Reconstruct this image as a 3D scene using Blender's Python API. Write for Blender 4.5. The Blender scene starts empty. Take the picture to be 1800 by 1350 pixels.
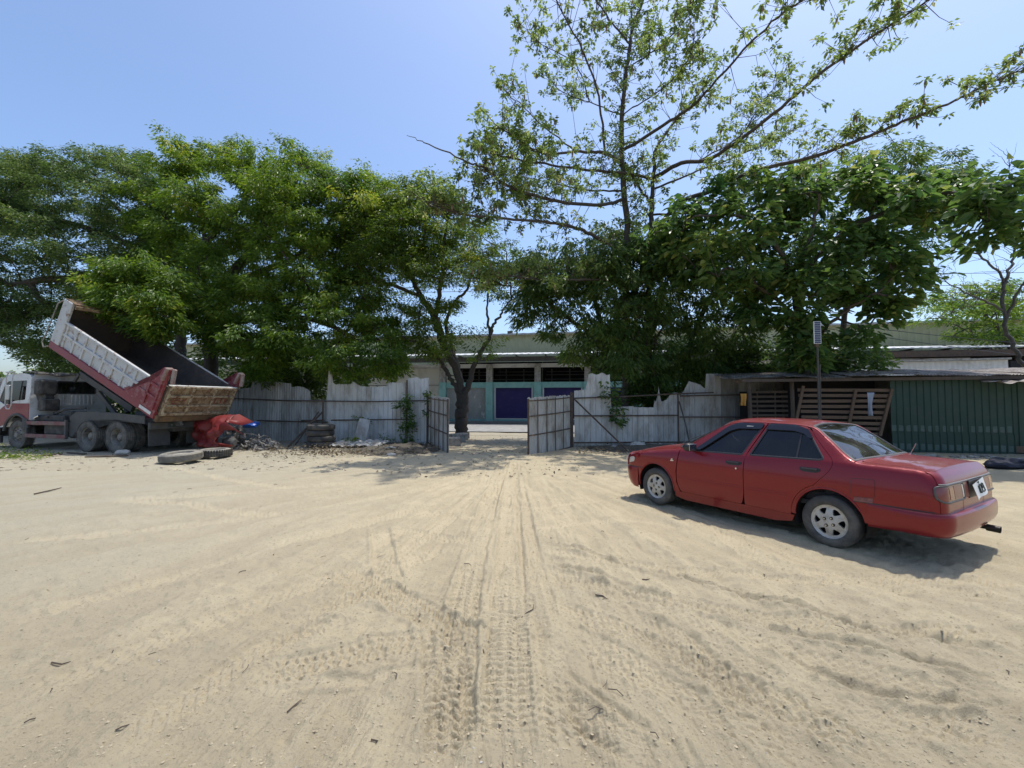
import bpy, bmesh, math, random
import numpy as np
from mathutils import Vector, Matrix
from mathutils.geometry import delaunay_2d_cdt
R = math.radians
rnd = random.Random(7)
SC = bpy.context.scene
COL = SC.collection

# ------------------------------------------------------------ camera, sky, sun
F_PX, PITCH, EYE = 780.0, 0.040, 1.63
cam_d = bpy.data.cameras.new('camera')
cam_d.sensor_width = 36.0
cam_d.lens = F_PX / 1800 * 36
cam_d.clip_start = 0.05
cam_d.clip_end = 3000
cam = bpy.data.objects.new('camera', cam_d)
COL.objects.link(cam)
cam.location = (0, 0, EYE)
cam.rotation_euler = (math.pi / 2 + PITCH, 0, 0)
SC.camera = cam

SUN_EL, SUN_AZ = R(73), math.atan2(.80, .60)
world = bpy.data.worlds.new('World')
SC.world = world
world.use_nodes = True
wn = world.node_tree.nodes
sky = wn.new('ShaderNodeTexSky')
sky.sky_type = 'NISHITA'
sky.sun_disc = False
sky.sun_elevation = SUN_EL
sky.sun_rotation = SUN_AZ
sky.air_density = 1.0
sky.dust_density = 2.2
sky.ozone_density = 5.5
bgn = wn['Background']
bgn.inputs[1].default_value = 0.15
world.node_tree.links.new(sky.outputs[0], bgn.inputs[0])
sun_d = bpy.data.lights.new('sun', 'SUN')
sun_d.energy = 2.7
sun_d.angle = R(0.53)
sun_d.color = (1.0, .955, .88)
sun = bpy.data.objects.new('sun', sun_d)
COL.objects.link(sun)
sdir = Vector((math.sin(SUN_AZ) * math.cos(SUN_EL), math.cos(SUN_AZ) * math.cos(SUN_EL), math.sin(SUN_EL)))
sun.rotation_euler = sdir.to_track_quat('Z', 'Y').to_euler()
sun.location = (0, 0, 60)
SC.view_settings.view_transform = 'Standard'
SC.view_settings.look = 'None'
SC.view_settings.exposure = 0.60
SC.view_settings.gamma = 1.0
SC.cycles.max_bounces = 8
SC.cycles.transparent_max_bounces = 12

# ------------------------------------------------------------ helpers
def W(px, py, Y):
    """world point of a feature seen at photo pixel (px,py) standing at distance Y"""
    a = (px - 900) / F_PX; b = (675 - py) / F_PX
    cp, sp = math.cos(PITCH), math.sin(PITCH)
    d = (a, cp - b * sp, sp + b * cp)
    t = Y / d[1]
    return Vector((d[0] * t, Y, EYE + d[2] * t))

def link(o, parent=None):
    COL.objects.link(o)
    if parent: o.parent = parent
    return o

def tag(o, label=None, cat=None, group=None, kind=None):
    if label: o['label'] = label
    if cat: o['category'] = cat
    if group: o['group'] = group
    if kind: o['kind'] = kind
    return o

def empty(name, loc=(0, 0, 0), rz=0, label=None, cat=None, group=None):
    o = bpy.data.objects.new(name, None)
    o.empty_display_size = .2
    link(o); o.location = loc; o.rotation_euler = (0, 0, rz)
    return tag(o, label, cat, group)

def npmesh(name, V, Fs, mat=None, smooth=False, attrs=None, normals=None):
    """V (n,3) array; Fs: (m,k) int array or list of such arrays"""
    V = np.asarray(V, dtype=np.float32)
    if isinstance(Fs, np.ndarray): Fs = [Fs]
    Fs = [np.asarray(f, dtype=np.int32) for f in Fs if len(f)]
    me = bpy.data.meshes.new(name)
    me.vertices.add(len(V)); me.vertices.foreach_set('co', V.ravel())
    loops = np.concatenate([f.ravel() for f in Fs])
    tot = np.concatenate([np.full(len(f), f.shape[1], np.int32) for f in Fs])
    start = np.concatenate([[0], np.cumsum(tot)[:-1]]).astype(np.int32)
    me.loops.add(len(loops)); me.loops.foreach_set('vertex_index', loops)
    me.polygons.add(len(tot)); me.polygons.foreach_set('loop_start', start)
    me.polygons.foreach_set('loop_total', tot)
    me.polygons.foreach_set('use_smooth', np.full(len(tot), smooth))
    if attrs:
        for k, v in attrs.items():
            a = me.attributes.new(k, 'FLOAT', 'POINT')
            a.data.foreach_set('value', np.asarray(v, dtype=np.float32))
    me.update(calc_edges=True)
    me.validate()
    if normals is not None and len(me.vertices) == len(V):
        me.normals_split_custom_set_from_vertices([tuple(n) for n in normals])
    if mat: me.materials.append(mat)
    return me

class MB:
    """collects shapes, then links them as ONE mesh object"""
    def __init__(s): s.V = []; s.F = {3: [], 4: []}; s.n = 0; s.NG = []
    def add(s, V, F):
        V = np.asarray(V, float)
        for f in F:
            k = len(f)
            g = [i + s.n for i in f]
            if k in (3, 4): s.F[k].append(g)
            else:
                for i in range(1, k - 1): s.F[3].append([g[0], g[i], g[i + 1]])
        s.V.append(V); s.n += len(V)
        return s
    def box(s, c, size, rot=None, bev=0.0):
        x, y, z = [a / 2 for a in size]
        if bev > 0:
            b = min(bev, x * .45, y * .45, z * .45)
            V = []
            for sx in (-1, 1):
                for sy in (-1, 1):
                    for sz in (-1, 1):
                        V += [(sx * (x - b), sy * (y - b), sz * z), (sx * (x - b), sy * y, sz * (z - b)), (sx * x, sy * (y - b), sz * (z - b))]
            bm = bmesh.new()
            vs = [bm.verts.new(v) for v in V]
            r = bmesh.ops.convex_hull(bm, input=vs)
            bm.verts.ensure_lookup_table(); bm.verts.index_update()
            V = [tuple(v.co) for v in bm.verts]; F = [[v.index for v in f.verts] for f in bm.faces]
            bm.free()
        else:
            V = [(sx * x, sy * y, sz * z) for sx in (-1, 1) for sy in (-1, 1) for sz in (-1, 1)]
            F = [(0, 1, 3, 2), (4, 6, 7, 5), (0, 4, 5, 1), (2, 3, 7, 6), (0, 2, 6, 4), (1, 5, 7, 3)]
        V = np.array(V)
        if rot is not None:
            M = rot if isinstance(rot, Matrix) else Matrix.Rotation(rot, 3, 'Z')
            V = V @ np.array(M.to_3x3()).T
        return s.add(V + np.array(c), F)
    def bar(s, p, q, w, h=None, up=(0, 0, 1)):
        """rectangular bar from p to q"""
        p = Vector(p); q = Vector(q); h = h or w
        d = (q - p); L = d.length; d.normalize()
        u = Vector(up)
        if abs(d.dot(u)) > .98: u = Vector((1, 0, 0))
        a = d.cross(u).normalized(); b = a.cross(d).normalized()
        V = [p + a * sx * w / 2 + b * sz * h / 2 + d * t for t in (0, L) for sx, sz in ((-1, -1), (1, -1), (1, 1), (-1, 1))]
        return s.add([tuple(v) for v in V], [(3, 2, 1, 0), (4, 5, 6, 7), (0, 1, 5, 4), (1, 2, 6, 5), (2, 3, 7, 6), (3, 0, 4, 7)])
    def tube(s, pts, rad, n=8, caps=True):
        pts = [Vector(p) for p in pts]
        if not hasattr(rad, '__len__'): rad = [rad] * len(pts)
        a = None; V = []; F = []
        for i, p in enumerate(pts):
            d = (pts[min(i + 1, len(pts) - 1)] - pts[max(i - 1, 0)])
            if d.length < 1e-9: d = Vector((0, 0, 1))
            d.normalize()
            if a is None:
                u = Vector((0, 0, 1)) if abs(d.z) < .9 else Vector((1, 0, 0))
                a = d.cross(u).normalized()
            else:
                a = (a - d * a.dot(d))
                if a.length < 1e-6: a = d.orthogonal()
                a.normalize()
            b = d.cross(a)
            for k in range(n):
                t = 2 * math.pi * k / n
                V.append(tuple(p + (a * math.cos(t) + b * math.sin(t)) * rad[i]))
        for i in range(len(pts) - 1):
            for k in range(n):
                F.append((i * n + k, i * n + (k + 1) % n, (i + 1) * n + (k + 1) % n, (i + 1) * n + k))
        if caps:
            F.append(list(range(n))[::-1]); F.append([(len(pts) - 1) * n + k for k in range(n)])
        return s.add(V, F)
    def lathe(s, prof, n=24, axis='y', c=(0, 0, 0)):
        """prof: list of (r, h) revolved about the axis"""
        V = []; F = []
        for r, h in prof:
            for k in range(n):
                t = 2 * math.pi * k / n
                x, z = r * math.cos(t), r * math.sin(t)
                V.append({'y': (x, h, z), 'z': (x, z, h), 'x': (h, x, z)}[axis])
        m = len(prof)
        for i in range(m - 1):
            for k in range(n):
                F.append((i * n + k, i * n + (k + 1) % n, (i + 1) * n + (k + 1) % n, (i + 1) * n + k))
        return s.add(np.array(V) + np.array(c), F)
    def poly(s, P, n, t):
        """flat polygon P (3d pts) thickened by t along n"""
        n = np.array(Vector(n).normalized()); P = np.array([tuple(p) for p in P]); k = len(P)
        return s.add(np.vstack([P - n * t / 2, P + n * t / 2]), [list(range(k))[::-1], list(range(k, 2 * k))] + [(i, (i + 1) % k, k + (i + 1) % k, k + i) for i in range(k)])
    def build(s, name, mat=None, parent=None, smooth=False, angle=None):
        V = np.vstack(s.V)
        Fs = [np.array(s.F[k], np.int32) for k in (3, 4) if s.F[k]]
        me = npmesh(name, V, Fs, mat, smooth)
        o = link(bpy.data.objects.new(name, me), parent)
        bm = bmesh.new(); bm.from_mesh(me); bmesh.ops.recalc_face_normals(bm, faces=bm.faces); bm.to_mesh(me); bm.free()
        if angle:
            me.polygons.foreach_set('use_smooth', np.full(len(me.polygons), True))
            me.set_sharp_from_angle(angle=R(angle))
        return o

def dup(o, parent=None, **kw):
    c = o.copy(); COL.objects.link(c)
    if parent is not None: c.parent = parent
    for ch in list(o.children): dup(ch, c)
    for k, v in kw.items(): c[k] = v
    return c

# --- numpy value noise
def _hash(ix, iy, seed):
    h = (ix.astype(np.int64) * 374761393 + iy.astype(np.int64) * 668265263 + seed * 1442695041) & 0xffffffff
    h = ((h ^ (h >> 13)) * 1274126177) & 0xffffffff
    return ((h ^ (h >> 16)) & 0xffff) / 65535.0
def vnoise(x, y, seed=0):
    ix = np.floor(x); iy = np.floor(y); fx = x - ix; fy = y - iy
    fx = fx * fx * (3 - 2 * fx); fy = fy * fy * (3 - 2 * fy)
    a = _hash(ix, iy, seed); b = _hash(ix + 1, iy, seed); c = _hash(ix, iy + 1, seed); d = _hash(ix + 1, iy + 1, seed)
    return (a + (b - a) * fx) * (1 - fy) + (c + (d - c) * fx) * fy - .5
def fbm(x, y, oct=4, seed=0, gain=.5):
    r = 0; a = 1.0
    for i in range(oct):
        r = r + a * vnoise(x, y, seed + i * 17); x = x * 2.03 + 11.3; y = y * 2.03 + 5.7; a *= gain
    return r

# --- materials
def mat(name, base=(.5, .5, .5), rough=.6, metal=0.0, spec=.5, coat=0.0, var=None, scale=3.0, bump=0.0, bscale=40.0, dirt=None, dscale=2.0, dlim=(.45, .65), coords='Object', trans=0.0, stretch=(1, 1, 1)):
    m = bpy.data.materials.new(name); m.use_nodes = True
    nt = m.node_tree; N = nt.nodes; L = nt.links
    p = N['Principled BSDF']
    p.inputs['Base Color'].default_value = (*base, 1)
    p.inputs['Roughness'].default_value = rough
    p.inputs['Metallic'].default_value = metal
    p.inputs['Specular IOR Level'].default_value = spec
    p.inputs['Coat Weight'].default_value = coat
    p.inputs['Coat Roughness'].default_value = .12
    tc = N.new('ShaderNodeTexCoord'); mp = N.new('ShaderNodeMapping'); mp.inputs[3].default_value = stretch
    L.new(tc.outputs[coords], mp.inputs[0])
    out = None
    if var:
        n = N.new('ShaderNodeTexNoise'); n.inputs['Scale'].default_value = scale; n.inputs['Detail'].default_value = 8; n.inputs['Roughness'].default_value = .65
        L.new(mp.outputs[0], n.inputs[0])
        cr = N.new('ShaderNodeValToRGB'); cr.color_ramp.elements[0].position = .32; cr.color_ramp.elements[1].position = .68
        cr.color_ramp.elements[0].color = (*base, 1); cr.color_ramp.elements[1].color = (*var, 1)
        L.new(n.outputs[0], cr.inputs[0]); out = cr.outputs[0]
    if dirt:
        n2 = N.new('ShaderNodeTexNoise'); n2.inputs['Scale'].default_value = dscale; n2.inputs['Detail'].default_value = 10; n2.inputs['Roughness'].default_value = .7
        L.new(mp.outputs[0], n2.inputs[0])
        mr = N.new('ShaderNodeMapRange'); mr.inputs[1].default_value = dlim[0]; mr.inputs[2].default_value = dlim[1]
        L.new(n2.outputs[0], mr.inputs[0])
        mx = N.new('ShaderNodeMix'); mx.data_type = 'RGBA'
        L.new(mr.outputs[0], mx.inputs[0]); mx.inputs[7].default_value = (*dirt, 1)
        if out: L.new(out, mx.inputs[6])
        else: mx.inputs[6].default_value = (*base, 1)
        out = mx.outputs[2]
        L.new(mr.outputs[0], p.inputs['Roughness']) if False else None
    if out: L.new(out, p.inputs['Base Color'])
    if bump:
        nb = N.new('ShaderNodeTexNoise'); nb.inputs['Scale'].default_value = bscale; nb.inputs['Detail'].default_value = 6
        L.new(mp.outputs[0], nb.inputs[0])
        b = N.new('ShaderNodeBump'); b.inputs['Strength'].default_value = bump; b.inputs['Distance'].default_value = .02
        L.new(nb.outputs[0], b.inputs['Height']); L.new(b.outputs[0], p.inputs['Normal'])
    return m

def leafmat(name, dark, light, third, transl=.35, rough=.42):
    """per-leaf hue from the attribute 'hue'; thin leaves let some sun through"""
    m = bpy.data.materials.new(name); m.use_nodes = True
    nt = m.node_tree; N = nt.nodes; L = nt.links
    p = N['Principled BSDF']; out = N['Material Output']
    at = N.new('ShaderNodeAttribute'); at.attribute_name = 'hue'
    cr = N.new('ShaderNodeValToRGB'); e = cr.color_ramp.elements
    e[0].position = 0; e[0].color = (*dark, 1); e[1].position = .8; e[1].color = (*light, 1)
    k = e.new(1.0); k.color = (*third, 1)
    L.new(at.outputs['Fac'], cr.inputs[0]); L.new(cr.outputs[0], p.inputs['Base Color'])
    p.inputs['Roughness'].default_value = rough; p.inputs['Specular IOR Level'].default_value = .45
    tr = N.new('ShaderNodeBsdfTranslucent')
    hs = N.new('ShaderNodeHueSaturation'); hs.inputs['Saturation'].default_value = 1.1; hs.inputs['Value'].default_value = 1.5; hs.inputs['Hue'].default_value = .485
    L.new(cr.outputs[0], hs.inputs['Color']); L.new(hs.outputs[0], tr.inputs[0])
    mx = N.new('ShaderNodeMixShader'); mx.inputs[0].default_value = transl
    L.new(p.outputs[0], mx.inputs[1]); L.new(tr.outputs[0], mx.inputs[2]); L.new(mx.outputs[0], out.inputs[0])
    return m

M = {}
M['bark'] = mat('bark', (.045, .037, .03), .9, var=(.09, .075, .06), scale=6, bump=.8, bscale=14, stretch=(3, 3, .8))
M['barkgrey'] = mat('bark_grey', (.09, .085, .075), .85, var=(.05, .045, .04), scale=5, bump=.5, bscale=16, stretch=(2, 2, 1))
M['rubber'] = mat('rubber', (.022, .022, .022), .8, var=(.05, .047, .042), scale=5, dirt=(.14, .125, .10), dscale=3, dlim=(.42, .75), bump=.2)
M['rubberdust'] = mat('rubber_dusty', (.06, .058, .052), .9, var=(.12, .115, .10), scale=4, dirt=(.20, .18, .145), dscale=5, dlim=(.45, .7), bump=.3)
M['black'] = mat('black_plastic', (.018, .018, .02), .45)
M['dark'] = mat('dark_void', (.010, .010, .011), .9)  # near-black colour stands in for shade in gaps, holes and interiors
M['chrome'] = mat('chrome', (.6, .6, .6), .22, metal=1)
M['rust'] = mat('rusty_pipe', (.055, .045, .04), .85, var=(.13, .085, .055), scale=8, bump=.3)
M['concrete'] = mat('concrete', (.30, .29, .26), .9, var=(.40, .385, .35), scale=3, dirt=(.16, .15, .13), dscale=5, bump=.4)
# ------------------------------------------------------------ ground with tyre tracks
def G(px, py):
    a = (px - 900) / F_PX; b = (675 - py) / F_PX
    cp, sp = math.cos(PITCH), math.sin(PITCH)
    dz = sp + b * cp; t = -EYE / dz
    return (a * t, (cp - b * sp) * t)

def catmull(P, k=6):
    P = [np.array(p, float) for p in P]; P = [2 * P[0] - P[1]] + P + [2 * P[-1] - P[-2]]
    out = []
    for i in range(1, len(P) - 2):
        for j in range(k):
            t = j / k
            out.append(.5 * ((2 * P[i]) + (-P[i - 1] + P[i + 1]) * t + (2 * P[i - 1] - 5 * P[i] + 4 * P[i + 1] - P[i + 2]) * t * t + (-P[i - 1] + 3 * P[i] - 3 * P[i + 1] + P[i + 2]) * t ** 3))
    out.append(P[-2]); return np.array(out)

# (photo pixels of the track's middle line, width m, depth m, tread pitch m, tread height, zigzag)
TRK = [
    ([(905, 812), (915, 870), (925, 935), (938, 1005), (955, 1090), (975, 1200), (1000, 1345)], .24, .012, .065, .018, .5),
    ([(945, 1010), (1060, 1036), (1200, 1066), (1380, 1092), (1560, 1110), (1800, 1130)], .24, .012, .07, .018, .8),
    ([(960, 1060), (1080, 1105), (1220, 1165), (1360, 1230), (1480, 1290), (1580, 1348)], .24, .012, .07, .018, .8),
    ([(1060, 860), (1200, 905), (1340, 985), (1460, 1012), (1620, 1022), (1800, 1030)], .22, .010, .07, .014, .7),
    ([(888, 812), (866, 870), (845, 935), (828, 1005), (812, 1090), (800, 1200), (790, 1345)], .26, .018, .075, .026, .35),
    ([(900, 812), (899, 870), (898, 935), (896, 1005), (893, 1090), (892, 1200), (888, 1345)], .30, .014, .060, .022, .25),
    ([(868, 812), (852, 850), (800, 900), (740, 950), (690, 985), (560, 1020), (420, 1075), (200, 1160), (0, 1240)], .24, .012, .09, .012, .5),
    ([(590, 1000), (640, 1025), (720, 1065), (800, 1105), (862, 1140)], .30, .014, .055, .024, .8),
    ([(530, 1075), (600, 1058), (680, 1045), (740, 1040)], .30, .012, .06, .026, -.9),
    ([(668, 925), (675, 980), (690, 1030)], .24, .015, .07, .018, .3),
    ([(690, 930), (760, 942), (850, 952)], .28, .016, .06, .018, .7),
    ([(945, 962), (1050, 985), (1180, 1003), (1300, 1012), (1420, 1022), (1600, 1036), (1800, 1060)], .22, .014, .065, .016, .8),
    ([(950, 985), (1040, 1010), (1125, 1042), (1240, 1075), (1350, 1106), (1480, 1132), (1600, 1158), (1800, 1210)], .08, .026, .2, .006, .2),
    ([(945, 955), (1020, 968), (1100, 995), (1200, 1018), (1300, 1046), (1400, 1070), (1500, 1100), (1650, 1128), (1800, 1165)], .09, .028, .2, .006, .2),
    ([(955, 1000), (1040, 1028), (1120, 1060), (1240, 1100), (1360, 1135), (1500, 1175), (1800, 1255)], .22, .010, .07, .012, .7),
    ([(985, 1165), (1040, 1215), (1100, 1262), (1170, 1303), (1240, 1345)], .06, .016, .2, .006, .2),
    ([(975, 1215), (1010, 1260), (1060, 1300), (1120, 1345)], .06, .014, .2, .006, .2),
    ([(960, 1190), (1020, 1250), (1090, 1300), (1160, 1348)], .20, .006, .06, .010, .8),
    ([(1100, 1085), (1200, 1130), (1260, 1190), (1310, 1240), (1385, 1262)], .24, .012, .07, .014, .9),
    ([(1210, 1110), (1290, 1160), (1380, 1215), (1480, 1248), (1600, 1270), (1800, 1290)], .24, .012, .075, .014, .8),
    ([(1330, 1120), (1400, 1165), (1500, 1205), (1620, 1232), (1800, 1240)], .10, .022, .2, .006, .2),
    ([(1020, 1120), (1120, 1180), (1230, 1240), (1350, 1300), (1450, 1348)], .26, .010, .08, .014, .7),
    ([(852, 830), (760, 855), (640, 880), (480, 905), (300, 925), (100, 945), (0, 955)], .26, .010, .08, .008, .5),
    ([(840, 822), (700, 842), (560, 855), (400, 868), (200, 880)], .26, .010, .08, .008, .5),
    ([(856, 850), (740, 890), (600, 930), (430, 975), (200, 1040), (0, 1095)], .26, .012, .08, .010, .5),
    ([(780, 960), (640, 1030), (520, 1100), (380, 1190), (180, 1330)], .24, .012, .08, .012, .6),
    ([(430, 1180), (560, 1165), (690, 1130), (780, 1125)], .28, .010, .06, .018, .6),
    ([(480, 1200), (600, 1195), (720, 1175), (800, 1160)], .10, .011, .2, .006, .2),
    ([(735, 1060), (770, 1100), (780, 1150), (790, 1240), (800, 1345)], .30, .012, .065, .018, .5),
    ([(480, 1270), (500, 1300), (515, 1348)], .06, .012, .2, .006, .1),
    ([(300, 820), (420, 845), (520, 860)], .26, .012, .07, .010, .6),
    ([(200, 880), (320, 885), (420, 900), (520, 905)], .28, .012, .07, .012, .6),
    ([(620, 1110), (560, 1105), (500, 1120), (440, 1140)], .25, .012, .06, .016, .7),
    ([(905, 905), (960, 890), (1040, 880), (1100, 878)], .22, .01, .07, .012, .6),
    ([(905, 940), (980, 925), (1080, 915), (1200, 925), (1330, 975)], .22, .01, .07, .010, .6),
    ([(720, 900), (800, 905), (860, 912)], .26, .012, .06, .014, .7),
]

def ground_height(x, y):
    """height of the yard surface at world x,y (arrays)"""
    r = np.hypot(x, y)
    h = .035 * fbm(x * .25, y * .25, 3, 5) + .03 * fbm(x * .8, y * .8, 3, 9)
    # yard banks up a little toward the fence and along the left side
    h = h * np.clip(1.3 - r / 60, .3, 1)
    near = np.clip(1.2 - r / 14, 0, 1)
    # swept streaks that fan out of the gate
    gx, gy = x - .2, y - 12.5
    ang = np.arctan2(gx, -gy); rad = np.hypot(gx, gy)
    st = fbm(ang * 26, rad * .55, 4, 31)
    st2 = fbm(ang * 80, rad * 1.6, 3, 41)
    st3 = fbm(ang * 230, rad * 5.0, 3, 43)
    def terr(n, k, sh=5.0):
        q = n * k; f = q - np.floor(q); return (np.floor(q) + np.clip((f - .5) * sh + .5, 0, 1)) / k
    wx = x + .10 * vnoise(x * 3, y * 3, 91); wy = y + .10 * vnoise(x * 3, y * 3, 92)
    fl1 = terr(fbm(ang * 34 + wx * 1.5, rad * 1.9 + wy * 1.2, 4, 93, .6), 7); fl2 = terr(fbm(wx * 7.0, wy * 11.0, 3, 95, .6), 6)
    patch = np.clip(.5 + 2.2 * vnoise(x * .55, y * .55, 97), 0, 1)
    h = h + (.032 * fl1 * (1 - .6 * patch) + .024 * fl2 * patch) * np.clip(1.25 - r / 17, 0, 1)
    h = h + .012 * np.abs(st3) * np.clip(1.3 - r / 12, 0, 1) * np.clip(.3 + 1.5 * vnoise(x * .7, y * .7, 47) + .5, 0, 1)
    h = h + (.040 * st + .018 * st2) * np.clip(rad / 4, 0, 1) * np.clip(1.4 - r / 22, 0, 1)
    # small clods, crumbs and footprints
    cl = fbm(x * 9, y * 9, 4, 51)
    h = h + .020 * cl * near + .007 * np.abs(fbm(x * 30, y * 30, 2, 57)) * np.clip(1.2 - r / 7, 0, 1) + .010 * np.maximum(0, vnoise(x * 22, y * 22, 61) - .12) * np.clip(1.2 - r / 9, 0, 1)
    comp = np.zeros_like(x); damp = np.zeros_like(x)
    for ti, (pts, w, dep, pitch, th, zz) in enumerate(TRK):
        P = catmull([G(*p) for p in pts], 7)
        S = np.concatenate([[0], np.cumsum(np.linalg.norm(np.diff(P, axis=0), axis=1))])
        mn = P.min(0) - w; mx = P.max(0) + w
        idx = np.where((x > mn[0]) & (x < mx[0]) & (y > mn[1]) & (y < mx[1]))[0]
        if not len(idx): continue
        xx = x[idx]; yy = y[idx]
        best = np.full(len(idx), 1e9); u = np.zeros(len(idx)); s = np.zeros(len(idx))
        for i in range(len(P) - 1):
            a = P[i]; d = P[i + 1] - a; L = np.hypot(*d)
            if L < 1e-6: continue
            d = d / L
            t = np.clip((xx - a[0]) * d[0] + (yy - a[1]) * d[1], 0, L)
            ex = xx - a[0] - d[0] * t; ey = yy - a[1] - d[1] * t
            dd = np.hypot(ex, ey)
            m = dd < best
            best[m] = dd[m]; s[m] = S[i] + t[m]; u[m] = (ex * -d[1] + ey * d[0])[m]
        wob = .012 * fbm(s * 7, s * 0 + ti, 3, 71)
        u = u + wob; au = np.abs(u); hw = w / 2
        fade = np.clip(.68 + 1.9 * (vnoise(s * 1.1, u * 2 + ti * 5, 81) + .5) - .35, 0, 1) * np.clip(s / .25, 0, 1) * np.clip((S[-1] - s) / .25, 0, 1)
        inside = np.clip((hw - au) / .018, 0, 1)
        berm = np.exp(-((au - hw - .02) / .022) ** 2)
        ph = (s + zz * np.abs(((u / hw * 1.5) % 1.0) - .5) * pitch * 2) / pitch
        tr = np.clip(np.sin(2 * math.pi * ph) * 3.2, -1, 1)
        lugs = np.clip(np.sin(2 * math.pi * u / .065) * 3, -1, 1); berm = berm * (.45 + 1.6 * np.abs(vnoise(s * 9, u * 14 + ti, 83)) + .5 * (vnoise(s * 25, u * 30, 84) > .1))
        h[idx] += fade * (-dep * 1.15 * inside + berm * dep * .9 + inside * th * .62 * tr * (.7 + .3 * lugs))
        comp[idx] = np.maximum(comp[idx], fade * inside)
    return h, comp, np.clip(.6 + .7 * st + .9 * fl1 + .5 * fl2 * patch, 0, 1)

# one sheet: rings about the viewer, fine in the yard, coarse toward the horizon
az = np.concatenate([np.linspace(-58, 58, 1150), np.linspace(58, 302, 60)[1:-1]])
az = np.radians(az)
rr = 1 / np.linspace(1 / 1.15, 1 / 26, 760)
rr = np.concatenate([[0.35, .8], rr, np.geomspace(28, 700, 40)])
A, RR = np.meshgrid(az, rr)
gx = (RR * np.sin(A)).ravel(); gy = (RR * np.cos(A)).ravel()
gh, gcomp, gst = ground_height(gx, gy)
# car and truck stand flat: even the yard out beneath their wheels
na, nr = len(az), len(rr)
gh = gh * np.clip((60 - np.hypot(gx, gy)) / 20, 0, 1)
# verge beyond the fence drops to the street
idx = np.arange(na * nr).reshape(nr, na)
a0 = idx[:-1, :]; b0 = idx[1:, :]
q = np.stack([a0, b0, np.roll(b0, -1, 1), np.roll(a0, -1, 1)], -1).reshape(-1, 4)
V = np.stack([gx, gy, gh], 1)
V = np.vstack([V, [[0, 0, float(gh[:na].mean())]]])
cf = np.stack([np.full(na, na * nr), idx[0], np.roll(idx[0], -1)], 1)

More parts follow.
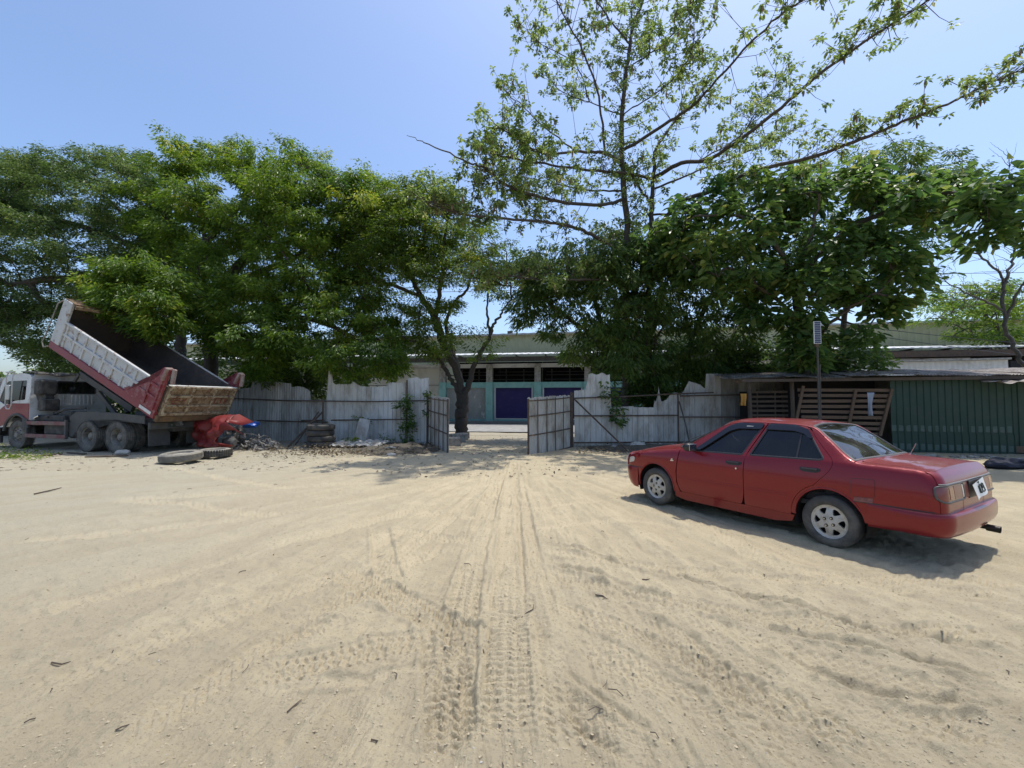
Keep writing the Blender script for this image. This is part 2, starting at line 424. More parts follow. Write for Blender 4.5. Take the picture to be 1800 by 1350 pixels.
def ground_mat():
    m = bpy.data.materials.new('dusty_ground'); m.use_nodes = True
    nt = m.node_tree; N = nt.nodes; L = nt.links; p = N['Principled BSDF']
    p.inputs['Roughness'].default_value = .95; p.inputs['Specular IOR Level'].default_value = .15
    tc = N.new('ShaderNodeTexCoord')
    def noise(sc, det=8, rough=.6, stretch=None):
        n = N.new('ShaderNodeTexNoise'); n.inputs['Scale'].default_value = sc; n.inputs['Detail'].default_value = det; n.inputs['Roughness'].default_value = rough
        if stretch:
            mp = N.new('ShaderNodeMapping'); mp.inputs[3].default_value = stretch; L.new(tc.outputs['Object'], mp.inputs[0]); L.new(mp.outputs[0], n.inputs[0])
        else: L.new(tc.outputs['Object'], n.inputs[0])
        return n.outputs[0]
    def rng(src, a, b, lo=0, hi=1):
        r = N.new('ShaderNodeMapRange'); r.inputs[1].default_value = a; r.inputs[2].default_value = b; r.inputs[3].default_value = lo; r.inputs[4].default_value = hi
        L.new(src, r.inputs[0]); return r.outputs[0]
    def mix(f, a, b, bt='MIX'):
        x = N.new('ShaderNodeMix'); x.data_type = 'RGBA'; x.blend_type = bt
        for i, v in ((0, f), (6, a), (7, b)):
            if isinstance(v, (tuple, float, int)): x.inputs[i].default_value = (*v, 1) if isinstance(v, tuple) else v
            else: L.new(v, x.inputs[i])
        return x.outputs[2]
    sand = mix(rng(noise(.35, 6), .35, .65), (.525, .442, .290), (.460, .390, .258))
    sand = mix(rng(noise(2.2, 10, .7), .38, .66), sand, (.405, .343, .228))
    # greyer crushed stone on the left of the yard
    sep = N.new('ShaderNodeSeparateXYZ'); L.new(tc.outputs['Object'], sep.inputs[0])
    ad = N.new('ShaderNodeMath'); ad.operation = 'MULTIPLY_ADD'; ad.inputs[1].default_value = 5.0
    L.new(noise(.3, 4), ad.inputs[0]); L.new(sep.outputs[0], ad.inputs[2])
    grey = rng(ad.outputs[0], 1.0, -4.5, 0, .75)
    sand = mix(grey, sand, (.335, .318, .248))
    ad2 = N.new('ShaderNodeMath'); ad2.operation = 'MULTIPLY_ADD'; ad2.inputs[1].default_value = 4.0
    L.new(noise(.5, 5), ad2.inputs[0]); L.new(sep.outputs[1], ad2.inputs[2])
    sand = mix(rng(ad2.outputs[0], 15.5, 20, 0, .8), sand, (.30, .28, .225))
    al = N.new('ShaderNodeAttribute'); al.attribute_name = 'relief_level'  # darker where streaks and terraces of the ground lie low
    sand = mix(rng(al.outputs['Fac'], .25, .80, .38, 0), sand, (.335, .279, .186))
    at = N.new('ShaderNodeAttribute'); at.attribute_name = 'track'
    sand = mix(rng(at.outputs['Fac'], 0, 1, 0, .32), sand, (.56, .475, .318))
    # crumbs and pebbles
    vo = N.new('ShaderNodeTexVoronoi'); vo.inputs['Scale'].default_value = 52; L.new(tc.outputs['Object'], vo.inputs[0])
    peb = rng(vo.outputs['Distance'], .20, .12)
    pm = N.new('ShaderNodeMath'); pm.operation = 'MULTIPLY'; L.new(peb, pm.inputs[0]); L.new(rng(noise(1.5, 4), .50, .62), pm.inputs[1])
    sand = mix(pm.outputs[0], sand, (.46, .42, .34))
    sand = mix(rng(noise(60, 3), .57, .70, 0, .55), sand, (.17, .14, .095))  # fine dark grain painted in for relief shade the high sun lacks
    sand = mix(rng(noise(170, 2), .35, .75, 0, .3), sand, (.50, .43, .31))
    L.new(sand, p.inputs['Base Color'])
    b1 = N.new('ShaderNodeBump'); b1.inputs['Strength'].default_value = .95; b1.inputs['Distance'].default_value = .025; L.new(noise(30, 10, .8), b1.inputs['Height'])
    b2 = N.new('ShaderNodeBump'); b2.inputs['Strength'].default_value = .6; b2.inputs['Distance'].default_value = .012; L.new(pm.outputs[0], b2.inputs['Height']); L.new(b1.outputs[0], b2.inputs['Normal'])
    L.new(b2.outputs[0], p.inputs['Normal'])
    return m
me = npmesh('ground', V, [q, cf], ground_mat(), True, {'track': np.append(gcomp, 0), 'relief_level': np.append(gst, .5)})
bm = bmesh.new(); bm.from_mesh(me)
if sum(f.normal.z for f in list(bm.faces)[:2000]) < 0: bmesh.ops.reverse_faces(bm, faces=bm.faces)
bm.to_mesh(me); bm.free()
tag(link(bpy.data.objects.new('ground', me)), 'dusty pale sand yard marked by tyre tracks', None, None, 'structure')
GH = gh.reshape(nr, na); AZD = np.degrees(az)
def gz(x, y):
    r = max(.4, math.hypot(x, y)); a = math.degrees(math.atan2(x, y))
    if a < -58: a += 360
    i = int(np.clip(np.searchsorted(rr, r), 1, nr - 1)); j = int(np.clip(np.searchsorted(AZD, a), 1, na - 1))
    return float(max(GH[i, j], GH[i - 1, j - 1]) * .5 + min(GH[i, j], GH[i - 1, j - 1]) * .5)
# ------------------------------------------------------------ red saloon car
def herm(xs, ys):
    xs = np.array(xs, float); ys = np.array(ys, float)
    d = np.diff(ys) / np.diff(xs); m = np.zeros(len(xs)); m[0] = d[0]; m[-1] = d[-1]
    for i in range(1, len(xs) - 1):
        m[i] = 0 if d[i - 1] * d[i] <= 0 else 2 * d[i - 1] * d[i] / (d[i - 1] + d[i])
    def f(x):
        x = np.clip(x, xs[0], xs[-1]); i = np.clip(np.searchsorted(xs, x) - 1, 0, len(xs) - 2)
        h = xs[i + 1] - xs[i]; t = (x - xs[i]) / h
        return ((1 + 2 * t) * (1 - t) ** 2 * ys[i] + t * (1 - t) ** 2 * h * m[i] + t * t * (3 - 2 * t) * ys[i + 1] + t * t * (t - 1) * h * m[i + 1])
    return f
zbelt = herm([-1.05, -.5, 0, 1.0, 1.9, 2.3, 2.7, 3.0, 3.3], [.935, .955, .958, .925, .905, .872, .812, .755, .68])
ztop = herm([-1.05, -.86, -.6, -.34, -.30, .02, .34, .46, .62, 1.0, 1.25, 1.42, 1.55, 1.9, 2.18, 2.24, 2.6, 2.95, 3.12, 3.3],
            [.955, .975, .993, 1.003, 1.02, 1.20, 1.355, 1.382, 1.392, 1.40, 1.392, 1.365, 1.315, 1.14, .975, .955, .905, .83, .76, .66])
zpil = herm([-1.05, -.30, -.22, .06, .24, .36, .55, 1.0, 1.22, 1.36, 1.50, 1.75, 1.93, 2.0, 3.3],
            [.937, .962, .985, 1.20, 1.325, 1.345, 1.355, 1.358, 1.340, 1.300, 1.215, 1.05, .935, .905, .685])
taper = herm([-1.05, -.7, -.2, .8, 2.0, 2.6, 3.0, 3.3], [.945, .975, .995, 1.0, .995, .98, .945, .88])
NX, NZ, NY = 880, 560, 340
XS = np.linspace(-1.08, 3.32, NX); ZS = np.linspace(.10, 1.50, NZ); YS = np.linspace(0, .90, NY)
SIDE = np.zeros((NX, NZ)); TOP = np.zeros((NX, NY)); ZSPLIT = np.zeros(NX); YSPLIT = np.zeros(NX)
for i, x in enumerate(XS):
    tp = float(taper(x)); zb = float(zbelt(x)); zt = float(ztop(x)); z5 = max(float(zpil(x)), zb + .004)
    low = herm([.10, .20, .35, .55, .70, .80, zb], [.772, .785, .813, .829, .832, .822, .792])
    zz = np.linspace(.10, zb, 60); yy = low(zz) * tp
    lean = lambda z: (.785 - .50 * max(0, z - zb) * (1 + .2 * (z - zb))) * tp
    y5 = lean(z5) - .012
    n2 = max(3, int((z5 - zb) / .012))
    z2 = np.linspace(zb, z5, n2 + 1)[1:]; y2 = np.array([lean(a) for a in z2]) - .012 * (z2 - zb) / (z5 - zb)
    y3 = np.linspace(y5, 0, 60)[1:]; z3 = zt - (zt - z5) * (y3 / y5) ** 2.3
    py_ = np.concatenate([yy, y2, y3]); pz_ = np.concatenate([zz, z2, z3])
    s = np.concatenate([[0], np.cumsum(np.hypot(np.diff(py_), np.diff(pz_)))])
    ns = int(s[-1] / .004); su = np.linspace(0, s[-1], ns)
    py_ = np.interp(su, s, py_); pz_ = np.interp(su, s, pz_)
    sg = 6.0; kr = np.exp(-.5 * (np.arange(-20, 21) / sg) ** 2); kr /= kr.sum()
    ey = np.concatenate([2 * py_[0] - py_[20:0:-1], py_, -py_[-2:-22:-1]]); ez = np.concatenate([2 * pz_[0] - pz_[20:0:-1], pz_, pz_[-2:-22:-1]])
    py_ = np.convolve(ey, kr, 'valid'); pz_ = np.convolve(ez, kr, 'valid')
    k0 = int(np.argmin(np.abs(su - np.interp(0, [0], [s[59 + n2]]))))
    k = k0
    SIDE[i] = np.interp(ZS, np.maximum.accumulate(pz_[:k + 1]), py_[:k + 1])
    TOP[i] = np.interp(YS, py_[k:][::-1], pz_[k:][::-1])
    ZSPLIT[i] = pz_[k]; YSPLIT[i] = py_[k]
# beyond its edge each table carries on in a straight line
for i in range(NX):
    j = np.searchsorted(ZS, ZSPLIT[i]); j = min(j, NZ - 1)
    if j > 6: SIDE[i, j:] = SIDE[i, j - 1] + (ZS[j:] - ZS[j - 1]) * -.6
    j = np.searchsorted(YS, YSPLIT[i]); j = min(j, NY - 1)
    if j > 6: TOP[i, j:] = TOP[i, j - 1] + (YS[j:] - YS[j - 1]) * -.9
def bil(T, U, Vv, u, v):
    fu = np.clip((u - U[0]) / (U[1] - U[0]), 0, len(U) - 1.001); fv = np.clip((v - Vv[0]) / (Vv[1] - Vv[0]), 0, len(Vv) - 1.001)
    iu = fu.astype(int); iv = fv.astype(int); a = fu - iu; b = fv - iv
    return T[iu, iv] * (1 - a) * (1 - b) + T[iu + 1, iv] * a * (1 - b) + T[iu, iv + 1] * (1 - a) * b + T[iu + 1, iv + 1] * a * b
XR0 = herm([.10, .45, .60, .70, .83, .90, .96, 1.1], [-.955, -.972, -.972, -.968, -.952, -.925, -.87, -.80])
XF0 = herm([.10, .45, .60, .70, .76, .85], [3.10, 3.12, 3.13, 3.11, 3.06, 2.95])
RC = .13
def fside(p, sgn=1):           # (x,z) -> point on the flank, corners rounded in plan
    x, z = p[:, 0], p[:, 1]
    y = bil(SIDE, XS, ZS, x, z)
    s = np.clip(XR0(z) + RC - x, 0, RC * .995); y = y - (RC - np.sqrt(RC ** 2 - s ** 2))
    s = np.clip(x - (XF0(z) - RC * 1.6), 0, RC * 1.59) / 1.6; y = y - (RC - np.sqrt(RC ** 2 - s ** 2))
    return np.stack([x, y * sgn, z], 1)
def ftop(p, sgn=1):            # (x,y) -> point on bonnet, roof, boot
    x, y = p[:, 0], p[:, 1]
    return np.stack([x, y, bil(TOP, XS, YS, x, np.abs(y))], 1)
def frear(p, sgn=1):           # (y,z) -> point on the tail
    y, z = p[:, 0], p[:, 1]; x0 = XR0(z)
    Wd = bil(SIDE, XS, ZS, x0 + RC, z)
    s = np.clip(np.abs(y) - (Wd - RC), 0, RC * .995)
    return np.stack([x0 + (RC - np.sqrt(RC ** 2 - s ** 2)) - .012 * (1 - (y / .7) ** 2).clip(0, 1), y, z], 1)
def ffront(p, sgn=1):
    y, z = p[:, 0], p[:, 1]; x0 = XF0(z)
    Wd = bil(SIDE, XS, ZS, x0 - RC * 1.6, z)
    s = np.clip(np.abs(y) - (Wd - RC), 0, RC * .995)
    return np.stack([x0 - 1.6 * (RC - np.sqrt(RC ** 2 - s ** 2)) + .02 * (1 - (y / .7) ** 2).clip(0, 1), y, z], 1)

def resamp(P, h):
    P = [np.array(p, float) for p in P]; out = []
    for i in range(len(P)):
        a = P[i]; b = P[(i + 1) % len(P)]; n = max(1, int(np.ceil(np.linalg.norm(b - a) / h)))
        for j in range(n): out.append(a + (b - a) * j / n)
    return np.array(out)
def rounded(P, r=.04, k=4):
    """round each corner of a polygon; a vertex may carry its own radius as third value"""
    out = []; n = len(P)
    for i in range(n):
        p = np.array(P[i][:2], float); rr_ = P[i][2] if len(P[i]) > 2 else r
        a = np.array(P[i - 1][:2], float) - p; b = np.array(P[(i + 1) % n][:2], float) - p
        la, lb = np.linalg.norm(a), np.linalg.norm(b); d = min(rr_, la * .45, lb * .45)
        if d < 1e-4: out.append(p); continue
        A = p + a / la * d; B = p + b / lb * d
        for j in range(k + 1):
            t = j / k; out.append((1 - t) ** 2 * A + 2 * t * (1 - t) * p + t * t * B)
    return out
def area(P):
    P = np.array(P); return .5 * np.sum(P[:, 0] * np.roll(P[:, 1], -1) - np.roll(P[:, 0], -1) * P[:, 1])
def shrink(P, g):
    P = np.array(P, float)
    if area(P) < 0: P = P[::-1]
    e = np.roll(P, -1, 0) - P; n = np.stack([-e[:, 1], e[:, 0]], 1) / (np.linalg.norm(e, axis=1, keepdims=True) + 1e-9)
    v = n + np.roll(n, 1, 0); v /= (np.linalg.norm(v, axis=1, keepdims=True) + 1e-9)
    return P + v * g
def inpoly(Q, P):
    x, y = Q[:, 0], Q[:, 1]; r = np.zeros(len(Q), bool); P = np.asarray(P)
    for i in range(len(P)):
        x1, y1 = P[i]; x2, y2 = P[(i + 1) % len(P)]
        if y1 == y2: continue
        c = ((y1 > y) != (y2 > y)) & (x < (x2 - x1) * (y - y1) / (y2 - y1) + x1)
        r ^= c
    return r
def fill(outer, holes=(), h=.03):
    rings = [resamp(outer, h)] + [resamp(q, h) for q in holes]
    verts = []; edges = []
    for rg in rings:
        b = len(verts); verts += [tuple(p) for p in rg]; edges += [(b + i, b + (i + 1) % len(rg)) for i in range(len(rg))]
    lo = rings[0].min(0); hi = rings[0].max(0)
    gx_, gy_ = np.meshgrid(np.arange(lo[0] + h * .5, hi[0], h), np.arange(lo[1] + h * .5, hi[1], h))
    Q = np.stack([gx_.ravel(), gy_.ravel()], 1)
    if len(Q):
        ok = inpoly(Q, rings[0])
        for q in rings[1:]: ok &= ~inpoly(Q, q)
        allr = np.vstack(rings)
        Q = Q[ok]
        if len(Q):
            d = np.min(np.linalg.norm(Q[:, None] - allr[None], axis=2), axis=1); Q = Q[d > h * .45]
        verts += [tuple(p) for p in Q]
    co, _, fa, ov, _, _ = delaunay_2d_cdt([Vector(v) for v in verts], edges, [], 0, 1e-6)
    co = np.array([tuple(v) for v in co]); fa = np.array([list(f) for f in fa if len(f) == 3])
    cen = co[fa].mean(1); ok = inpoly(cen, rings[0])
    for q in rings[1:]: ok &= ~inpoly(cen, q)
    return co, fa[ok], rings
def surf_normals(fn, P, sgn):
    e = .006
    a = fn(P, sgn); u = fn(P + [e, 0], sgn) - fn(P - [e, 0], sgn); v = fn(P + [0, e], sgn) - fn(P - [0, e], sgn)
    n = np.cross(u, v); n /= np.linalg.norm(n, axis=1, keepdims=True) + 1e-12
    return a, n
def panel(name, fn, outer, mt, parent, holes=(), out=0.0, gap=.0018, sgn=1, flange=.022, h=.03, outward=None, mode='s'):
    """a body panel cut from the car's surface; its edge is turned in, so a real gap shows between panels"""
    if gap:
        outer = shrink(outer, gap); holes = [shrink(q, -gap) for q in holes]
    co, fa, rings = fill(outer, holes, h)
    P, n = surf_normals(fn, co, sgn)
    c = P.mean(0)
    ref = {'s': np.array([0, sgn, 0.0]), 't': np.array([0, 0, 1.0]), 'r': np.array([-1.0, 0, 0]), 'f': np.array([1.0, 0, 0])}[mode]
    if (n @ ref).mean() < 0: n = -n
    P = P + n * out
    f3 = np.cross(P[fa[:, 1]] - P[fa[:, 0]], P[fa[:, 2]] - P[fa[:, 0]])
    fl = (f3 * n[fa[:, 0]]).sum(1) < 0; fa[fl] = fa[fl][:, ::-1]
    V = [P]; Nn = [n]; F4 = []; b = len(P)
    if flange:
        for rg in rings:
            Q, nn = surf_normals(fn, rg, sgn)
            if (nn @ ref).mean() < 0: nn = -nn
            k = len(rg); Q1 = Q + nn * out; Q2 = Q + nn * (out - flange)
            V += [Q1, Q2]; i = np.arange(k); j = (i + 1) % k
            F4.append(np.stack([b + i, b + k + i, b + k + j, b + j], 1)); b += 2 * k
            t = np.roll(Q, -1, 0) - Q; m_ = np.cross(t, nn); m_ /= np.linalg.norm(m_, axis=1, keepdims=True) + 1e-9
            Nn += [m_, m_]
    me = npmesh(name, np.vstack(V), [fa] + F4, mt, True, normals=np.vstack(Nn))
    return link(bpy.data.objects.new(name, me), parent)
def ribbon(name, fn, ring, w, th, mt, parent, sgn=1, out=0.0, mode='s', closed=True):
    """a seal or moulding of width w lying on the surface along a ring"""
    ring = np.array(resamp(ring, .02)) if closed else np.array(ring)
    P, n = surf_normals(fn, ring, sgn)
    ref = {'s': np.array([0, sgn, 0.0]), 't': np.array([0, 0, 1.0]), 'r': np.array([-1.0, 0, 0]), 'f': np.array([1.0, 0, 0])}[mode]
    if (n @ ref).mean() < 0: n = -n
    k = len(P); t = np.roll(P, -1, 0) - np.roll(P, 1, 0)
    if not closed: t[0] = P[1] - P[0]; t[-1] = P[-1] - P[-2]
    m_ = np.cross(t, n); m_ /= np.linalg.norm(m_, axis=1, keepdims=True) + 1e-9
    prof = [(-w / 2, -.006), (-w / 2, th * .6), (-w / 4, th), (w / 4, th), (w / 2, th * .6), (w / 2, -.006)]
    V = np.vstack([P + m_ * a + n * (b + out) for a, b in prof]); F = []
    i = np.arange(k if closed else k - 1); j = (i + 1) % k
    for q in range(len(prof) - 1): F.append(np.stack([q * k + i, q * k + j, (q + 1) * k + j, (q + 1) * k + i], 1))
    me = npmesh(name, V, F, mt, True)
    o = link(bpy.data.objects.new(name, me), parent)
    bm = bmesh.new(); bm.from_mesh(me); bmesh.ops.recalc_face_normals(bm, faces=bm.faces); bm.to_mesh(me); bm.free()
    return o

def paint_mat():
    m = bpy.data.materials.new('car_paint'); m.use_nodes = True
    nt = m.node_tree; N = nt.nodes; L = nt.links; p = N['Principled BSDF']
    tc = N.new('ShaderNodeTexCoord'); n = N.new('ShaderNodeTexNoise'); n.inputs['Scale'].default_value = 2.2; n.inputs['Detail'].default_value = 9; n.inputs['Roughness'].default_value = .65
    L.new(tc.outputs['Object'], n.inputs[0])
    gm = N.new('ShaderNodeNewGeometry'); sp = N.new('ShaderNodeSeparateXYZ'); L.new(gm.outputs['Normal'], sp.inputs[0])
    up = N.new('ShaderNodeMapRange'); up.inputs[1].default_value = .25; up.inputs[2].default_value = 1.0; up.inputs[3].default_value = 0; up.inputs[4].default_value = .32
    L.new(sp.outputs[2], up.inputs[0])
    nr_ = N.new('ShaderNodeMapRange'); nr_.inputs[1].default_value = .3; nr_.inputs[2].default_value = .7; nr_.inputs[3].default_value = .5; nr_.inputs[4].default_value = 1.25
    L.new(n.outputs[0], nr_.inputs[0])
    mu = N.new('ShaderNodeMath'); mu.operation = 'MULTIPLY'; L.new(up.outputs[0], mu.inputs[0]); L.new(nr_.outputs[0], mu.inputs[1])
    # road dust low on the flanks
    so = N.new('ShaderNodeSeparateXYZ'); L.new(tc.outputs['Object'], so.inputs[0])
    lo = N.new('ShaderNodeMapRange'); lo.inputs[1].default_value = .50; lo.inputs[2].default_value = .18; lo.inputs[3].default_value = 0; lo.inputs[4].default_value = .18
    L.new(so.outputs[2], lo.inputs[0]); m2 = N.new('ShaderNodeMath'); m2.operation = 'MULTIPLY'; L.new(lo.outputs[0], m2.inputs[0]); L.new(nr_.outputs[0], m2.inputs[1])
    ad = N.new('ShaderNodeMath'); ad.operation = 'ADD'; ad.use_clamp = True; L.new(mu.outputs[0], ad.inputs[0]); L.new(m2.outputs[0], ad.inputs[1])
    mx = N.new('ShaderNodeMix'); mx.data_type = 'RGBA'; mx.inputs[6].default_value = (.185, .003, .008, 1); mx.inputs[7].default_value = (.33, .13, .11, 1)
    L.new(ad.outputs[0], mx.inputs[0]); L.new(mx.outputs[2], p.inputs['Base Color'])
    p.inputs['Metallic'].default_value = .3; p.inputs['Specular IOR Level'].default_value = .2
    rg = N.new('ShaderNodeMapRange'); rg.inputs[3].default_value = .34; rg.inputs[4].default_value = .62; L.new(ad.outputs[0], rg.inputs[0]); L.new(rg.outputs[0], p.inputs['Roughness'])
    cw = N.new('ShaderNodeMapRange'); cw.inputs[3].default_value = .75; cw.inputs[4].default_value = .15; L.new(ad.outputs[0], cw.inputs[0]); L.new(cw.outputs[0], p.inputs['Coat Weight'])
    p.inputs['Coat Roughness'].default_value = .045; p.inputs['Coat IOR'].default_value = 1.45
    nb = N.new('ShaderNodeTexNoise'); nb.inputs['Scale'].default_value = 3.5; nb.inputs['Detail'].default_value = 2; L.new(tc.outputs['Object'], nb.inputs[0])
    b = N.new('ShaderNodeBump'); b.inputs['Strength'].default_value = .12; b.inputs['Distance'].default_value = .02; L.new(nb.outputs[0], b.inputs['Height']); L.new(b.outputs[0], p.inputs['Normal']); L.new(b.outputs[0], p.inputs['Coat Normal'])
    return m
def glass_mat(name, tint, rough=.03, ior=1.6, dust=.12):
    m = bpy.data.materials.new(name); m.use_nodes = True
    nt = m.node_tree; N = nt.nodes; L = nt.links; out = N['Material Output']; N.remove(N['Principled BSDF'])
    t = N.new('ShaderNodeBsdfTransparent'); t.inputs[0].default_value = (*tint, 1)
    g = N.new('ShaderNodeBsdfGlossy'); g.inputs[1].default_value = rough
    fr = N.new('ShaderNodeFresnel'); fr.inputs[0].default_value = ior
    mx = N.new('ShaderNodeMixShader'); L.new(fr.outputs[0], mx.inputs[0]); L.new(t.outputs[0], mx.inputs[1]); L.new(g.outputs[0], mx.inputs[2])
    d = N.new('ShaderNodeBsdfDiffuse'); d.inputs[0].default_value = (.34, .32, .28, 1)
    n = N.new('ShaderNodeTexNoise'); n.inputs['Scale'].default_value = 3; n.inputs['Detail'].default_value = 8
    tc = N.new('ShaderNodeTexCoord'); L.new(tc.outputs['Object'], n.inputs[0])
    mr = N.new('ShaderNodeMapRange'); mr.inputs[1].default_value = .3; mr.inputs[2].default_value = .75; mr.inputs[4].default_value = dust; L.new(n.outputs[0], mr.inputs[0])
    m2 = N.new('ShaderNodeMixShader'); L.new(mr.outputs[0], m2.inputs[0]); L.new(mx.outputs[0], m2.inputs[1]); L.new(d.outputs[0], m2.inputs[2]); L.new(m2.outputs[0], out.inputs[0])
    return m
M['paint'] = paint_mat()
M['cglass'] = glass_mat('car_glass', (.030, .033, .042), dust=.025)
M['cglass_rear'] = glass_mat('rear_glass', (.010, .012, .016), dust=.12, ior=2.4)
M['visor'] = mat('smoked_visor', (.010, .010, .014), .2, coat=.2)
M['alloy'] = mat('wheel_alloy', (.50, .49, .46), .5, metal=.35, var=(.38, .36, .32), scale=7, dirt=(.28, .25, .20), dscale=14, dlim=(.5, .75))
M['lamp_red'] = mat('lamp_red', (.17, .010, .008), .2, coat=.7, dirt=(.17, .05, .035), dscale=5, dlim=(.4, .8))
M['lamp_amber'] = mat('lamp_amber', (.22, .045, .012), .22, coat=.7, dirt=(.20, .09, .05), dscale=5, dlim=(.4, .8))
M['lamp_clear'] = mat('lamp_clear', (.50, .47, .43), .25, coat=.7)
M['garnish'] = mat('garnish_panel', (.17, .035, .028), .35, coat=.4, dirt=(.21, .10, .075), dscale=6, dlim=(.4, .75))
M['trim'] = mat('grey_trim', (.055, .05, .048), .5, var=(.10, .09, .08), scale=20)
M['plate'] = mat('plate_white', (.74, .75, .74), .35, metal=.1)
M['plate_ink'] = mat('plate_ink', (.02, .03, .025), .5)
M['seat'] = mat('seat_cloth', (.05, .052, .06), .9)

CX, CY, CTH = 4.226, 5.433, 2.114
_c, _s = math.cos(CTH), math.sin(CTH)
cz = np.mean([gz(CX + _c * a - _s * b, CY + _s * a + _c * b) for a in (0, 2.43) for b in (.74, -.74)])
car = empty('parked_car', (CX, CY, cz), CTH, 'dusty red four door saloon car parked on the open sand yard', 'car')
car.rotation_euler = (0, 0, CTH)
pm, bk = M['paint'], M['black']
AR = .345; AZ = .305
def arcpts(cx, a0, a1, n=26, r=AR): return [(cx + r * math.cos(R(a0 + (a1 - a0) * i / n)), AZ + r * math.sin(R(a0 + (a1 - a0) * i / n))) for i in range(n + 1)]
def zs(x): return float(np.interp(x, XS, ZSPLIT))
def toprow(x0, x1, n=60, d=0.0): return [(x0 + (x1 - x0) * i / n, zs(x0 + (x1 - x0) * i / n) + d) for i in range(n + 1)]
fwin = rounded([(1.735, .915, .03), (1.62, .985, .12), (1.30, 1.262, .10), (1.17, 1.308, .08), (.835, 1.318, .02), (1.01, .932, .02)], .03)
rwin = rounded([(.90, .938, .02), (.755, 1.318, .02), (.42, 1.318, .10), (.27, 1.268, .10), (.045, .972, .03), (.10, .962, .03)], .03)
fdoor = rounded([(1.982, .84, .0), (1.99, .78, .02), (2.02, .60, .1), (2.02, .42, .1), (1.965, .285, .05), (1.01, .285, .03), (.972, .40, .1), (.965, .90, .1), (.785, 1.343, .0)], .03) + \
        [(x, zs(x) - .004) for x in np.linspace(.80, 1.36, 14)] + [(x, zs(x) - .002) for x in np.linspace(1.40, 1.978, 18)]
rqline = [(.262, zs(.262)), (.225, 1.275), (.19, 1.225), (.08, 1.105), (-.03, .995), (-.05, .955), (-.052, .92), (-.035, .875), (.005, .815), (.055, .76)] + arcpts(0, 70, 62, 3, AR + .045)
rdoor = [(x, zs(x) - .004) for x in np.linspace(.30, .775, 12)][::-1] + rqline[1:] + \
        [(x, z) for x, z in arcpts(0, 60, 12, 14, AR + .045)] + [(.385, .33), (.40, .285), (.97, .285), (.962, .90), (.778, 1.33)]
zq = np.linspace(.56, .925, 16)
quarter = [(x, z) for x, z in arcpts(0, 62, 172, 30, AR)] + [(-.36, .352), (-.47, .352), (-.47, .55)] + [(x, .560) for x in np.linspace(-.5, -.90, 9)] + \
          [(float(XR0(z)) + .038, z) for z in zq] + [(x, zs(x)) for x in np.linspace(-.84, .25, 46)] + rqline + [(x, z) for x, z in arcpts(0, 70, 62, 3, AR + .045)][:0]
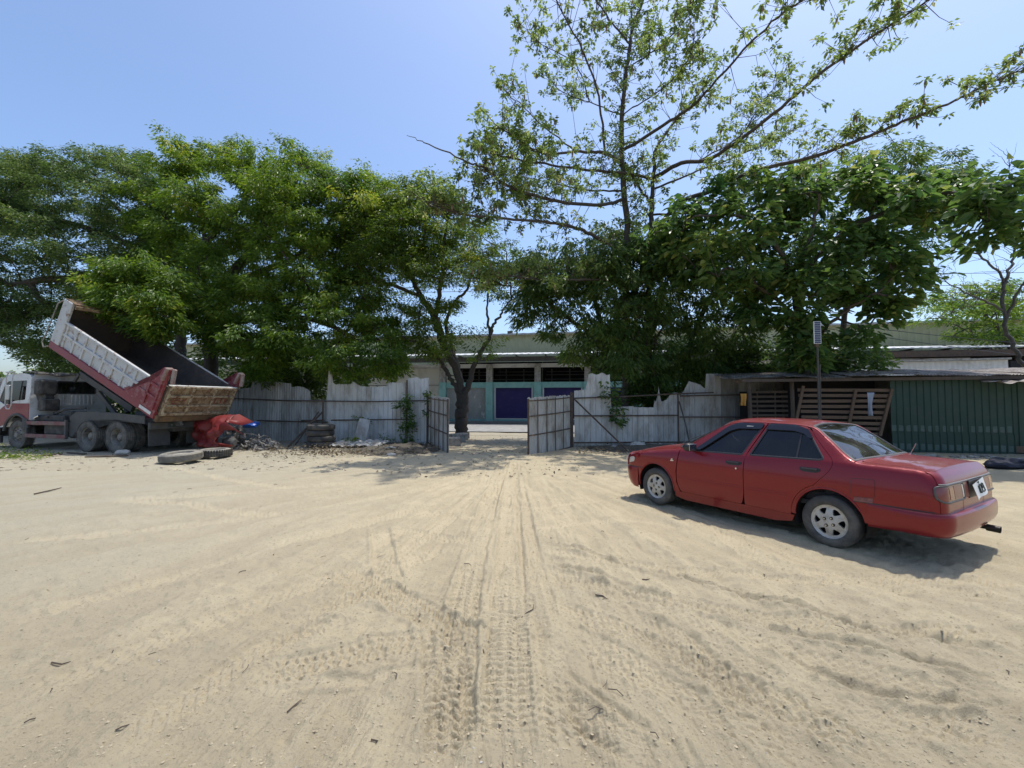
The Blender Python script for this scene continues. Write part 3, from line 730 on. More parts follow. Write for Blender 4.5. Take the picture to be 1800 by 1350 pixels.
# close to the arch: the thin strip behind the rear door edge
qstrip = arcpts(0, 62, 0, 16, AR) + arcpts(0, 0, 62, 16, AR + .043)
fender = [(x, zs(x)) for x in np.linspace(1.985, 2.995, 44)] + [*[(float(XF0(z)) - .061, z) for z in np.linspace(.742, .55, 10)], (2.90, .50), (2.87, .24), (2.775, .24)] + arcpts(2.43, -6, 180, 40) + [(2.075, .285), (1.975, .285)] + [(2.03, .42), (2.03, .60), (1.995, .80)]
rocker = [(2.075, .283), (2.085, .20), (1.9, .165), (.6, .165), (.40, .20), (.36, .283)]
for sg in (1, -1):
    fd = panel('front_door', fside, fdoor, pm, car, [fwin], sgn=sg, gap=.003)
    rd = panel('rear_door', fside, rdoor, pm, car, [rwin], sgn=sg, gap=.003)
    panel('rear_quarter_panel', fside, quarter, pm, car, sgn=sg, gap=.0006)
    panel('wheel_arch_lip', fside, qstrip, pm, car, sgn=sg, gap=0)
    panel('front_fender', fside, fender, pm, car, sgn=sg, gap=.001)
    panel('rocker_panel', fside, rocker, pm, car, sgn=sg, out=-.006)
    for dr, wn_ in ((fd, fwin), (rd, rwin)):
        panel('window', fside, wn_, M['cglass'], dr, sgn=sg, out=-.010, flange=0, gap=0)
        ribbon('window_seal', fside, wn_, .022, .002, bk, dr, sgn=sg, out=-.001)
    ribbon('window_divider', fside, [(.335 + .02 * (z - .95) * 2, z) for z in np.linspace(.95, 1.315, 12)], .022, .003, bk, rd, sgn=sg, out=-.006, closed=False)
    # rain visors, proud of the glass, along the top of each window
    vis = [(1.70, .955), (1.62, 1.015), (1.30, 1.285), (1.17, 1.330), (.815, 1.335), (.840, 1.262), (1.15, 1.256), (1.27, 1.215), (1.60, .955), (1.66, .92)]
    panel('rain_visor', fside, rounded(vis, .03), M['visor'], fd, sgn=sg, out=.016, gap=0, flange=.022)
    vis2 = [(.755, 1.335), (.43, 1.335), (.27, 1.288), (.20, 1.19), (.235, 1.185), (.31, 1.235), (.43, 1.264), (.785, 1.264)]
    panel('rain_visor', fside, rounded(vis2, .025), M['visor'], rd, sgn=sg, out=.016, gap=0, flange=.022)
    if sg > 0:
        mb = MB(); a = fside(np.array([[1.0, 1.305]]))[0]; mb.box(a + [0, .022, -.01], (.09, .004, .018)); mb.build('sticker', M['plate'], fd)
    # handles: dark recess, flap, end caps
    for xh, zh, dr in ((1.105, .815, fd), (.175, .845, rd)):
        hp = rounded([(xh - .105, zh + .022), (xh + .105, zh + .018), (xh + .112, zh - .012, .02), (xh + .07, zh - .030, .03), (xh - .07, zh - .030, .03), (xh - .112, zh - .006, .02)], .02)
        h1 = panel('door_handle', fside, hp, bk, dr, sgn=sg, out=.006, gap=0, h=.02)
        b_ = fside(np.array([[xh, zh + .004]]), sg)[0]
        MB().box(b_ + [0, sg * .014, 0], (.165, .014, .022), bev=.006).build('handle_grip', bk, h1)
    kb = fside(np.array([[1.065, .745]]), sg)[0]
    MB().lathe([(0, .006), (.012, .006), (.013, 0)], 12, 'y', kb if sg > 0 else kb - [0, .004, 0]).build('door_lock', M['chrome'], fd)
    # side mouldings: two thin lines pressed into the doors
    for zz_ in (.520, .490):
        for x0, x1, dr in ((.985, 2.005, fd), (.43, .955, rd)):
            ribbon('moulding_line', fside, [(x, zz_ + .012 * (2 - x) * .5) for x in np.linspace(x0, x1, 30)], .007, .0022, pm, dr, sgn=sg, closed=False)
    ribbon('bumper_gap', fside, [(x, .569) for x in np.linspace(-.255, -.895, 30)], .013, .0018, bk, car, sgn=sg, closed=False)
    ribbon('bumper_gap', fside, [(x, .551) for x in np.linspace(2.68, 3.03, 20)], .013, .0018, bk, car, sgn=sg, closed=False)
    # drip rail along the roof edge
    ribbon('drip_rail', fside, [(x, zs(x) - .001) for x in np.linspace(.10, 1.93, 90)], .012, .004, pm, car, sgn=sg, closed=False)
    # wheel arch lips
    for cx_ in (0, 2.43):
        ribbon('wheel_arch_lip', fside, arcpts(cx_, -5 if cx_ else 0, 185 if cx_ else 152, 50, AR + .006), .020, .007, pm, car, sgn=sg, closed=False)
fl = panel('fuel_flap', fside, rounded([(-.235, .80), (-.235, .62), (-.44, .635), (-.44, .815)], .03), pm, car, out=.0035, gap=0, flange=.02)
ribbon('fuel_flap_gap', fside, rounded([(-.230, .805), (-.230, .615), (-.445, .630), (-.445, .820)], .035), .007, .001, bk, fl, out=-.001)
panel('paint_scar', fside, rounded([(-.26, .612), (-.25, .565), (-.42, .572), (-.43, .622)], .01), mat('scuffed_paint', (.16, .06, .055), .7, dirt=(.30, .12, .10), dscale=12), car, out=.0018, gap=0, flange=0)
# roof, bonnet, boot, glass
def ys(x): return float(np.interp(x, XS, YSPLIT))
def strip(xs_, inn=0.0): return [(x, ys(x) - inn) for x in xs_] + [(x, -ys(x) + inn) for x in xs_[::-1]]
roofp = strip(np.linspace(.335, 1.44, 40))
def crossline(x0, x1, y, n=16, p=2): return [(x0 + (x1 - x0) * (abs(t)) ** p, y * t) for t in np.linspace(1, -1, n)]
# rear glass outline: top edge on roof, sides along the pillars
def edge(xs_, inn): return [(x, ys(x) - inn) for x in xs_]
rg = crossline(.335, .26, .505) + [(x, -ys(x) + .055) for x in np.linspace(.22, -.19, 14)] + crossline(-.315, -.235, .715)[::-1] + edge(np.linspace(-.19, .22, 14), .055)
wsx = crossline(2.185, 2.02, .70) + [(x, -ys(x) + .045) for x in np.linspace(1.95, 1.47, 14)] + crossline(1.475, 1.40, .52)[::-1] + edge(np.linspace(1.47, 1.95, 14), .045)
shell = strip(np.linspace(-.352, 2.225, 130), 0)
shell = [(x, ys(x)) for x in np.linspace(-.235, 2.06, 120)] + crossline(2.205, 2.07, .76)[1:-1] + [(x, -ys(x)) for x in np.linspace(2.06, -.235, 120)] + crossline(-.352, -.25, .77)[::-1][1:-1]
roofo = panel('roof', ftop, shell, pm, car, [rg, wsx], gap=0, mode='t', flange=.02)
panel('rear_window', ftop, rg, M['cglass_rear'], car, out=-.004, gap=0, flange=0, mode='t')
ribbon('rear_window_seal', ftop, rg, .030, .004, M['trim'], car, mode='t')
panel('windscreen', ftop, wsx, M['cglass'], car, out=-.004, gap=0, flange=0, mode='t')
ribbon('windscreen_seal', ftop, wsx, .026, .004, bk, car, mode='t')
lid = crossline(-.358, -.262, .62) + [(-.30, -.665), (-.60, -.665), (-.80, -.655), (-.875, -.63)] + [(-.875, y) for y in np.linspace(-.62, .62, 12)] + [(-.875, .63), (-.80, .655), (-.60, .665), (-.30, .665)]
panel('boot_lid', ftop, lid, pm, car, gap=.003, mode='t')
for sg in (1, -1):
    qt = [(-.262, sg * .665), (-.30, sg * .671), (-.60, sg * .671), (-.80, sg * .661), (-.876, sg * .636)] + [(x, sg * (float(fside(np.array([[x, zs(x)]]))[0, 1]) - .0005)) for x in np.linspace(-.876, -.25, 36)]
    panel('rear_quarter_panel', ftop, qt, pm, car, gap=0, mode='t', h=.02)
bon = crossline(2.215, 2.085, .70) + [(x, -(.715 - .10 * max(0, x - 2.4))) for x in np.linspace(2.12, 2.98, 14)] + [(3.03, y) for y in np.linspace(-.62, .62, 12)] + [(x, .715 - .10 * max(0, x - 2.4)) for x in np.linspace(2.98, 2.12, 14)]
panel('bonnet', ftop, bon, pm, car, gap=.003, mode='t')
for sg in (1, -1):
    ft = [(2.075, sg * .708)] + [(x, sg * (.722 - .10 * max(0, x - 2.4))) for x in np.linspace(2.12, 2.98, 14)] + [(3.03, sg * .622)] + [(x, sg * float(fside(np.array([[x, zs(x)]]))[0, 1] - .0005)) for x in np.linspace(3.03, 2.07, 34)]
    panel('front_fender', ftop, ft, pm, car, gap=0, mode='t', h=.02)
# tail: corner and boot face, from bumper up to the lid
def tailtop(y):
    x = float(frear(np.array([[y, .93]]))[0, 0]); return float(bil(TOP, XS, YS, np.array([max(x, -.878)]), np.array([abs(y)]))[0])
def tedge(z): return float(bil(SIDE, XS, ZS, np.array([float(XR0(z)) + RC]), np.array([z]))[0]) - .038
def girth(y0, y1, z, n=12): return [(y0 + (y1 - y0) * i / n, z) for i in range(n + 1)]
tw = .775
ye = tedge(.925)
tl = [(y, tailtop(y)) for y in np.linspace(ye, -ye, 70)] + [(-tedge(z), z) for z in zq[::-1]] + girth(-tedge(.56) + .02, tedge(.56) - .02, .55, 30) + [(tedge(z), z) for z in zq]
lampL = lambda sg: rounded([(sg * .300, .672), (sg * .300, .826), (sg * .62, .828), (sg * .772, .815, .04), (sg * .782, .76), (sg * .782, .70, .04), (sg * .74, .668, .03)], .02)
panel('tail_panel', frear, tl, pm, car, gap=0, mode='r', h=.025, flange=.02)
for sg in (1, -1):
    tl_ = panel('tail_lamp', frear, lampL(sg), M['lamp_red'], car, out=.009, gap=0, mode='r', h=.02)
    panel('indicator_lens', frear, rounded([(sg * .56, .69), (sg * .56, .808), (sg * .66, .806), (sg * .66, .69)], .01), M['lamp_amber'], tl_, out=.012, gap=0, mode='r', flange=.004, h=.02)
    panel('brown_lens', frear, rounded([(sg * .355, .69), (sg * .355, .810), (sg * .55, .810), (sg * .55, .69)], .01), M['garnish'], tl_, out=.012, gap=0, mode='r', flange=.004, h=.02)
    panel('reverse_lens', frear, rounded([(sg * .312, .69), (sg * .312, .812), (sg * .345, .812), (sg * .345, .69)], .006), M['lamp_clear'], tl_, out=.013, gap=0, mode='r', flange=.005, h=.02)
    ribbon('lamp_trim', frear, lampL(sg), .018, .013, M['trim'], tl_, mode='r', out=.003)
panel('garnish_panel', frear, rounded([(.288, .676), (.288, .822), (-.288, .822), (-.288, .676)], .01), M['garnish'], car, out=.006, gap=0, mode='r')
ribbon('chrome_strip', frear, [(y, .834) for y in np.linspace(.75, -.75, 60)], .014, .012, mat('dull_chrome', (.22, .20, .18), .45, metal=.4), car, mode='r', closed=False)
for sy in (.315, -.315):
    ribbon('boot_seam', frear, [(sy, z) for z in np.linspace(.56, .665, 8)], .007, .0012, bk, car, mode='r', closed=False)
# bent number plate hanging from its top
pl = MB(); U = np.linspace(-.17, .17, 13); Vv = np.linspace(-.075, .075, 7); V_ = []; F_ = []
def platept(u, v, o=0): # lifted at the lower edge and skewed
    lift = .022 + (.075 - v) * .22 + .012 * math.sin(u * 22) * (.1 - v) * 4
    a = R(9)
    uu = u * math.cos(a) - v * math.sin(a); vv = u * math.sin(a) + v * math.cos(a)
    return (-.985 - lift - o, -.045 + -uu, .742 + vv - .0)
for o in (0, .0025):
    for v in Vv:
        for u in U: V_.append(platept(u, v, o))
k = len(U); n_ = len(U) * len(Vv)
for b0_ in (0, n_):
    for j in range(len(Vv) - 1):
        for i in range(k - 1): F_.append((b0_ + j * k + i, b0_ + j * k + i + 1, b0_ + (j + 1) * k + i + 1, b0_ + (j + 1) * k + i))
plo = pl.add(V_, F_).build('number_plate', M['plate'], car, smooth=True)
MB().box((-.982, -.055, .742), (.012, .40, .17), bev=.004).build('plate_recess', bk, plo)
def segchar(ch, u0, w, h_):
    S = {'1': 'bc', '0': 'abcdef', '9': 'abcfgd'}[ch]
    seg = {'a': ((0, h_), (w, h_)), 'b': ((w, h_), (w, h_ / 2)), 'c': ((w, h_ / 2), (w, 0)), 'd': ((0, 0), (w, 0)), 'e': ((0, 0), (0, h_ / 2)), 'f': ((0, h_ / 2), (0, h_)), 'g': ((0, h_ / 2), (w, h_ / 2))}
    mb = MB()
    for c_ in S:
        (a, b), (c2, d) = seg[c_]
        mb.bar(platept(u0 + a, b - h_ / 2, .004), platept(u0 + c2, d - h_ / 2, .004), .003, .013)
    return mb
for ch, u0 in (('1', -.075), ('0', -.02), ('9', .035)):
    segchar(ch, u0, .034, .075).build('plate_character', M['plate_ink'], plo)
MB().poly([platept(-.045, .072, .004), platept(.02, .072, .004), platept(.0, .048, .004)], (1, 0, 0), .002).build('plate_emblem', M['plate_ink'], plo)

# bumpers: a profile swept round each end
def plan_rear(n=16):
    P = []
    for x in np.linspace(-.375, -.70, 9): P.append((x, float(fside(np.array([[x, .50]]))[0, 1])))
    cyy = P[-1][1] - .17; cxx = -.795
    for t in np.linspace(0, 90, n): P.append((cxx - .185 * math.sin(R(t)), cyy + .17 * math.cos(R(t))))
    for y in np.linspace(cyy, 0, 8)[1:]: P.append((cxx - .185 - .03 * (1 - (y / cyy) ** 2), y))
    return P + [(x, -y) for x, y in P[-2::-1]]
def plan_front(n=16):
    P = []
    for x in np.linspace(2.80, 2.88, 4): P.append((x, float(fside(np.array([[x, .50]]))[0, 1])))
    cyy = P[-1][1] - .26; cxx = 2.88
    for t in np.linspace(0, 80, n): P.append((cxx + .27 * math.sin(R(t)), cyy + .26 * math.cos(R(t))))
    x0, y0 = P[-1]
    for y in np.linspace(y0, 0, 8)[1:]: P.append((x0 + .05 * (1 - (y / y0) ** 2), y))
    return P + [(x, -y) for x, y in P[-2::-1]]
def sweep(name, plan, prof, mt, parent, ramp):
    P = np.array(plan); t = np.roll(P, -1, 0) - np.roll(P, 1, 0); t[0] = P[1] - P[0]; t[-1] = P[-1] - P[-2]
    n = np.stack([t[:, 1], -t[:, 0]], 1); n /= np.linalg.norm(n, axis=1, keepdims=True)
    if n[0, 1] < 0: n = -n
    s = np.concatenate([[0], np.cumsum(np.linalg.norm(np.diff(P, axis=0), axis=1))]); s = np.minimum(s, s[-1] - s)
    k = np.clip(s / ramp, 0, 1); k = k * k * (3 - 2 * k); m = len(P); V = []
    for o, z, tw_ in prof:
        V.append(np.column_stack([P + n * (o * (tw_ + (1 - tw_) * k))[:, None] if False else P + n * (o * (.25 + .75 * k))[:, None], np.full(m, z)]))
    V = np.vstack(V); F = []
    i = np.arange(m - 1)
    for q in range(len(prof) - 1): F.append(np.stack([q * m + i, q * m + i + 1, (q + 1) * m + i + 1, (q + 1) * m + i], 1))
    me = npmesh(name, V, F, mt, True); o = link(bpy.data.objects.new(name, me), parent)
    bm = bmesh.new(); bm.from_mesh(me); bmesh.ops.recalc_face_normals(bm, faces=bm.faces); bm.to_mesh(me); bm.free()
    me.set_sharp_from_angle(angle=R(50))
    return o
prof_r = [(-.06, .566, 0), (-.004, .568, 0), (.022, .562, 0), (.032, .550, 0), (.037, .53, 0), (.040, .47, 0), (.034, .41, 0), (.018, .365, 0), (-.008, .335, 0), (-.06, .325, 0)]
rb = sweep('rear_bumper', plan_rear(), prof_r, pm, car, .35)
sweep('front_bumper', plan_front(), [(-.08, .545, 0), (.0, .548, 0), (.02, .54, 0), (.028, .52, 0), (.03, .44, 0), (.018, .34, 0), (-.02, .25, 0), (-.05, .215, 0), (-.12, .21, 0)], pm, car, .25)
# nose: headlamps and grille
def fedge(z): return float(bil(SIDE, XS, ZS, np.array([float(XF0(z)) - RC * 1.6]), np.array([z]))[0]) - .038
def nosetop(y):
    x = float(ffront(np.array([[y, .75]]))[0, 0]); return float(bil(TOP, XS, YS, np.array([min(x, 3.03)]), np.array([abs(y)]))[0])
yf = fedge(.742)
fz = [(y, nosetop(y)) for y in np.linspace(yf, -yf, 50)] + [(-fedge(z), z) for z in np.linspace(.742, .55, 10)] + [(y, .54) for y in np.linspace(-.68, .68, 20)] + [(fedge(z), z) for z in np.linspace(.55, .742, 10)]
panel('nose_panel', ffront, fz, pm, car, gap=0, mode='f', h=.03)
for sg in (1, -1):
    hl = [(sg * .40, .60), (sg * .40, .715), (sg * .62, .712), (sg * .700, .690), (sg * .705, .60)]
    panel('headlamp', ffront, rounded(hl, .02), M['lamp_clear'], car, out=.012, gap=0, mode='f', h=.02)
    ci = rounded([(3.0, .690), (2.90, .715), (2.87, .69), (2.89, .63), (3.02, .60)], .015)
    panel('corner_lamp', fside, ci, M['lamp_clear'], car, out=.004, gap=0, sgn=sg, h=.02)
panel('grille', ffront, rounded([(.37, .61), (.37, .71), (-.37, .71), (-.37, .61)], .02), bk, car, out=.006, gap=0, mode='f')
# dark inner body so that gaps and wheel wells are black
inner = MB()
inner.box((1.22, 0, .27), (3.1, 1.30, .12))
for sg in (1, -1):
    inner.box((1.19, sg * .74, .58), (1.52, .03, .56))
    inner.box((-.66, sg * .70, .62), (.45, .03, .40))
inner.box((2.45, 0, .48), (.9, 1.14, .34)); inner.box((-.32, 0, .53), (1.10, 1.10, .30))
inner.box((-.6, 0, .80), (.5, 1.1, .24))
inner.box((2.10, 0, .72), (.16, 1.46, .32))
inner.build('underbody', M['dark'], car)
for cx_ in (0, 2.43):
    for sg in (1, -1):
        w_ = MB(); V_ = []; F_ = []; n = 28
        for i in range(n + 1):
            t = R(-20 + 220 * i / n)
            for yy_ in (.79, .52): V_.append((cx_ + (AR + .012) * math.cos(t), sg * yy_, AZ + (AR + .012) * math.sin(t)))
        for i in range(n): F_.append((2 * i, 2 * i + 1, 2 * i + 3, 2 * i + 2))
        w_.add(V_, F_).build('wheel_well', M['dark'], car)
# cabin
it = MB(); it.box((1.78, 0, .86), (.32, 1.34, .13), bev=.03); it.box((-.02, 0, .925), (.42, 1.36, .03)); it.box((.9, 0, .45), (1.8, 1.4, .05)); it.build('dashboard', M['seat'], car)
def seat(x, y):
    m_ = MB(); m_.box((x + .16, y, .54), (.50, .48, .16), bev=.05)
    m_.box((x - .12, y, .82), (.12, .48, .60), Matrix.Rotation(R(-14), 3, 'Y'), bev=.05); m_.box((x - .22, y, 1.16), (.09, .26, .15), Matrix.Rotation(R(-10), 3, 'Y'), bev=.04)
    return m_.build('seat', M['seat'], car, angle=40)
seat(1.0, .36); seat(1.0, -.36)
m_ = MB(); m_.box((.18, 0, .52), (.5, 1.3, .16), bev=.05); m_.box((-.02, 0, .78), (.14, 1.3, .50), Matrix.Rotation(R(-18), 3, 'Y'), bev=.05); m_.build('rear_bench', M['seat'], car, angle=40)
sw = MB(); C0 = Vector((1.50, .36, .93)); ax1 = Vector((0, 1, 0)); ax2 = Vector((.45, 0, .89)).normalized()
sw.tube([C0 + ax1 * .18 * math.cos(t) + ax2 * .18 * math.sin(t) for t in np.linspace(0, 2 * math.pi, 25)], .013, 6, False)
sw.tube([C0 - ax1 * .17, C0, C0 + ax1 * .17], .014, 5); sw.tube([C0, C0 - ax2 * .17], .014, 5); sw.tube([C0, C0 + Vector((.25, 0, -.14))], .02, 6)
sw.build('steering_wheel', M['black'], car, smooth=True)
# door mirrors
for sg in (1, -1):
    mr_ = MB()
    V_ = []; F_ = []
    prof = [(-.055, .02), (-.05, .7), (-.02, .95), (.03, .92), (.07, .62), (.085, .1)]
    nn = 16
    for dx, sc in prof:
        for k_ in range(nn):
            t = 2 * math.pi * k_ / nn
            cx2 = abs(math.cos(t)) ** .6 * (1 if math.cos(t) > 0 else -1); sz = abs(math.sin(t)) ** .6 * (1 if math.sin(t) > 0 else -1)
            V_.append((1.70 + dx, sg * (.925 + .10 * cx2 * sc), .975 + .062 * sz * sc))
    for i in range(len(prof) - 1):
        for k_ in range(nn): F_.append((i * nn + k_, i * nn + (k_ + 1) % nn, (i + 1) * nn + (k_ + 1) % nn, (i + 1) * nn + k_))
    mr_.add(V_, F_); mr_.box((1.72, sg * .815, .935), (.07, .10, .05), bev=.012)
    mo = mr_.build('door_mirror', bk, car, angle=50)
    MB().box((1.648, sg * .925, .975), (.006, .16, .09), bev=.002).build('mirror_glass', M['chrome'], mo)
# exhaust, aerial, wipers
MB().tube([(-.55, -.42, .30), (-.90, -.44, .285), (-.98, -.44, .28)], .024, 10, False).tube([(-.97, -.44, .28), (-1.075, -.44, .275)], .036, 10, False).build('exhaust_pipe', mat('sooty_pipe', (.05, .045, .04), .5, metal=.6), car, smooth=True)
MB().tube([(-.30, -.60, .985), (-.36, -.60, 1.12)], .0045, 6).tube([(-.295, -.60, .975), (-.30, -.60, .995)], .012, 8).build('aerial', M['chrome'], car)
MB().tube([(2.10, .55, .99), (1.98, .30, 1.10), (1.93, .05, 1.14)], .006, 5).tube([(2.14, -.05, 1.0), (2.03, -.30, 1.10), (1.97, -.55, 1.10)], .006, 5).build('wiper', bk, car)
bg = MB(); b_ = fside(np.array([[2.095, .735]]))[0]; bg.box(b_ + [0, .003, 0], (.055, .004, .018), bev=.001); bg.box(b_ + [.0, .003, .022], (.03, .004, .012)); bg.build('fender_badge', M['chrome'], car)

# wheels
def car_wheel(parent):
    w = empty('wheel'); w.parent = parent
    t = MB()
    prof = [(.185, -.075), (.192, -.088), (.215, -.094), (.245, -.092), (.268, -.082), (.280, -.070), (.2865, -.062)]
    tread = []
    for gy_ in (-.040, -.013, .013, .040): tread += [(.2885, gy_ - .006), (.281, gy_ - .004), (.281, gy_ + .004), (.2885, gy_ + .006)]
    full = prof + tread + [(r_, -h_) for r_, h_ in prof[::-1]] 
    t.lathe(full, 72, 'y'); t.build('tyre', M['rubber_car'], w, angle=60)
    # raised sidewall rings
    holes = []
    for k_ in range(6):
        a0 = R(60 * k_ + 20)
        q = [(.082, -4), (.118, -19), (.150, -21), (.157, -6), (.150, 14), (.128, 11)]
        hp = rounded([(r_ * math.cos(a0 + R(d)), r_ * math.sin(a0 + R(d))) for r_, d in q], .016, 4)
        holes.append(hp)
    ring = [(.192 * math.cos(t_), .192 * math.sin(t_)) for t_ in np.linspace(0, 2 * math.pi, 73)[:-1]]
    def dome(P, sgn=1):
        r = np.hypot(P[:, 0], P[:, 1])
        y = .074 + .012 * np.exp(-(r / .07) ** 2) - .010 * np.exp(-((r - .155) / .035) ** 2) + .006 * np.clip((r - .172) / .01, 0, 1)
        return np.stack([P[:, 0], y, P[:, 1]], 1)
    panel('rim', dome, ring, M['alloy'], w, [shrink(hh, 0) for hh in holes], gap=0, flange=.03, h=.014)
    MB().lathe([(.188, .06), (.18, .02), (.178, -.06), (.05, -.05), (.05, .03), (.0, .03)], 40, 'y').build('brake_disc', M['dark'], w)
    for k_ in range(4):
        lug = MB(); lr = MB()
        a = R(45 + 90 * k_); cx_, cz_ = .050 * math.cos(a), .050 * math.sin(a)
        lr.lathe([(.0, .0835), (.0165, .0835), (.018, .078)], 14, 'y', (cx_, .0035, cz_)); lug.lathe([(0, .094), (.007, .094), (.009, .088), (.009, .08)], 6, 'y', (cx_, 0, cz_))
        lr.build('nut_recess', M['black'], w); lug.build('wheel_nut', M['chrome'], w)
    for o in list(w.children):
        pass
    return w
M['rubber_car'] = mat('car_tyre_rubber', (.045, .044, .042), .75, var=(.075, .072, .065), scale=6, dirt=(.15, .135, .11), dscale=6, dlim=(.45, .75), bump=.15)
w0 = car_wheel(car)
for i, (x_, sg, rot) in enumerate(((0, 1, 14), (2.43, 1, 40), (0, -1, 5), (2.43, -1, 70))):
    w = w0 if i == 0 else dup(w0, car)
    w.location = (x_, sg * .715, .286)
    w.rotation_euler = (0, R(rot), 0) if sg > 0 else (0, R(rot), math.pi)
# ------------------------------------------------------------ street, buildings, fence, gate, shed
M['asphalt'] = mat('street_concrete', (.26, .255, .24), .9, var=(.33, .325, .305), scale=.8, dirt=(.20, .19, .17), dscale=2.5, bump=.2)
def bl(X, off=0.0): return 33.0 - .15 * X + off           # the warehouse front stands slightly askew
rd = MB()
V_ = []; F_ = []
for i, X in enumerate(np.linspace(-90, 90, 37)):
    for o in (-9.6, -1.6): V_.append((X, bl(X, o), .05))
for i in range(36): F_.append((2 * i, 2 * i + 2, 2 * i + 3, 2 * i + 1))
rd.add(V_, F_); tag(rd.build('street', M['asphalt']), 'pale concrete street behind the fence', kind='structure')
pv = MB(); V_ = []
for i, X in enumerate(np.linspace(-90, 90, 37)):
    V_ += [(X, bl(X, -1.6), -.05), (X, bl(X, -1.6), .18), (X, bl(X, .6), .2)]
F_ = [f for i in range(36) for f in ((3 * i, 3 * i + 3, 3 * i + 4, 3 * i + 1), (3 * i + 1, 3 * i + 4, 3 * i + 5, 3 * i + 2))]
pv.add(V_, F_); tag(pv.build('pavement', mat('pavement_concrete', (.12, .12, .115), .9, var=(.18, .175, .165), scale=2)), 'dark kerbed pavement along the warehouse', kind='structure')

M['cream'] = mat('cream_render', (.56, .54, .47), .9, var=(.50, .48, .41), scale=.6, dirt=(.38, .36, .30), dscale=1.2, dlim=(.52, .75), stretch=(1, 1, .4))
M['teal'] = mat('teal_paint', (.20, .42, .39), .7, var=(.25, .46, .43), scale=1.5, dirt=(.16, .27, .25), dscale=2.5, dlim=(.5, .75))
M['purple'] = mat('purple_shutter', (.026, .017, .105), .55, var=(.034, .023, .13), scale=2, dirt=(.06, .045, .12), dscale=3, dlim=(.5, .8))
M['greywall'] = mat('grey_blockwork', (.24, .25, .24), .9, var=(.32, .33, .32), scale=2, dirt=(.55, .55, .53), dscale=3.5, dlim=(.60, .64), stretch=(1, 1, .5))
M['olive'] = mat('olive_sheet', (.40, .40, .24), .6, var=(.44, .44, .27), scale=.5, dirt=(.34, .33, .22), dscale=1.5, dlim=(.5, .8))
M['whitesheet'] = mat('white_roof_sheet', (.62, .62, .60), .55, var=(.52, .52, .50), scale=.7, dirt=(.38, .36, .32), dscale=2, dlim=(.52, .8))
M['steel'] = mat('dark_steel', (.055, .055, .055), .6, var=(.09, .085, .08), scale=4)

ROT = math.atan(-.15)
bd = empty('warehouse', (0, 33.0, 0), ROT, 'long low warehouse across the street with teal columns, purple shutters and a cream blank wall', 'building')
COLS = [-1.7 + 3.62 * k for k in range(-1, 12)]
def rib(mb, x0, x1, y, z0, z1, pitch=.3, dep=.04, ax='x'):
    """vertical ribbed sheet in the plane y"""
    n = int(abs(x1 - x0) / pitch); V_ = []; F_ = []; prof = []
    for i in range(n):
        a = x0 + (x1 - x0) * i / n; s = (x1 - x0) / n
        prof += [(a, 0), (a + .62 * s, 0), (a + .74 * s, -dep), (a + .88 * s, -dep)]
    prof.append((x1, 0))
    for a, d in prof: V_ += [(a, y + d, z0), (a, y + d, z1)]
    for i in range(len(prof) - 1): F_.append((2 * i, 2 * i + 2, 2 * i + 3, 2 * i + 1))
    return mb.add(V_, F_)
wl = MB(); wl.box((-17.4, .25, 2.15), (24.0, .3, 4.3)); wall1 = wl.build('blank_wall', M['cream'], bd)
gr = MB(); gr.box((-17.4, .085, 2.9), (24, .03, .03)); gr.box((-17.4, .085, 1.4), (24, .03, .03)); gr.build('wall_joint', M['steel'], wall1)
for i, xc in enumerate(COLS[:-1]):
    x1 = COLS[i + 1]
    c_ = MB(); c_.box((xc, .05, 1.55), (.52, .5, 3.1)); c_.build('column', M['teal'], bd)
    c_ = MB(); c_.box((xc, .052, 3.75), (.44, .46, 1.3)); c_.build('column_head', M['concrete'], bd)
    lint = MB(); lint.box(((xc + x1) / 2, .12, 2.88), (3.62 - .52, .3, .42)); lint.box(((xc + x1) / 2, .14, .26), (3.1, .3, .14)); lint.build('beam', M['teal'], bd)
    for zz_, yy_ in ((3.35, 1.2), (3.75, 2.2), (4.05, 3.0)): MB().box(((xc + x1) / 2 + .3 * math.sin(i * 2 + zz_), yy_, zz_), (3.3, .12, .07)).build('inner_beam', M['steel'], bd)
    for xx_ in (-.9, .5): MB().box(((xc + x1) / 2 + xx_, 2.2, 3.6), (.1, .1, 1.2)).build('inner_post', M['steel'], bd)
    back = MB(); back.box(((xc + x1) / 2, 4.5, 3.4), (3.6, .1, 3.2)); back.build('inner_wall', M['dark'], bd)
    if i in (0,):
        p_ = MB(); p_.box(((xc + x1) / 2, .2, 1.5), (3.06, .2, 2.34)); p_.build('wall_infill', M['greywall'], bd)
    else:
        fr = MB()
        for sx in (-1, 1): fr.box(((xc + x1) / 2 + sx * 1.40, .06, 1.5), (.10, .12, 2.34))
        fr.box(((xc + x1) / 2, .06, .36), (2.7, .12, .06)); f_ = fr.build('shutter_frame', mat('pale_frame', (.5, .52, .55), .6) if i == 1 else bpy.data.materials['pale_frame'], bd)
        for sx in (-1, 1): wbx = MB().box(((xc + x1) / 2 + sx * 1.50, .16, 1.5), (.12, .2, 2.34)).build('door_jamb', M['teal'], bd)
        sh = MB(); V_ = []; F_ = []; n = 26
        for k in range(n):
            z = .40 + 2.26 * k / n; dz = 2.26 / n
            for zz_, yy_ in ((z, .16), (z + dz * .5, .135), (z + dz, .16)): V_ += [((xc + x1) / 2 - 1.36, yy_, zz_), ((xc + x1) / 2 + 1.36, yy_, zz_)]
        for k in range(n * 3 - 1): F_.append((2 * k, 2 * k + 1, 2 * k + 3, 2 * k + 2))
        sh.add(V_, F_).build('roller_shutter', M['purple'], f_)
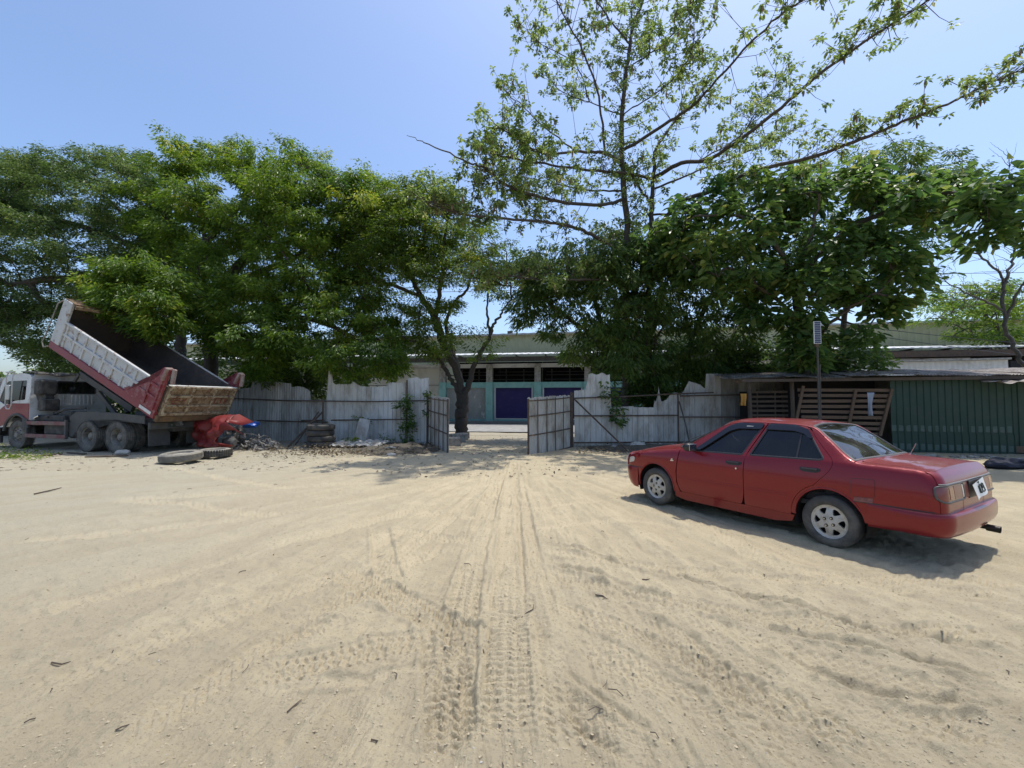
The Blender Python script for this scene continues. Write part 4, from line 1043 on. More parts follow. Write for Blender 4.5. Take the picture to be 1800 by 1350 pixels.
# canopy: polycarbonate strip, fascia, purlins, sheet roof
fs = MB(); fs.box((6, -1.0, 4.72), (72, .08, .34)); fs.build('fascia', M['steel'], bd)
st = MB(); st.box((9, .12, 4.33), (42, .04, .30)); st.build('light_strip', M['whitesheet'], bd)
# roof sheets sloping up away from the street
V_ = []; F_ = []; n = 420; z0, z1, ya, yb = 5.02, 6.15, -1.5, 8
for i in range(n + 1):
    x = -32 + 72 * i / n; d = .03 if (i % 3 == 0) else 0
    V_ += [(x, ya, z0 + d), (x, yb, z1 + d), (x, ya, z0 - .05)]
for i in range(n): F_ += [(3 * i, 3 * i + 3, 3 * i + 4, 3 * i + 1), (3 * i + 2, 3 * i + 5, 3 * i + 3, 3 * i)]
MB().add(V_, F_).build('roof', M['whitesheet'], bd)
for k in range(34):
    MB().box((-31 + 2.1 * k, -.3, 4.93), (.09, 2.3, .10)).build('rafter', M['steel'], bd)
# upper warehouse behind in olive sheets
wh = empty('olive_warehouse', (0, 45, 0), math.atan(-.2), 'tall olive sheet metal warehouse wall rising behind the low roof', 'building')
m_ = MB(); rib(m_, -40, 62, 0, 2, 8.55, .55, .06); m_.build('wall', M['olive'], wh)
m_ = MB(); V_ = []; F_ = []
for i in range(201):
    x = -40.5 + 103 * i / 200; d = .04 if i % 2 else 0
    V_ += [(x, -.5, 8.50 + d), (x, 14, 9.6 + d), (x, -.5, 8.36)]
for i in range(200): F_ += [(3 * i, 3 * i + 3, 3 * i + 4, 3 * i + 1), (3 * i + 2, 3 * i + 5, 3 * i + 3, 3 * i)]
m_.add(V_, F_).build('roof', mat('grey_roof', (.30, .31, .31), .5, var=(.38, .38, .37), scale=1), wh)
for x in (-.5, 12, 26): MB().box((x, 1.5, 8.9), (.5, .5, .35), bev=.03).build('roof_vent', M['steel'], wh)
# white clad building end on the right
we = empty('white_clad_shed', (0, 0, 0), 0, 'plain white clad wall showing above the shack roof on the right', 'building')
m_ = MB(); a, b = W(1488, 640, 27), W(1772, 640, 24.6); d = (b - a).normalized()
nn = 60; V_ = []; F_ = []
for i in range(nn + 1):
    p = a + (b - a) * i / nn; o = .025 if i % 2 else 0
    V_ += [(p.x, p.y - o, 0), (p.x, p.y - o, 3.96)]
for i in range(nn): F_.append((2 * i, 2 * i + 2, 2 * i + 3, 2 * i + 1))
m_.add(V_, F_); m_.build('wall', M['whitesheet'], we)
m_ = MB(); m_.bar((a.x, a.y - .1, 4.02), (b.x, b.y - .1, 4.02), .3, .10); m_.build('roof', M['concrete'], we)
m_ = MB(); m_.bar((a.x - 2, a.y + .6, 4.45), (b.x + 6, b.y - .4, 4.45), .3, .34); m_.build('dark_fascia', M['rust'], we)
m_ = MB(); m_.bar((b.x + .1, b.y + .1, 3.3), (b.x + 5, b.y - .5, 3.3), .3, 1.2); m_.build('dark_bay', M['dark'], we)

# ---- corrugated fence
def sheetmat(nm, a, b, c, rust=(.20, .12, .07)):
    m = mat(nm, a, .6, var=b, scale=1.3, dirt=c, dscale=2.6, dlim=(.46, .66), stretch=(1, 1, .35))
    return m
M['sheetA'] = sheetmat('weathered_sheet_pale', (.54, .53, .49), (.44, .43, .395), (.28, .26, .22))
M['sheetB'] = sheetmat('weathered_sheet_grey', (.40, .395, .37), (.32, .315, .29), (.20, .18, .145))
M['sheetC'] = sheetmat('weathered_sheet_bluish', (.56, .56, .54), (.47, .47, .455), (.33, .32, .29))
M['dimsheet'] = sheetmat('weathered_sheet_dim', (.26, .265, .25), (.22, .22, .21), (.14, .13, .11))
def topz(px, prof):
    return np.interp(px, [p[0] for p in prof], [p[1] for p in prof])
def sheet_run(parent, P0, P1, prof, botpx, m, pitch=.2, ribw=.035, dep=.025, width=.82, lean=0, seed=0, off=0.0, mats=None):
    """sheets standing between two world points; their ragged top follows prof (photo pixel row per column)"""
    r = random.Random(seed); P0 = Vector((*P0, 0)); P1 = Vector((*P1, 0)); L = (P1 - P0).length; d = (P1 - P0) / L
    n = Vector((d.y, -d.x, 0))
    if n.y > 0: n = -n
    k = max(1, round(L / width)); cnt = 0
    for j in range(k):
        a = j / k * L; b = (j + 1) / k * L + .04; tilt = r.uniform(-.012, .012); oo = off + r.uniform(0, .018); zb = r.uniform(-.05, .04)
        xs_ = []; t = a
        nr = max(2, round((b - a) / pitch))
        for q in range(nr):
            s = a + (b - a) * q / nr; e = (b - a) / nr
            xs_ += [(s, 0), (s + .25 * e, .0015), (s + .5 * e, .004), (s + e - ribw * 1.2, 0), (s + e - ribw * .9, dep), (s + e - ribw * .4, dep)]
        xs_.append((b, 0))
        V_ = []; F_ = []; nz = 6
        for s, dd in xs_:
            p = P0 + d * s
            px = 900 + F_PX * p.x / p.y
            yt = topz(px, prof); zt = EYE + (EYE - EYE) + (706.2 - yt) / F_PX * p.y + r.uniform(-.006, .006)
            for q in range(nz + 1):
                z = zb + (zt - zb) * q / nz
                wv = .010 * math.sin(z * 2.3 + j * 1.7 + s) + tilt * z
                w = p + n * (dd + oo + wv + lean * z)
                V_.append((w.x + tilt * z * .5, w.y, z))
        for i in range(len(xs_) - 1):
            for q in range(nz):
                o = i * (nz + 1) + q; F_.append((o, o + nz + 1, o + nz + 2, o + 1))
        mm = (mats or [m])[r.randrange(len(mats or [m]))]
        o_ = MB().add(V_, F_).build('sheet', mm, parent)
        md = o_.modifiers.new('t', 'SOLIDIFY'); md.thickness = .0015
def rail(parent, pts, w=.05, name='rail'):
    return MB().tube(pts, w / 2, 6).build(name, M['rust'], parent)

def at(px, Y): return ((px - 900) / F_PX * Y, Y)
Lm = [M['sheetA'], M['sheetA'], M['sheetC']]
fl_ = empty('fence', (*at(560, 17.6), 0), 0, 'run of ragged grey corrugated sheets left of the gate with creeper near its end', 'fence')
def rel(o, e):      # keep world placement under an empty that stands at the fence
    for c in e.children: c.matrix_parent_inverse = Matrix.Translation(-e.location)
left_prof = [(380, 690), (415, 684), (442, 681), (443, 671), (452, 669), (461, 664), (468, 663), (474, 665), (484, 670), (498, 673), (512, 674), (513, 681), (524, 679), (535, 681), (546, 688), (546.5, 703), (575, 703), (576, 652), (583, 652), (584.5, 672), (589, 676), (605, 675), (617, 675), (618, 671), (622, 671), (628, 676), (635, 679), (645, 680), (656, 681), (670, 679.5), (681, 678), (682, 675), (689, 672), (700, 673.5), (714, 672), (727, 673), (732, 675)]
sheet_run(fl_, at(372, 20.6), at(470, 18.9), left_prof, 770, M['sheetB'], pitch=.22, mats=[M['sheetA'], M['sheetB']], seed=1, width=.95)
sheet_run(fl_, at(470, 18.9), at(574, 17.5), left_prof, 775, M['sheetB'], pitch=.16, mats=[M['sheetB'], M['sheetA']], seed=2, width=.85)
sheet_run(fl_, at(575, 17.5), at(728, 17.2), left_prof, 778, M['sheetA'], pitch=.17, mats=Lm, seed=3, width=.8)
sheet_run(fl_, at(716, 17.05), at(752, 17.0), [(715, 666), (733, 663), (740, 666), (752, 664)], 778, M['sheetC'], pitch=.16, mats=[M['sheetC']], seed=4, width=.45)
for (pxa, ya, Ya), (pxb, yb_, Yb), (pxc, yc, Yc) in [((405, 700, 19.8), (500, 704, 18.3), (576, 705, 17.35)), ((576, 705, 17.35), (660, 706, 17.15), (752, 704, 16.85)), ((452, 739, 19.0), (520, 741, 18.0), (576, 742, 17.35)), ((530, 739, 17.8), (640, 738, 17.15), (726, 737, 16.95))]:
    rail(fl_, [W(pxa, ya, Ya), W(pxb, yb_, Yb), W(pxc, yc, Yc)], .055)
rail(fl_, [Vector((*at(568, 17.3), -.1)), W(568, 700, 17.3)], .06, 'post')
rail(fl_, [Vector((*at(716, 16.95), -.1)), W(715.5, 668, 16.95)], .06, 'post')
rail(fl_, [W(567, 724, 17.2), Vector((*at(508, 15.9), .02))], .07, 'brace')
rail(fl_, [W(560, 724, 17.3), Vector((*at(520, 16.4), .02))], .05, 'brace')
# loose and fallen scraps
tag(MB().poly([W(632, 735, 16.6), W(651, 738, 16.6), W(643, 776, 16.3), W(621, 775, 16.3)], (0, 1, .1), .01).build('sheet_scrap', M['sheetB']), 'narrow bluish sheet offcut leaning against the fence left of the creeper', 'metal sheet')
ps = Vector((*at(625, 15.8), .08))
m_ = MB(); V_ = []; F_ = []
for i in range(13):
    for j in (0, 1):
        V_.append((ps.x - .9 + 1.8 * i / 12 + (.25 if j else 0), ps.y - .35 + .7 * j, .08 + .05 * (i % 2) + .14 * j + .02 * math.sin(i)))
for i in range(12): F_.append((2 * i, 2 * i + 2, 2 * i + 3, 2 * i + 1))
tag(m_.add(V_, F_).build('fallen_sheet', M['sheetB']), 'crumpled pale roofing sheet lying on the ground beside the tyre stack', 'metal sheet')

fr_ = empty('fence', (*at(1100, 16.8), 0), 0, 'grey corrugated fence right of the gate with broken sheets and a diagonal brace', 'fence')
right_prof = [(1005, 688), (1009, 687), (1020, 686), (1031, 684), (1031.5, 659), (1040, 656), (1048, 659), (1058, 655), (1066, 660), (1072, 657), (1073, 716), (1089, 715), (1112, 714), (1113, 716), (1148, 716), (1148.5, 704), (1151, 704), (1154, 708), (1156.5, 679), (1158, 679), (1160, 706), (1165, 705), (1171, 702), (1178, 692), (1185, 690), (1192, 691)]
sheet_run(fr_, at(1009, 16.3), at(1192, 17.0), right_prof, 780, M['sheetA'], pitch=.20, mats=[M['sheetA'], M['sheetB'], M['sheetA']], seed=5, width=.98)
r2 = [(1192, 697), (1199, 690), (1206, 678), (1210, 670), (1220, 673), (1229, 676), (1236, 682), (1240, 684), (1240.5, 657), (1267, 657), (1290, 660), (1400, 660)]
sheet_run(fr_, at(1193, 17.3), at(1400, 18.2), r2, 780, M['sheetB'], pitch=.22, mats=[M['sheetB'], M['dimsheet']], seed=6, width=.95)
for pts in ([W(1009, 700, 16.2), W(1100, 697, 16.55), W(1192, 692, 16.9), W(1254, 690, 17.3)], [W(1009, 731, 16.2), W(1192, 730, 16.9)], [W(1192, 733, 17.1), W(1300, 733, 17.5)], [W(1009, 778, 16.2), W(1192, 777, 16.9), W(1225, 777, 17.1)], [W(1192, 696, 17.1), W(1300, 694, 17.5)]):
    rail(fr_, pts, .055)
rail(fr_, [Vector((*at(1192, 16.95), -.1)), W(1191.5, 691, 16.95)], .05, 'post')
rail(fr_, [W(1010, 702, 16.15), Vector((*at(1103, 14.6), .02))], .06, 'brace')
MB().tube([W(1194, 706, 16.8), W(1205, 745, 16.3), W(1213, 782, 15.9)], [.03, .025, .035], 6).build('brace', M['barkgrey'], fr_)
pl_ = MB(); pl_.box(((at(1009, 16.3)[0] + at(1192, 17.0)[0]) / 2, 16.75, .03), (4.25, .14, .16), Matrix.Rotation(math.atan2(.7, 4.1), 3, 'Z')); pl_.build('plinth', M['concrete'], fr_)
for e in (fl_, fr_): rel(None, e)

# ---- gate leaves
def gate(hx, fx, zh, zf, bars, label, facing):
    H = Vector((*hx, 0)); Fv = Vector((*fx, 0)); L = (Fv - H).length
    g = empty('gate_leaf', H, math.atan2(Fv.y - H.y, Fv.x - H.x), label, 'gate')
    def zb(s): return zh[0] + (zf[0] - zh[0]) * s / L
    def zt(s): return zh[1] + (zf[1] - zh[1]) * s / L
    sd = facing
    V_ = []; F_ = []; xs_ = []; n = round(L / .21)
    for i in range(n):
        s = L * i / n; e = L / n; xs_ += [(s, 0), (s + .4 * e, .003), (s + e * .80, 0), (s + e * .86, .02), (s + e * .95, .02)]
    xs_.append((L, 0)); rg_ = random.Random(3)
    for s, dd in xs_: V_ += [(s, dd, zb(s)), (s, dd, zt(s) + rg_.uniform(-.02, .03))]
    for i in range(len(xs_) - 1): F_.append((2 * i, 2 * i + 2, 2 * i + 3, 2 * i + 1))
    o = MB().add(V_, F_).build('sheet', M['sheetA' if facing < 0 else 'sheetC'], g); md = o.modifiers.new('t', 'SOLIDIFY'); md.thickness = .0015
    o.data.materials[0] = M['gate_sheet']
    y = sd * .035
    for s in (0.0, L): MB().bar((s, y, zb(s) - .02), (s, y, zt(s) - (.02 if s else -.1)), .045).build('frame_post', M['rust'], g)
    for f in (.0, .36, .69, .955):
        MB().tube([(L * t, y + sd * .012 * math.sin(t * 7), (zb(L * t) + (zt(L * t) - zb(L * t)) * f) - .015 * math.sin(t * 3)) for t in np.linspace(0, 1, 6)], .021, 6).build('frame_rail', M['rust'], g)
    for i in range(1, bars):
        s = L * i / bars; MB().tube([(s, y, zb(s)), (s + .01, y, (zb(s) + zt(s)) / 2), (s, y, zt(s) - .03)], .014, 5).build('frame_bar', M['rust'], g)
    for f in (.2, .8): MB().lathe([(0, -.08), (.03, -.08), (.03, .08), (0, .08)], 8, 'z', (0, y, zb(0) + (zt(0) - zb(0)) * f)).build('hinge', M['rust'], g)
    return g
M['gate_sheet'] = sheetmat('gate_sheet', (.50, .49, .45), (.40, .385, .34), (.25, .22, .175))
gate((at(753, 16.9)[0], 16.9), (at(789, 14.4)[0], 14.4), (.12, 1.86), (-.06, 1.74), 5, 'open left gate leaf of grey sheet on a rusty bar frame, seen nearly edge on', -1)
gate((at(1002, 16.0)[0], 16.0), (at(927, 13.6)[0], 13.6), (.02, 1.87), (-.05, 1.74), 5, 'open right gate leaf of pale sheet seen almost face on', 1)
for px_, Y_, yt, lb in ((752, 17.0, 692, 'rusty gate post at the left end of the opening, wrapped by creeper'), (1005.5, 16.15, 690, 'rusty gate post at the right side of the opening')):
    p = at(px_, Y_)
    m_ = MB(); m_.tube([(*p, -.2), W(px_, yt, Y_)], .045, 8); o = m_.build('gate_post', M['rust']); tag(o, lb, 'post', 'gate posts')

# ---- shack on the right
sk = empty('shack', (12.0, 14.5, 0), 0, 'low patched shack with a rusty corrugated roof, green sheet wall and pallet front', 'shack')
M['green'] = mat('green_sheet', (.010, .038, .026), .6, var=(.014, .048, .033), scale=2, dirt=(.03, .05, .038), dscale=3, dlim=(.5, .8))
M['greenfade'] = mat('scuffed_green_sheet', (.05, .085, .070), .75, var=(.10, .13, .11), scale=6, dirt=(.06, .11, .09), dscale=4)
M['rustroof'] = mat('rusted_roof', (.42, .40, .37), .6, var=(.20, .155, .12), scale=3.2, dirt=(.085, .055, .04), dscale=3.4, dlim=(.44, .56), stretch=(1, 1, 1))
M['wood'] = mat('pallet_wood', (.15, .10, .065), .85, var=(.105, .07, .046), scale=6, dirt=(.09, .065, .05), dscale=5, dlim=(.5, .8), stretch=(.6, 3, 3))
M['darkwood'] = mat('dark_wood', (.06, .045, .035), .85, var=(.10, .075, .055), scale=6)
A0 = Vector((*at(1316, 15.9), 0)); A1 = Vector((21.5, 12.3, 0)); dS = (A1 - A0).normalized(); nS = Vector((dS.y, -dS.x, 0))   # toward the yard
LS = (A1 - A0).length
def S_(s, o, z): p = A0 + dS * s + nS * o; return Vector((p.x, p.y, z))
def s_at(px):   # distance along the front of the point seen at column px
    k = (px - 900) / F_PX
    return (k * A0.y - A0.x) / (dS.x - k * dS.y)
# roof in overlapping sheets
rr_ = random.Random(11); s = -.9; j = 0
while s < LS:
    w = .95; V_ = []; F_ = []; tl_ = rr_.uniform(-.035, .035); zo = rr_.uniform(-.02, .03); n = 36; of = rr_.uniform(-.12, .10)
    left = max(0, 1 - (s + .9) / 1.8)
    for i in range(n + 1):
        x = s + (w + .08) * i / n; c = .016 * math.sin(2 * math.pi * i / n * 12)
        for o, z in ((.55 + of - left * .5, 2.46), (-.6, 2.60), (-1.9, 2.74), (-3.2, 2.86)):
            V_.append(S_(x, o, z + c + zo + tl_ * (i / n - .5) + .02 * math.sin(x * 1.7 + o)))
    for i in range(n):
        for q in range(3): F_.append((4 * i + q, 4 * i + 4 + q, 4 * i + 5 + q, 4 * i + 1 + q))
    o = MB().add(V_, F_).build('roof_sheet', M['rustroof'], sk); md = o.modifiers.new('t', 'SOLIDIFY'); md.thickness = .004
    s += w; j += 1
m_ = MB(); m_.bar(S_(-.3, .42, 2.37), S_(LS, .42, 2.37), .06, .10); m_.build('eave_beam', M['darkwood'], sk)
m_ = MB(); m_.bar(S_(-.4, -.1, 2.36), S_(5.2, .05, 2.40), .05, .07); m_.build('rafter', M['wood'], sk)
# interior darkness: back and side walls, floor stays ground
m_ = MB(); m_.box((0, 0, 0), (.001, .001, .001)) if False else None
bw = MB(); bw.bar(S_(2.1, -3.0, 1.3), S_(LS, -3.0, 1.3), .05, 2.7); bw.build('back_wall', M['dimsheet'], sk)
for s_, o_ in ((s_at(1316), .05), (s_at(1392), .0), (s_at(1400), -1.5)):
    MB().tube([S_(s_, o_, -.1), S_(s_ + .02, o_, 1.2), S_(s_, o_, 2.42)], [.085, .075, .07], 7).build('post', M['darkwood'], sk)
# dark slatted screen set back between the posts
sa, sb = s_at(1322), s_at(1388)
for k in range(9):
    z = .62 + .17 * k; MB().bar(S_(sa, -.55, z), S_(sb + .1, -.55, z + .01), .02, .085).build('slat', M['darkwood'], sk)
for s_ in (sa + .3, sb - .3): MB().bar(S_(s_, -.6, .4), S_(s_, -.6, 2.1), .06, .03).build('slat_post', M['darkwood'], sk)
bwall = MB(); bwall.bar(S_(sa - .1, -1.5, 1.0), S_(sb + .5, -1.5, 1.0), .03, 2.05); bwall.build('shade_panel', M['dark'], sk)  # black sheet added behind the slats to paint the interior shade
bwall = MB(); bwall.bar(S_(s_at(1395), -1.0, 1.2), S_(s_at(1565), -1.0, 1.2), .03, 2.35); bwall.build('shade_panel', M['dark'], sk)
# pallet front: slats with two skewed uprights
pa, pb = s_at(1398), s_at(1568)
pt = empty('pallet_screen', (0, 0, 0)); pt.parent = sk
for k in range(9):
    z = 2.03 - .185 * k; r0 = rr_.uniform(-.012, .012)
    MB().bar(S_(pa + .05 + .02 * k, .06, z + r0), S_(pb - .05 - .05 * k, .06, z - .01 - r0), .02, .105, (0, 0, 1)).build('slat', M['wood'], pt)
for (s0, z0_, s1, z1_) in ((pa - .12, .5, pa + .22, 2.18), ((pa + pb) / 2 + .05, .5, (pa + pb) / 2 + .35, 2.02), (pb - .42, .5, pb - .04, 2.06)):
    MB().bar(S_(s0, .10, z0_), S_(s1, .10, z1_), .045, .09, (1, 0, 0)).build('upright', M['wood'], pt)
# green wall of upright sheets with scuffed bands
def greenwall(px0, px1, o, z0_, z1_, nm='green_wall'):
    a, b = s_at(px0), s_at(px1); n = max(1, round((b - a) / .19)); prof = []
    for i in range(n):
        s = a + (b - a) * i / n; e = (b - a) / n; prof += [(s, 0), (s + e * .76, 0), (s + e * .84, .022), (s + e * .93, .022)]
    prof.append((b, 0))
    V_ = []; F_ = []
    for s, d in prof: V_ += [S_(s, o + d, z0_), S_(s, o + d, z1_)]
    for i in range(len(prof) - 1): F_.append((2 * i, 2 * i + 2, 2 * i + 3, 2 * i + 1))
    return MB().add([tuple(v) for v in V_], F_).build(nm, M['green'], sk)
def band(wall, px0, px1, o, z0_, z1_):
    a, b = s_at(px0), s_at(px1); n = max(1, round((b - a) / .19))
    for i in range(n):
        s = a + (b - a) * i / n; e = (b - a) / n * .70
        P = rounded([(s + .01, z0_ + rr_.uniform(0, .015)), (s + e, z0_ + rr_.uniform(0, .015)), (s + e, z1_ - rr_.uniform(0, .03)), (s + .01, z1_ - rr_.uniform(0, .03))], .02, 2)
        MB().poly([S_(p[0], o, p[1]) for p in P], nS, .004).build('scuff_patch', M['greenfade'], wall)
g1 = greenwall(1562, 1776, .10, .05, 2.40); band(g1, 1562, 1690, .1025, .66, .87); band(g1, 1700, 1775, .1025, .66, .87)
g2 = greenwall(1562, 1776, .135, .0, .62, 'lower_green_wall'); band(g2, 1562, 1775, .1375, .07, .28)
g3 = greenwall(1776, 2100, .02, .25, 2.30)
MB().bar(S_(s_at(1776), .06, .15), S_(LS, .06, .15), .05, .2).build('skirt_plank', M['wood'], sk)
MB().bar(S_(s_at(1560), .0, .0), S_(LS, .0, .0), .1, .25).build('footing', M['dark'], sk)
# bent awning sheets at the right end
V_ = []; F_ = []; a, b = s_at(1706), s_at(1900); n = 40
for i in range(n + 1):
    s = a + (b - a) * i / n
    for o, z in ((.95, 2.18 + .10 * i / n), (.55, 2.235 + .10 * i / n), (.1, 2.36)): V_.append(tuple(S_(s + .05 * o, o, z + .03 * math.sin(i * .9) + (.05 if i < 3 and o > .9 else 0))))
for i in range(n):
    for q in range(2): F_.append((3 * i + q, 3 * i + 3 + q, 3 * i + 4 + q, 3 * i + 1 + q))
o = MB().add(V_, F_).build('awning_sheet', M['rustroof'], sk); md = o.modifiers.new('t', 'SOLIDIFY'); md.thickness = .004
for e in (sk,):
    for c in e.children: c.matrix_parent_inverse = Matrix.Translation(-e.location)

def cloth(name, px0, px1, y0, y1, Y, m, label, seed=0):
    r = random.Random(seed); nx, nz = 9, 12; V_ = []; F_ = []
    for j in range(nz + 1):
        for i in range(nx + 1):
            u = i / nx; v = j / nz
            px = px0 + (px1 - px0) * (.5 + (u - .5) * (1 - .35 * math.sin(v * 2.2) * (1 if seed else .6)) + .05 * math.sin(v * 5 + seed)); py = y0 + (y1 - y0) * v
            p = W(px, py, Y); V_.append((p.x, p.y - .045 * math.sin(u * 9 + seed) * (.3 + v), p.z))
    for j in range(nz):
        for i in range(nx): o = j * (nx + 1) + i; F_.append((o, o + 1, o + nx + 2, o + nx + 1))
    o = MB().add(V_, F_).build(name, m, smooth=True); md = o.modifiers.new('t', 'SOLIDIFY'); md.thickness = .006
    return tag(o, label, 'cloth')
cloth('rag', 1301, 1312, 692, 713, 15.6, mat('orange_cloth', (.42, .22, .045), .9), 'orange rag hanging beside the dark shack post')
cloth('hanging_shirt', 1523, 1537, 690, 731, 14.25, mat('grey_cloth', (.27, .30, .36), .9), 'pale grey shirt hung over the pallet front of the shack', 2)

# ---- solar lamp post
so = empty('solar_lamp', (*at(1439, 13.6), 0), 0, 'thin pole carrying an upright solar panel lamp before the shack', 'street lamp')
x_, y_ = at(1439, 13.6)
z_ = lambda py: W(1439, py, 13.6).z
MB().tube([(0, 0, -.2), (.0, 0, 1.5), (.0, 0, z_(603))], .030, 8).build('pole', M['barkgrey'], so)
MB().tube([(.06, .03, -.1), (.07, .03, 1.4), (.08, .03, z_(640))], .022, 6).build('stake', M['barkgrey'], so)
zc = (z_(566) + z_(604)) / 2; hh = z_(566) - z_(604)
f_ = MB().box((-.02, -.04, zc), (.225, .03, hh + .02), bev=.005).build('panel_frame', mat('panel_frame', (.62, .63, .64), .4), so)
for k in range(12): MB().box((-.02, -.060, zc - hh / 2 + hh * (k + .5) / 12), (.18, .008, hh / 12 * .82)).build('solar_cell', bpy.data.materials.get('solar_cell') or mat('solar_cell', (.03, .04, .09), .2), f_)
MB().box((-.02, .0, zc - hh / 2 - .05), (.10, .09, .10), bev=.01).build('lamp_head', M['rust'], so)

# ---- tyres
def tyre_mesh(Ro, Ri, w, name, m, tread=True, n=64):
    b = MB(); h = w / 2
    prof = [(Ri, -h * .55), (Ri + .02, -h * .9), (Ri + (Ro - Ri) * .5, -h), (Ro - .05, -h * .90), (Ro - .014, -h * .70), (Ro - .004, -h * .5)]
    if tread:
        for g in np.linspace(-.45, .45, 4) * h: prof += [(Ro, g - .012), (Ro - .016, g - .009), (Ro - .016, g + .009), (Ro, g + .012)]
    prof += [(Ro - .004, h * .5), (Ro - .014, h * .70), (Ro - .05, h * .90), (Ri + (Ro - Ri) * .5, h), (Ri + .02, h * .9), (Ri, h * .55), (Ri + .01, 0), (Ri, -h * .55)]
    b.lathe(prof, n, 'z'); return b
tA = empty('tyre', (*G(318, 812), .15), 0, 'large flat lying truck wheel with round holes in its disc, nearest on the sand', 'tyre')
tA.rotation_euler = (R(3), R(-2), 0)
M['rubberpale'] = mat('rubber_sandy', (.15, .14, .12), .9, var=(.22, .205, .17), scale=4, dirt=(.30, .27, .21), dscale=5, dlim=(.45, .7), bump=.3)
tyre_mesh(.50, .28, .24, 'tyre', 0).build('rubber', M['rubberpale'], tA, angle=40)
d_ = MB(); d_.lathe([(.285, .06), (.27, .05), (.22, .015), (.19, .03), (.12, .03), (.12, -.02), (.285, -.04)], 48, 'z')
dd = d_.build('rim', mat('dusty_rim', (.50, .46, .37), .8, var=(.38, .35, .28), scale=8), tA, angle=40)
for k in range(8):
    a = R(45 * k); MB().lathe([(0, .0475), (.026, .0475), (.028, .03)], 10, 'z', (.245 * math.cos(a), .245 * math.sin(a), -.004)).build('hand_hole', M['dark'], dd)
tB = empty('tyre', (*G(378, 803), .13), 1, 'dark lugged truck tyre lying just behind the nearest flat wheel', 'tyre')
tyre_mesh(.43, .25, .22, 'tyre', 0).build('rubber', M['rubberpale'], tB, angle=40)
lg = MB()
for k in range(40):
    a = 2 * math.pi * k / 40
    for zz_ in (-.055, .055): lg.box((.435 * math.cos(a), .435 * math.sin(a), zz_), (.02, .04, .085), a)
lg.build('tread', M['rubber'], tB)
tB2 = MB(); tB2.lathe([(.255, .05), (.20, .02), (.10, .03), (.10, -.02), (.255, -.03)], 40, 'z'); tB2.build('rim', bpy.data.materials['dusty_rim'], tB)
sx_, sy_ = at(565, 15.7)
for k, (lab, dx) in enumerate((('bottom tyre of the stack against the fence', .0), ('second tyre from the bottom of the stack by the fence', .03), ('third tyre of the stack by the fence', -.02), ('top tyre of the stack by the fence', .01))):
    t = empty('tyre', (sx_ + dx, sy_, .10 + .195 * k + .05), k * .7, lab, 'tyre', 'tyres stacked at the fence')
    tyre_mesh(.475, .27, .205, 'tyre', 0, tread=False).build('rubber', M['rubber'], t, angle=40)
# ------------------------------------------------------------ trees
M['leafA'] = leafmat('leaf_rain_tree', (.038, .082, .026), (.125, .190, .050), (.20, .24, .07), .46)
M['leafB'] = leafmat('leaf_fresh', (.045, .105, .018), (.170, .265, .038), (.28, .30, .05), .5)
M['leafC'] = leafmat('leaf_yellowish', (.050, .095, .018), (.150, .230, .034), (.24, .25, .05), .5)
M['leafD'] = leafmat('leaf_dark', (.034, .076, .022), (.110, .180, .040), (.17, .21, .05), .48)
M['leafE'] = leafmat('leaf_broad', (.042, .100, .030), (.135, .220, .055), (.28, .31, .09), .50, rough=.38)
M['leafK'] = leafmat('leaf_kapok', (.085, .14, .040), (.22, .30, .085), (.30, .31, .13), .50)
M['leafdry'] = leafmat('leaf_dry', (.09, .07, .045), (.20, .16, .10), (.32, .26, .17), .1, .8)

def leaves(C, D, L, wr=.35, seed=0, fold=.25, cup=None):
    """one bent quad per leaf: C base points, D axis directions, L lengths"""
    g = np.random.default_rng(seed); n = len(C)
    D = D / (np.linalg.norm(D, axis=1, keepdims=True) + 1e-9)
    U = np.cross(D, g.normal(0, .45, (n, 3)) + [0, 0, 1.0]); U /= np.linalg.norm(U, axis=1, keepdims=True) + 1e-9
    N_ = np.cross(U, D); w = (L * wr / 2)[:, None]; l = L[:, None]
    droop = np.array([0, 0, -1.0]) * l * .16
    V = np.stack([C, C + D * l * .48 + U * w + N_ * l * fold * .2, C + D * l + droop, C + D * l * .48 - U * w + N_ * l * fold * .2], 1).reshape(-1, 3)
    F = np.arange(n * 4).reshape(-1, 4)
    return V, F
def broad(C, D, L, wr, seed):
    """six-cornered oval leaves"""
    g = np.random.default_rng(seed); n = len(C)
    D = D / (np.linalg.norm(D, axis=1, keepdims=True) + 1e-9)
    U = np.cross(D, g.normal(0, .5, (n, 3)) + [0, 0, 1.0]); U /= np.linalg.norm(U, axis=1, keepdims=True) + 1e-9
    N_ = np.cross(U, D); w = (L * wr / 2)[:, None]; l = L[:, None]
    dz = np.array([0, 0, -1.0])
    P = [C, C + D * l * .28 + U * w * .72 + N_ * w * .25, C + D * l * .68 + U * w + N_ * w * .3 + dz * l * .05, C + D * l + dz * l * .14, C + D * l * .68 - U * w + N_ * w * .3 + dz * l * .05, C + D * l * .28 - U * w * .72 + N_ * w * .25]
    V = np.stack(P, 1).reshape(-1, 3); b = np.arange(n)[:, None] * 6
    F = np.concatenate([b + [0, 1, 2, 3], b + [0, 3, 4, 5]])
    return V, F
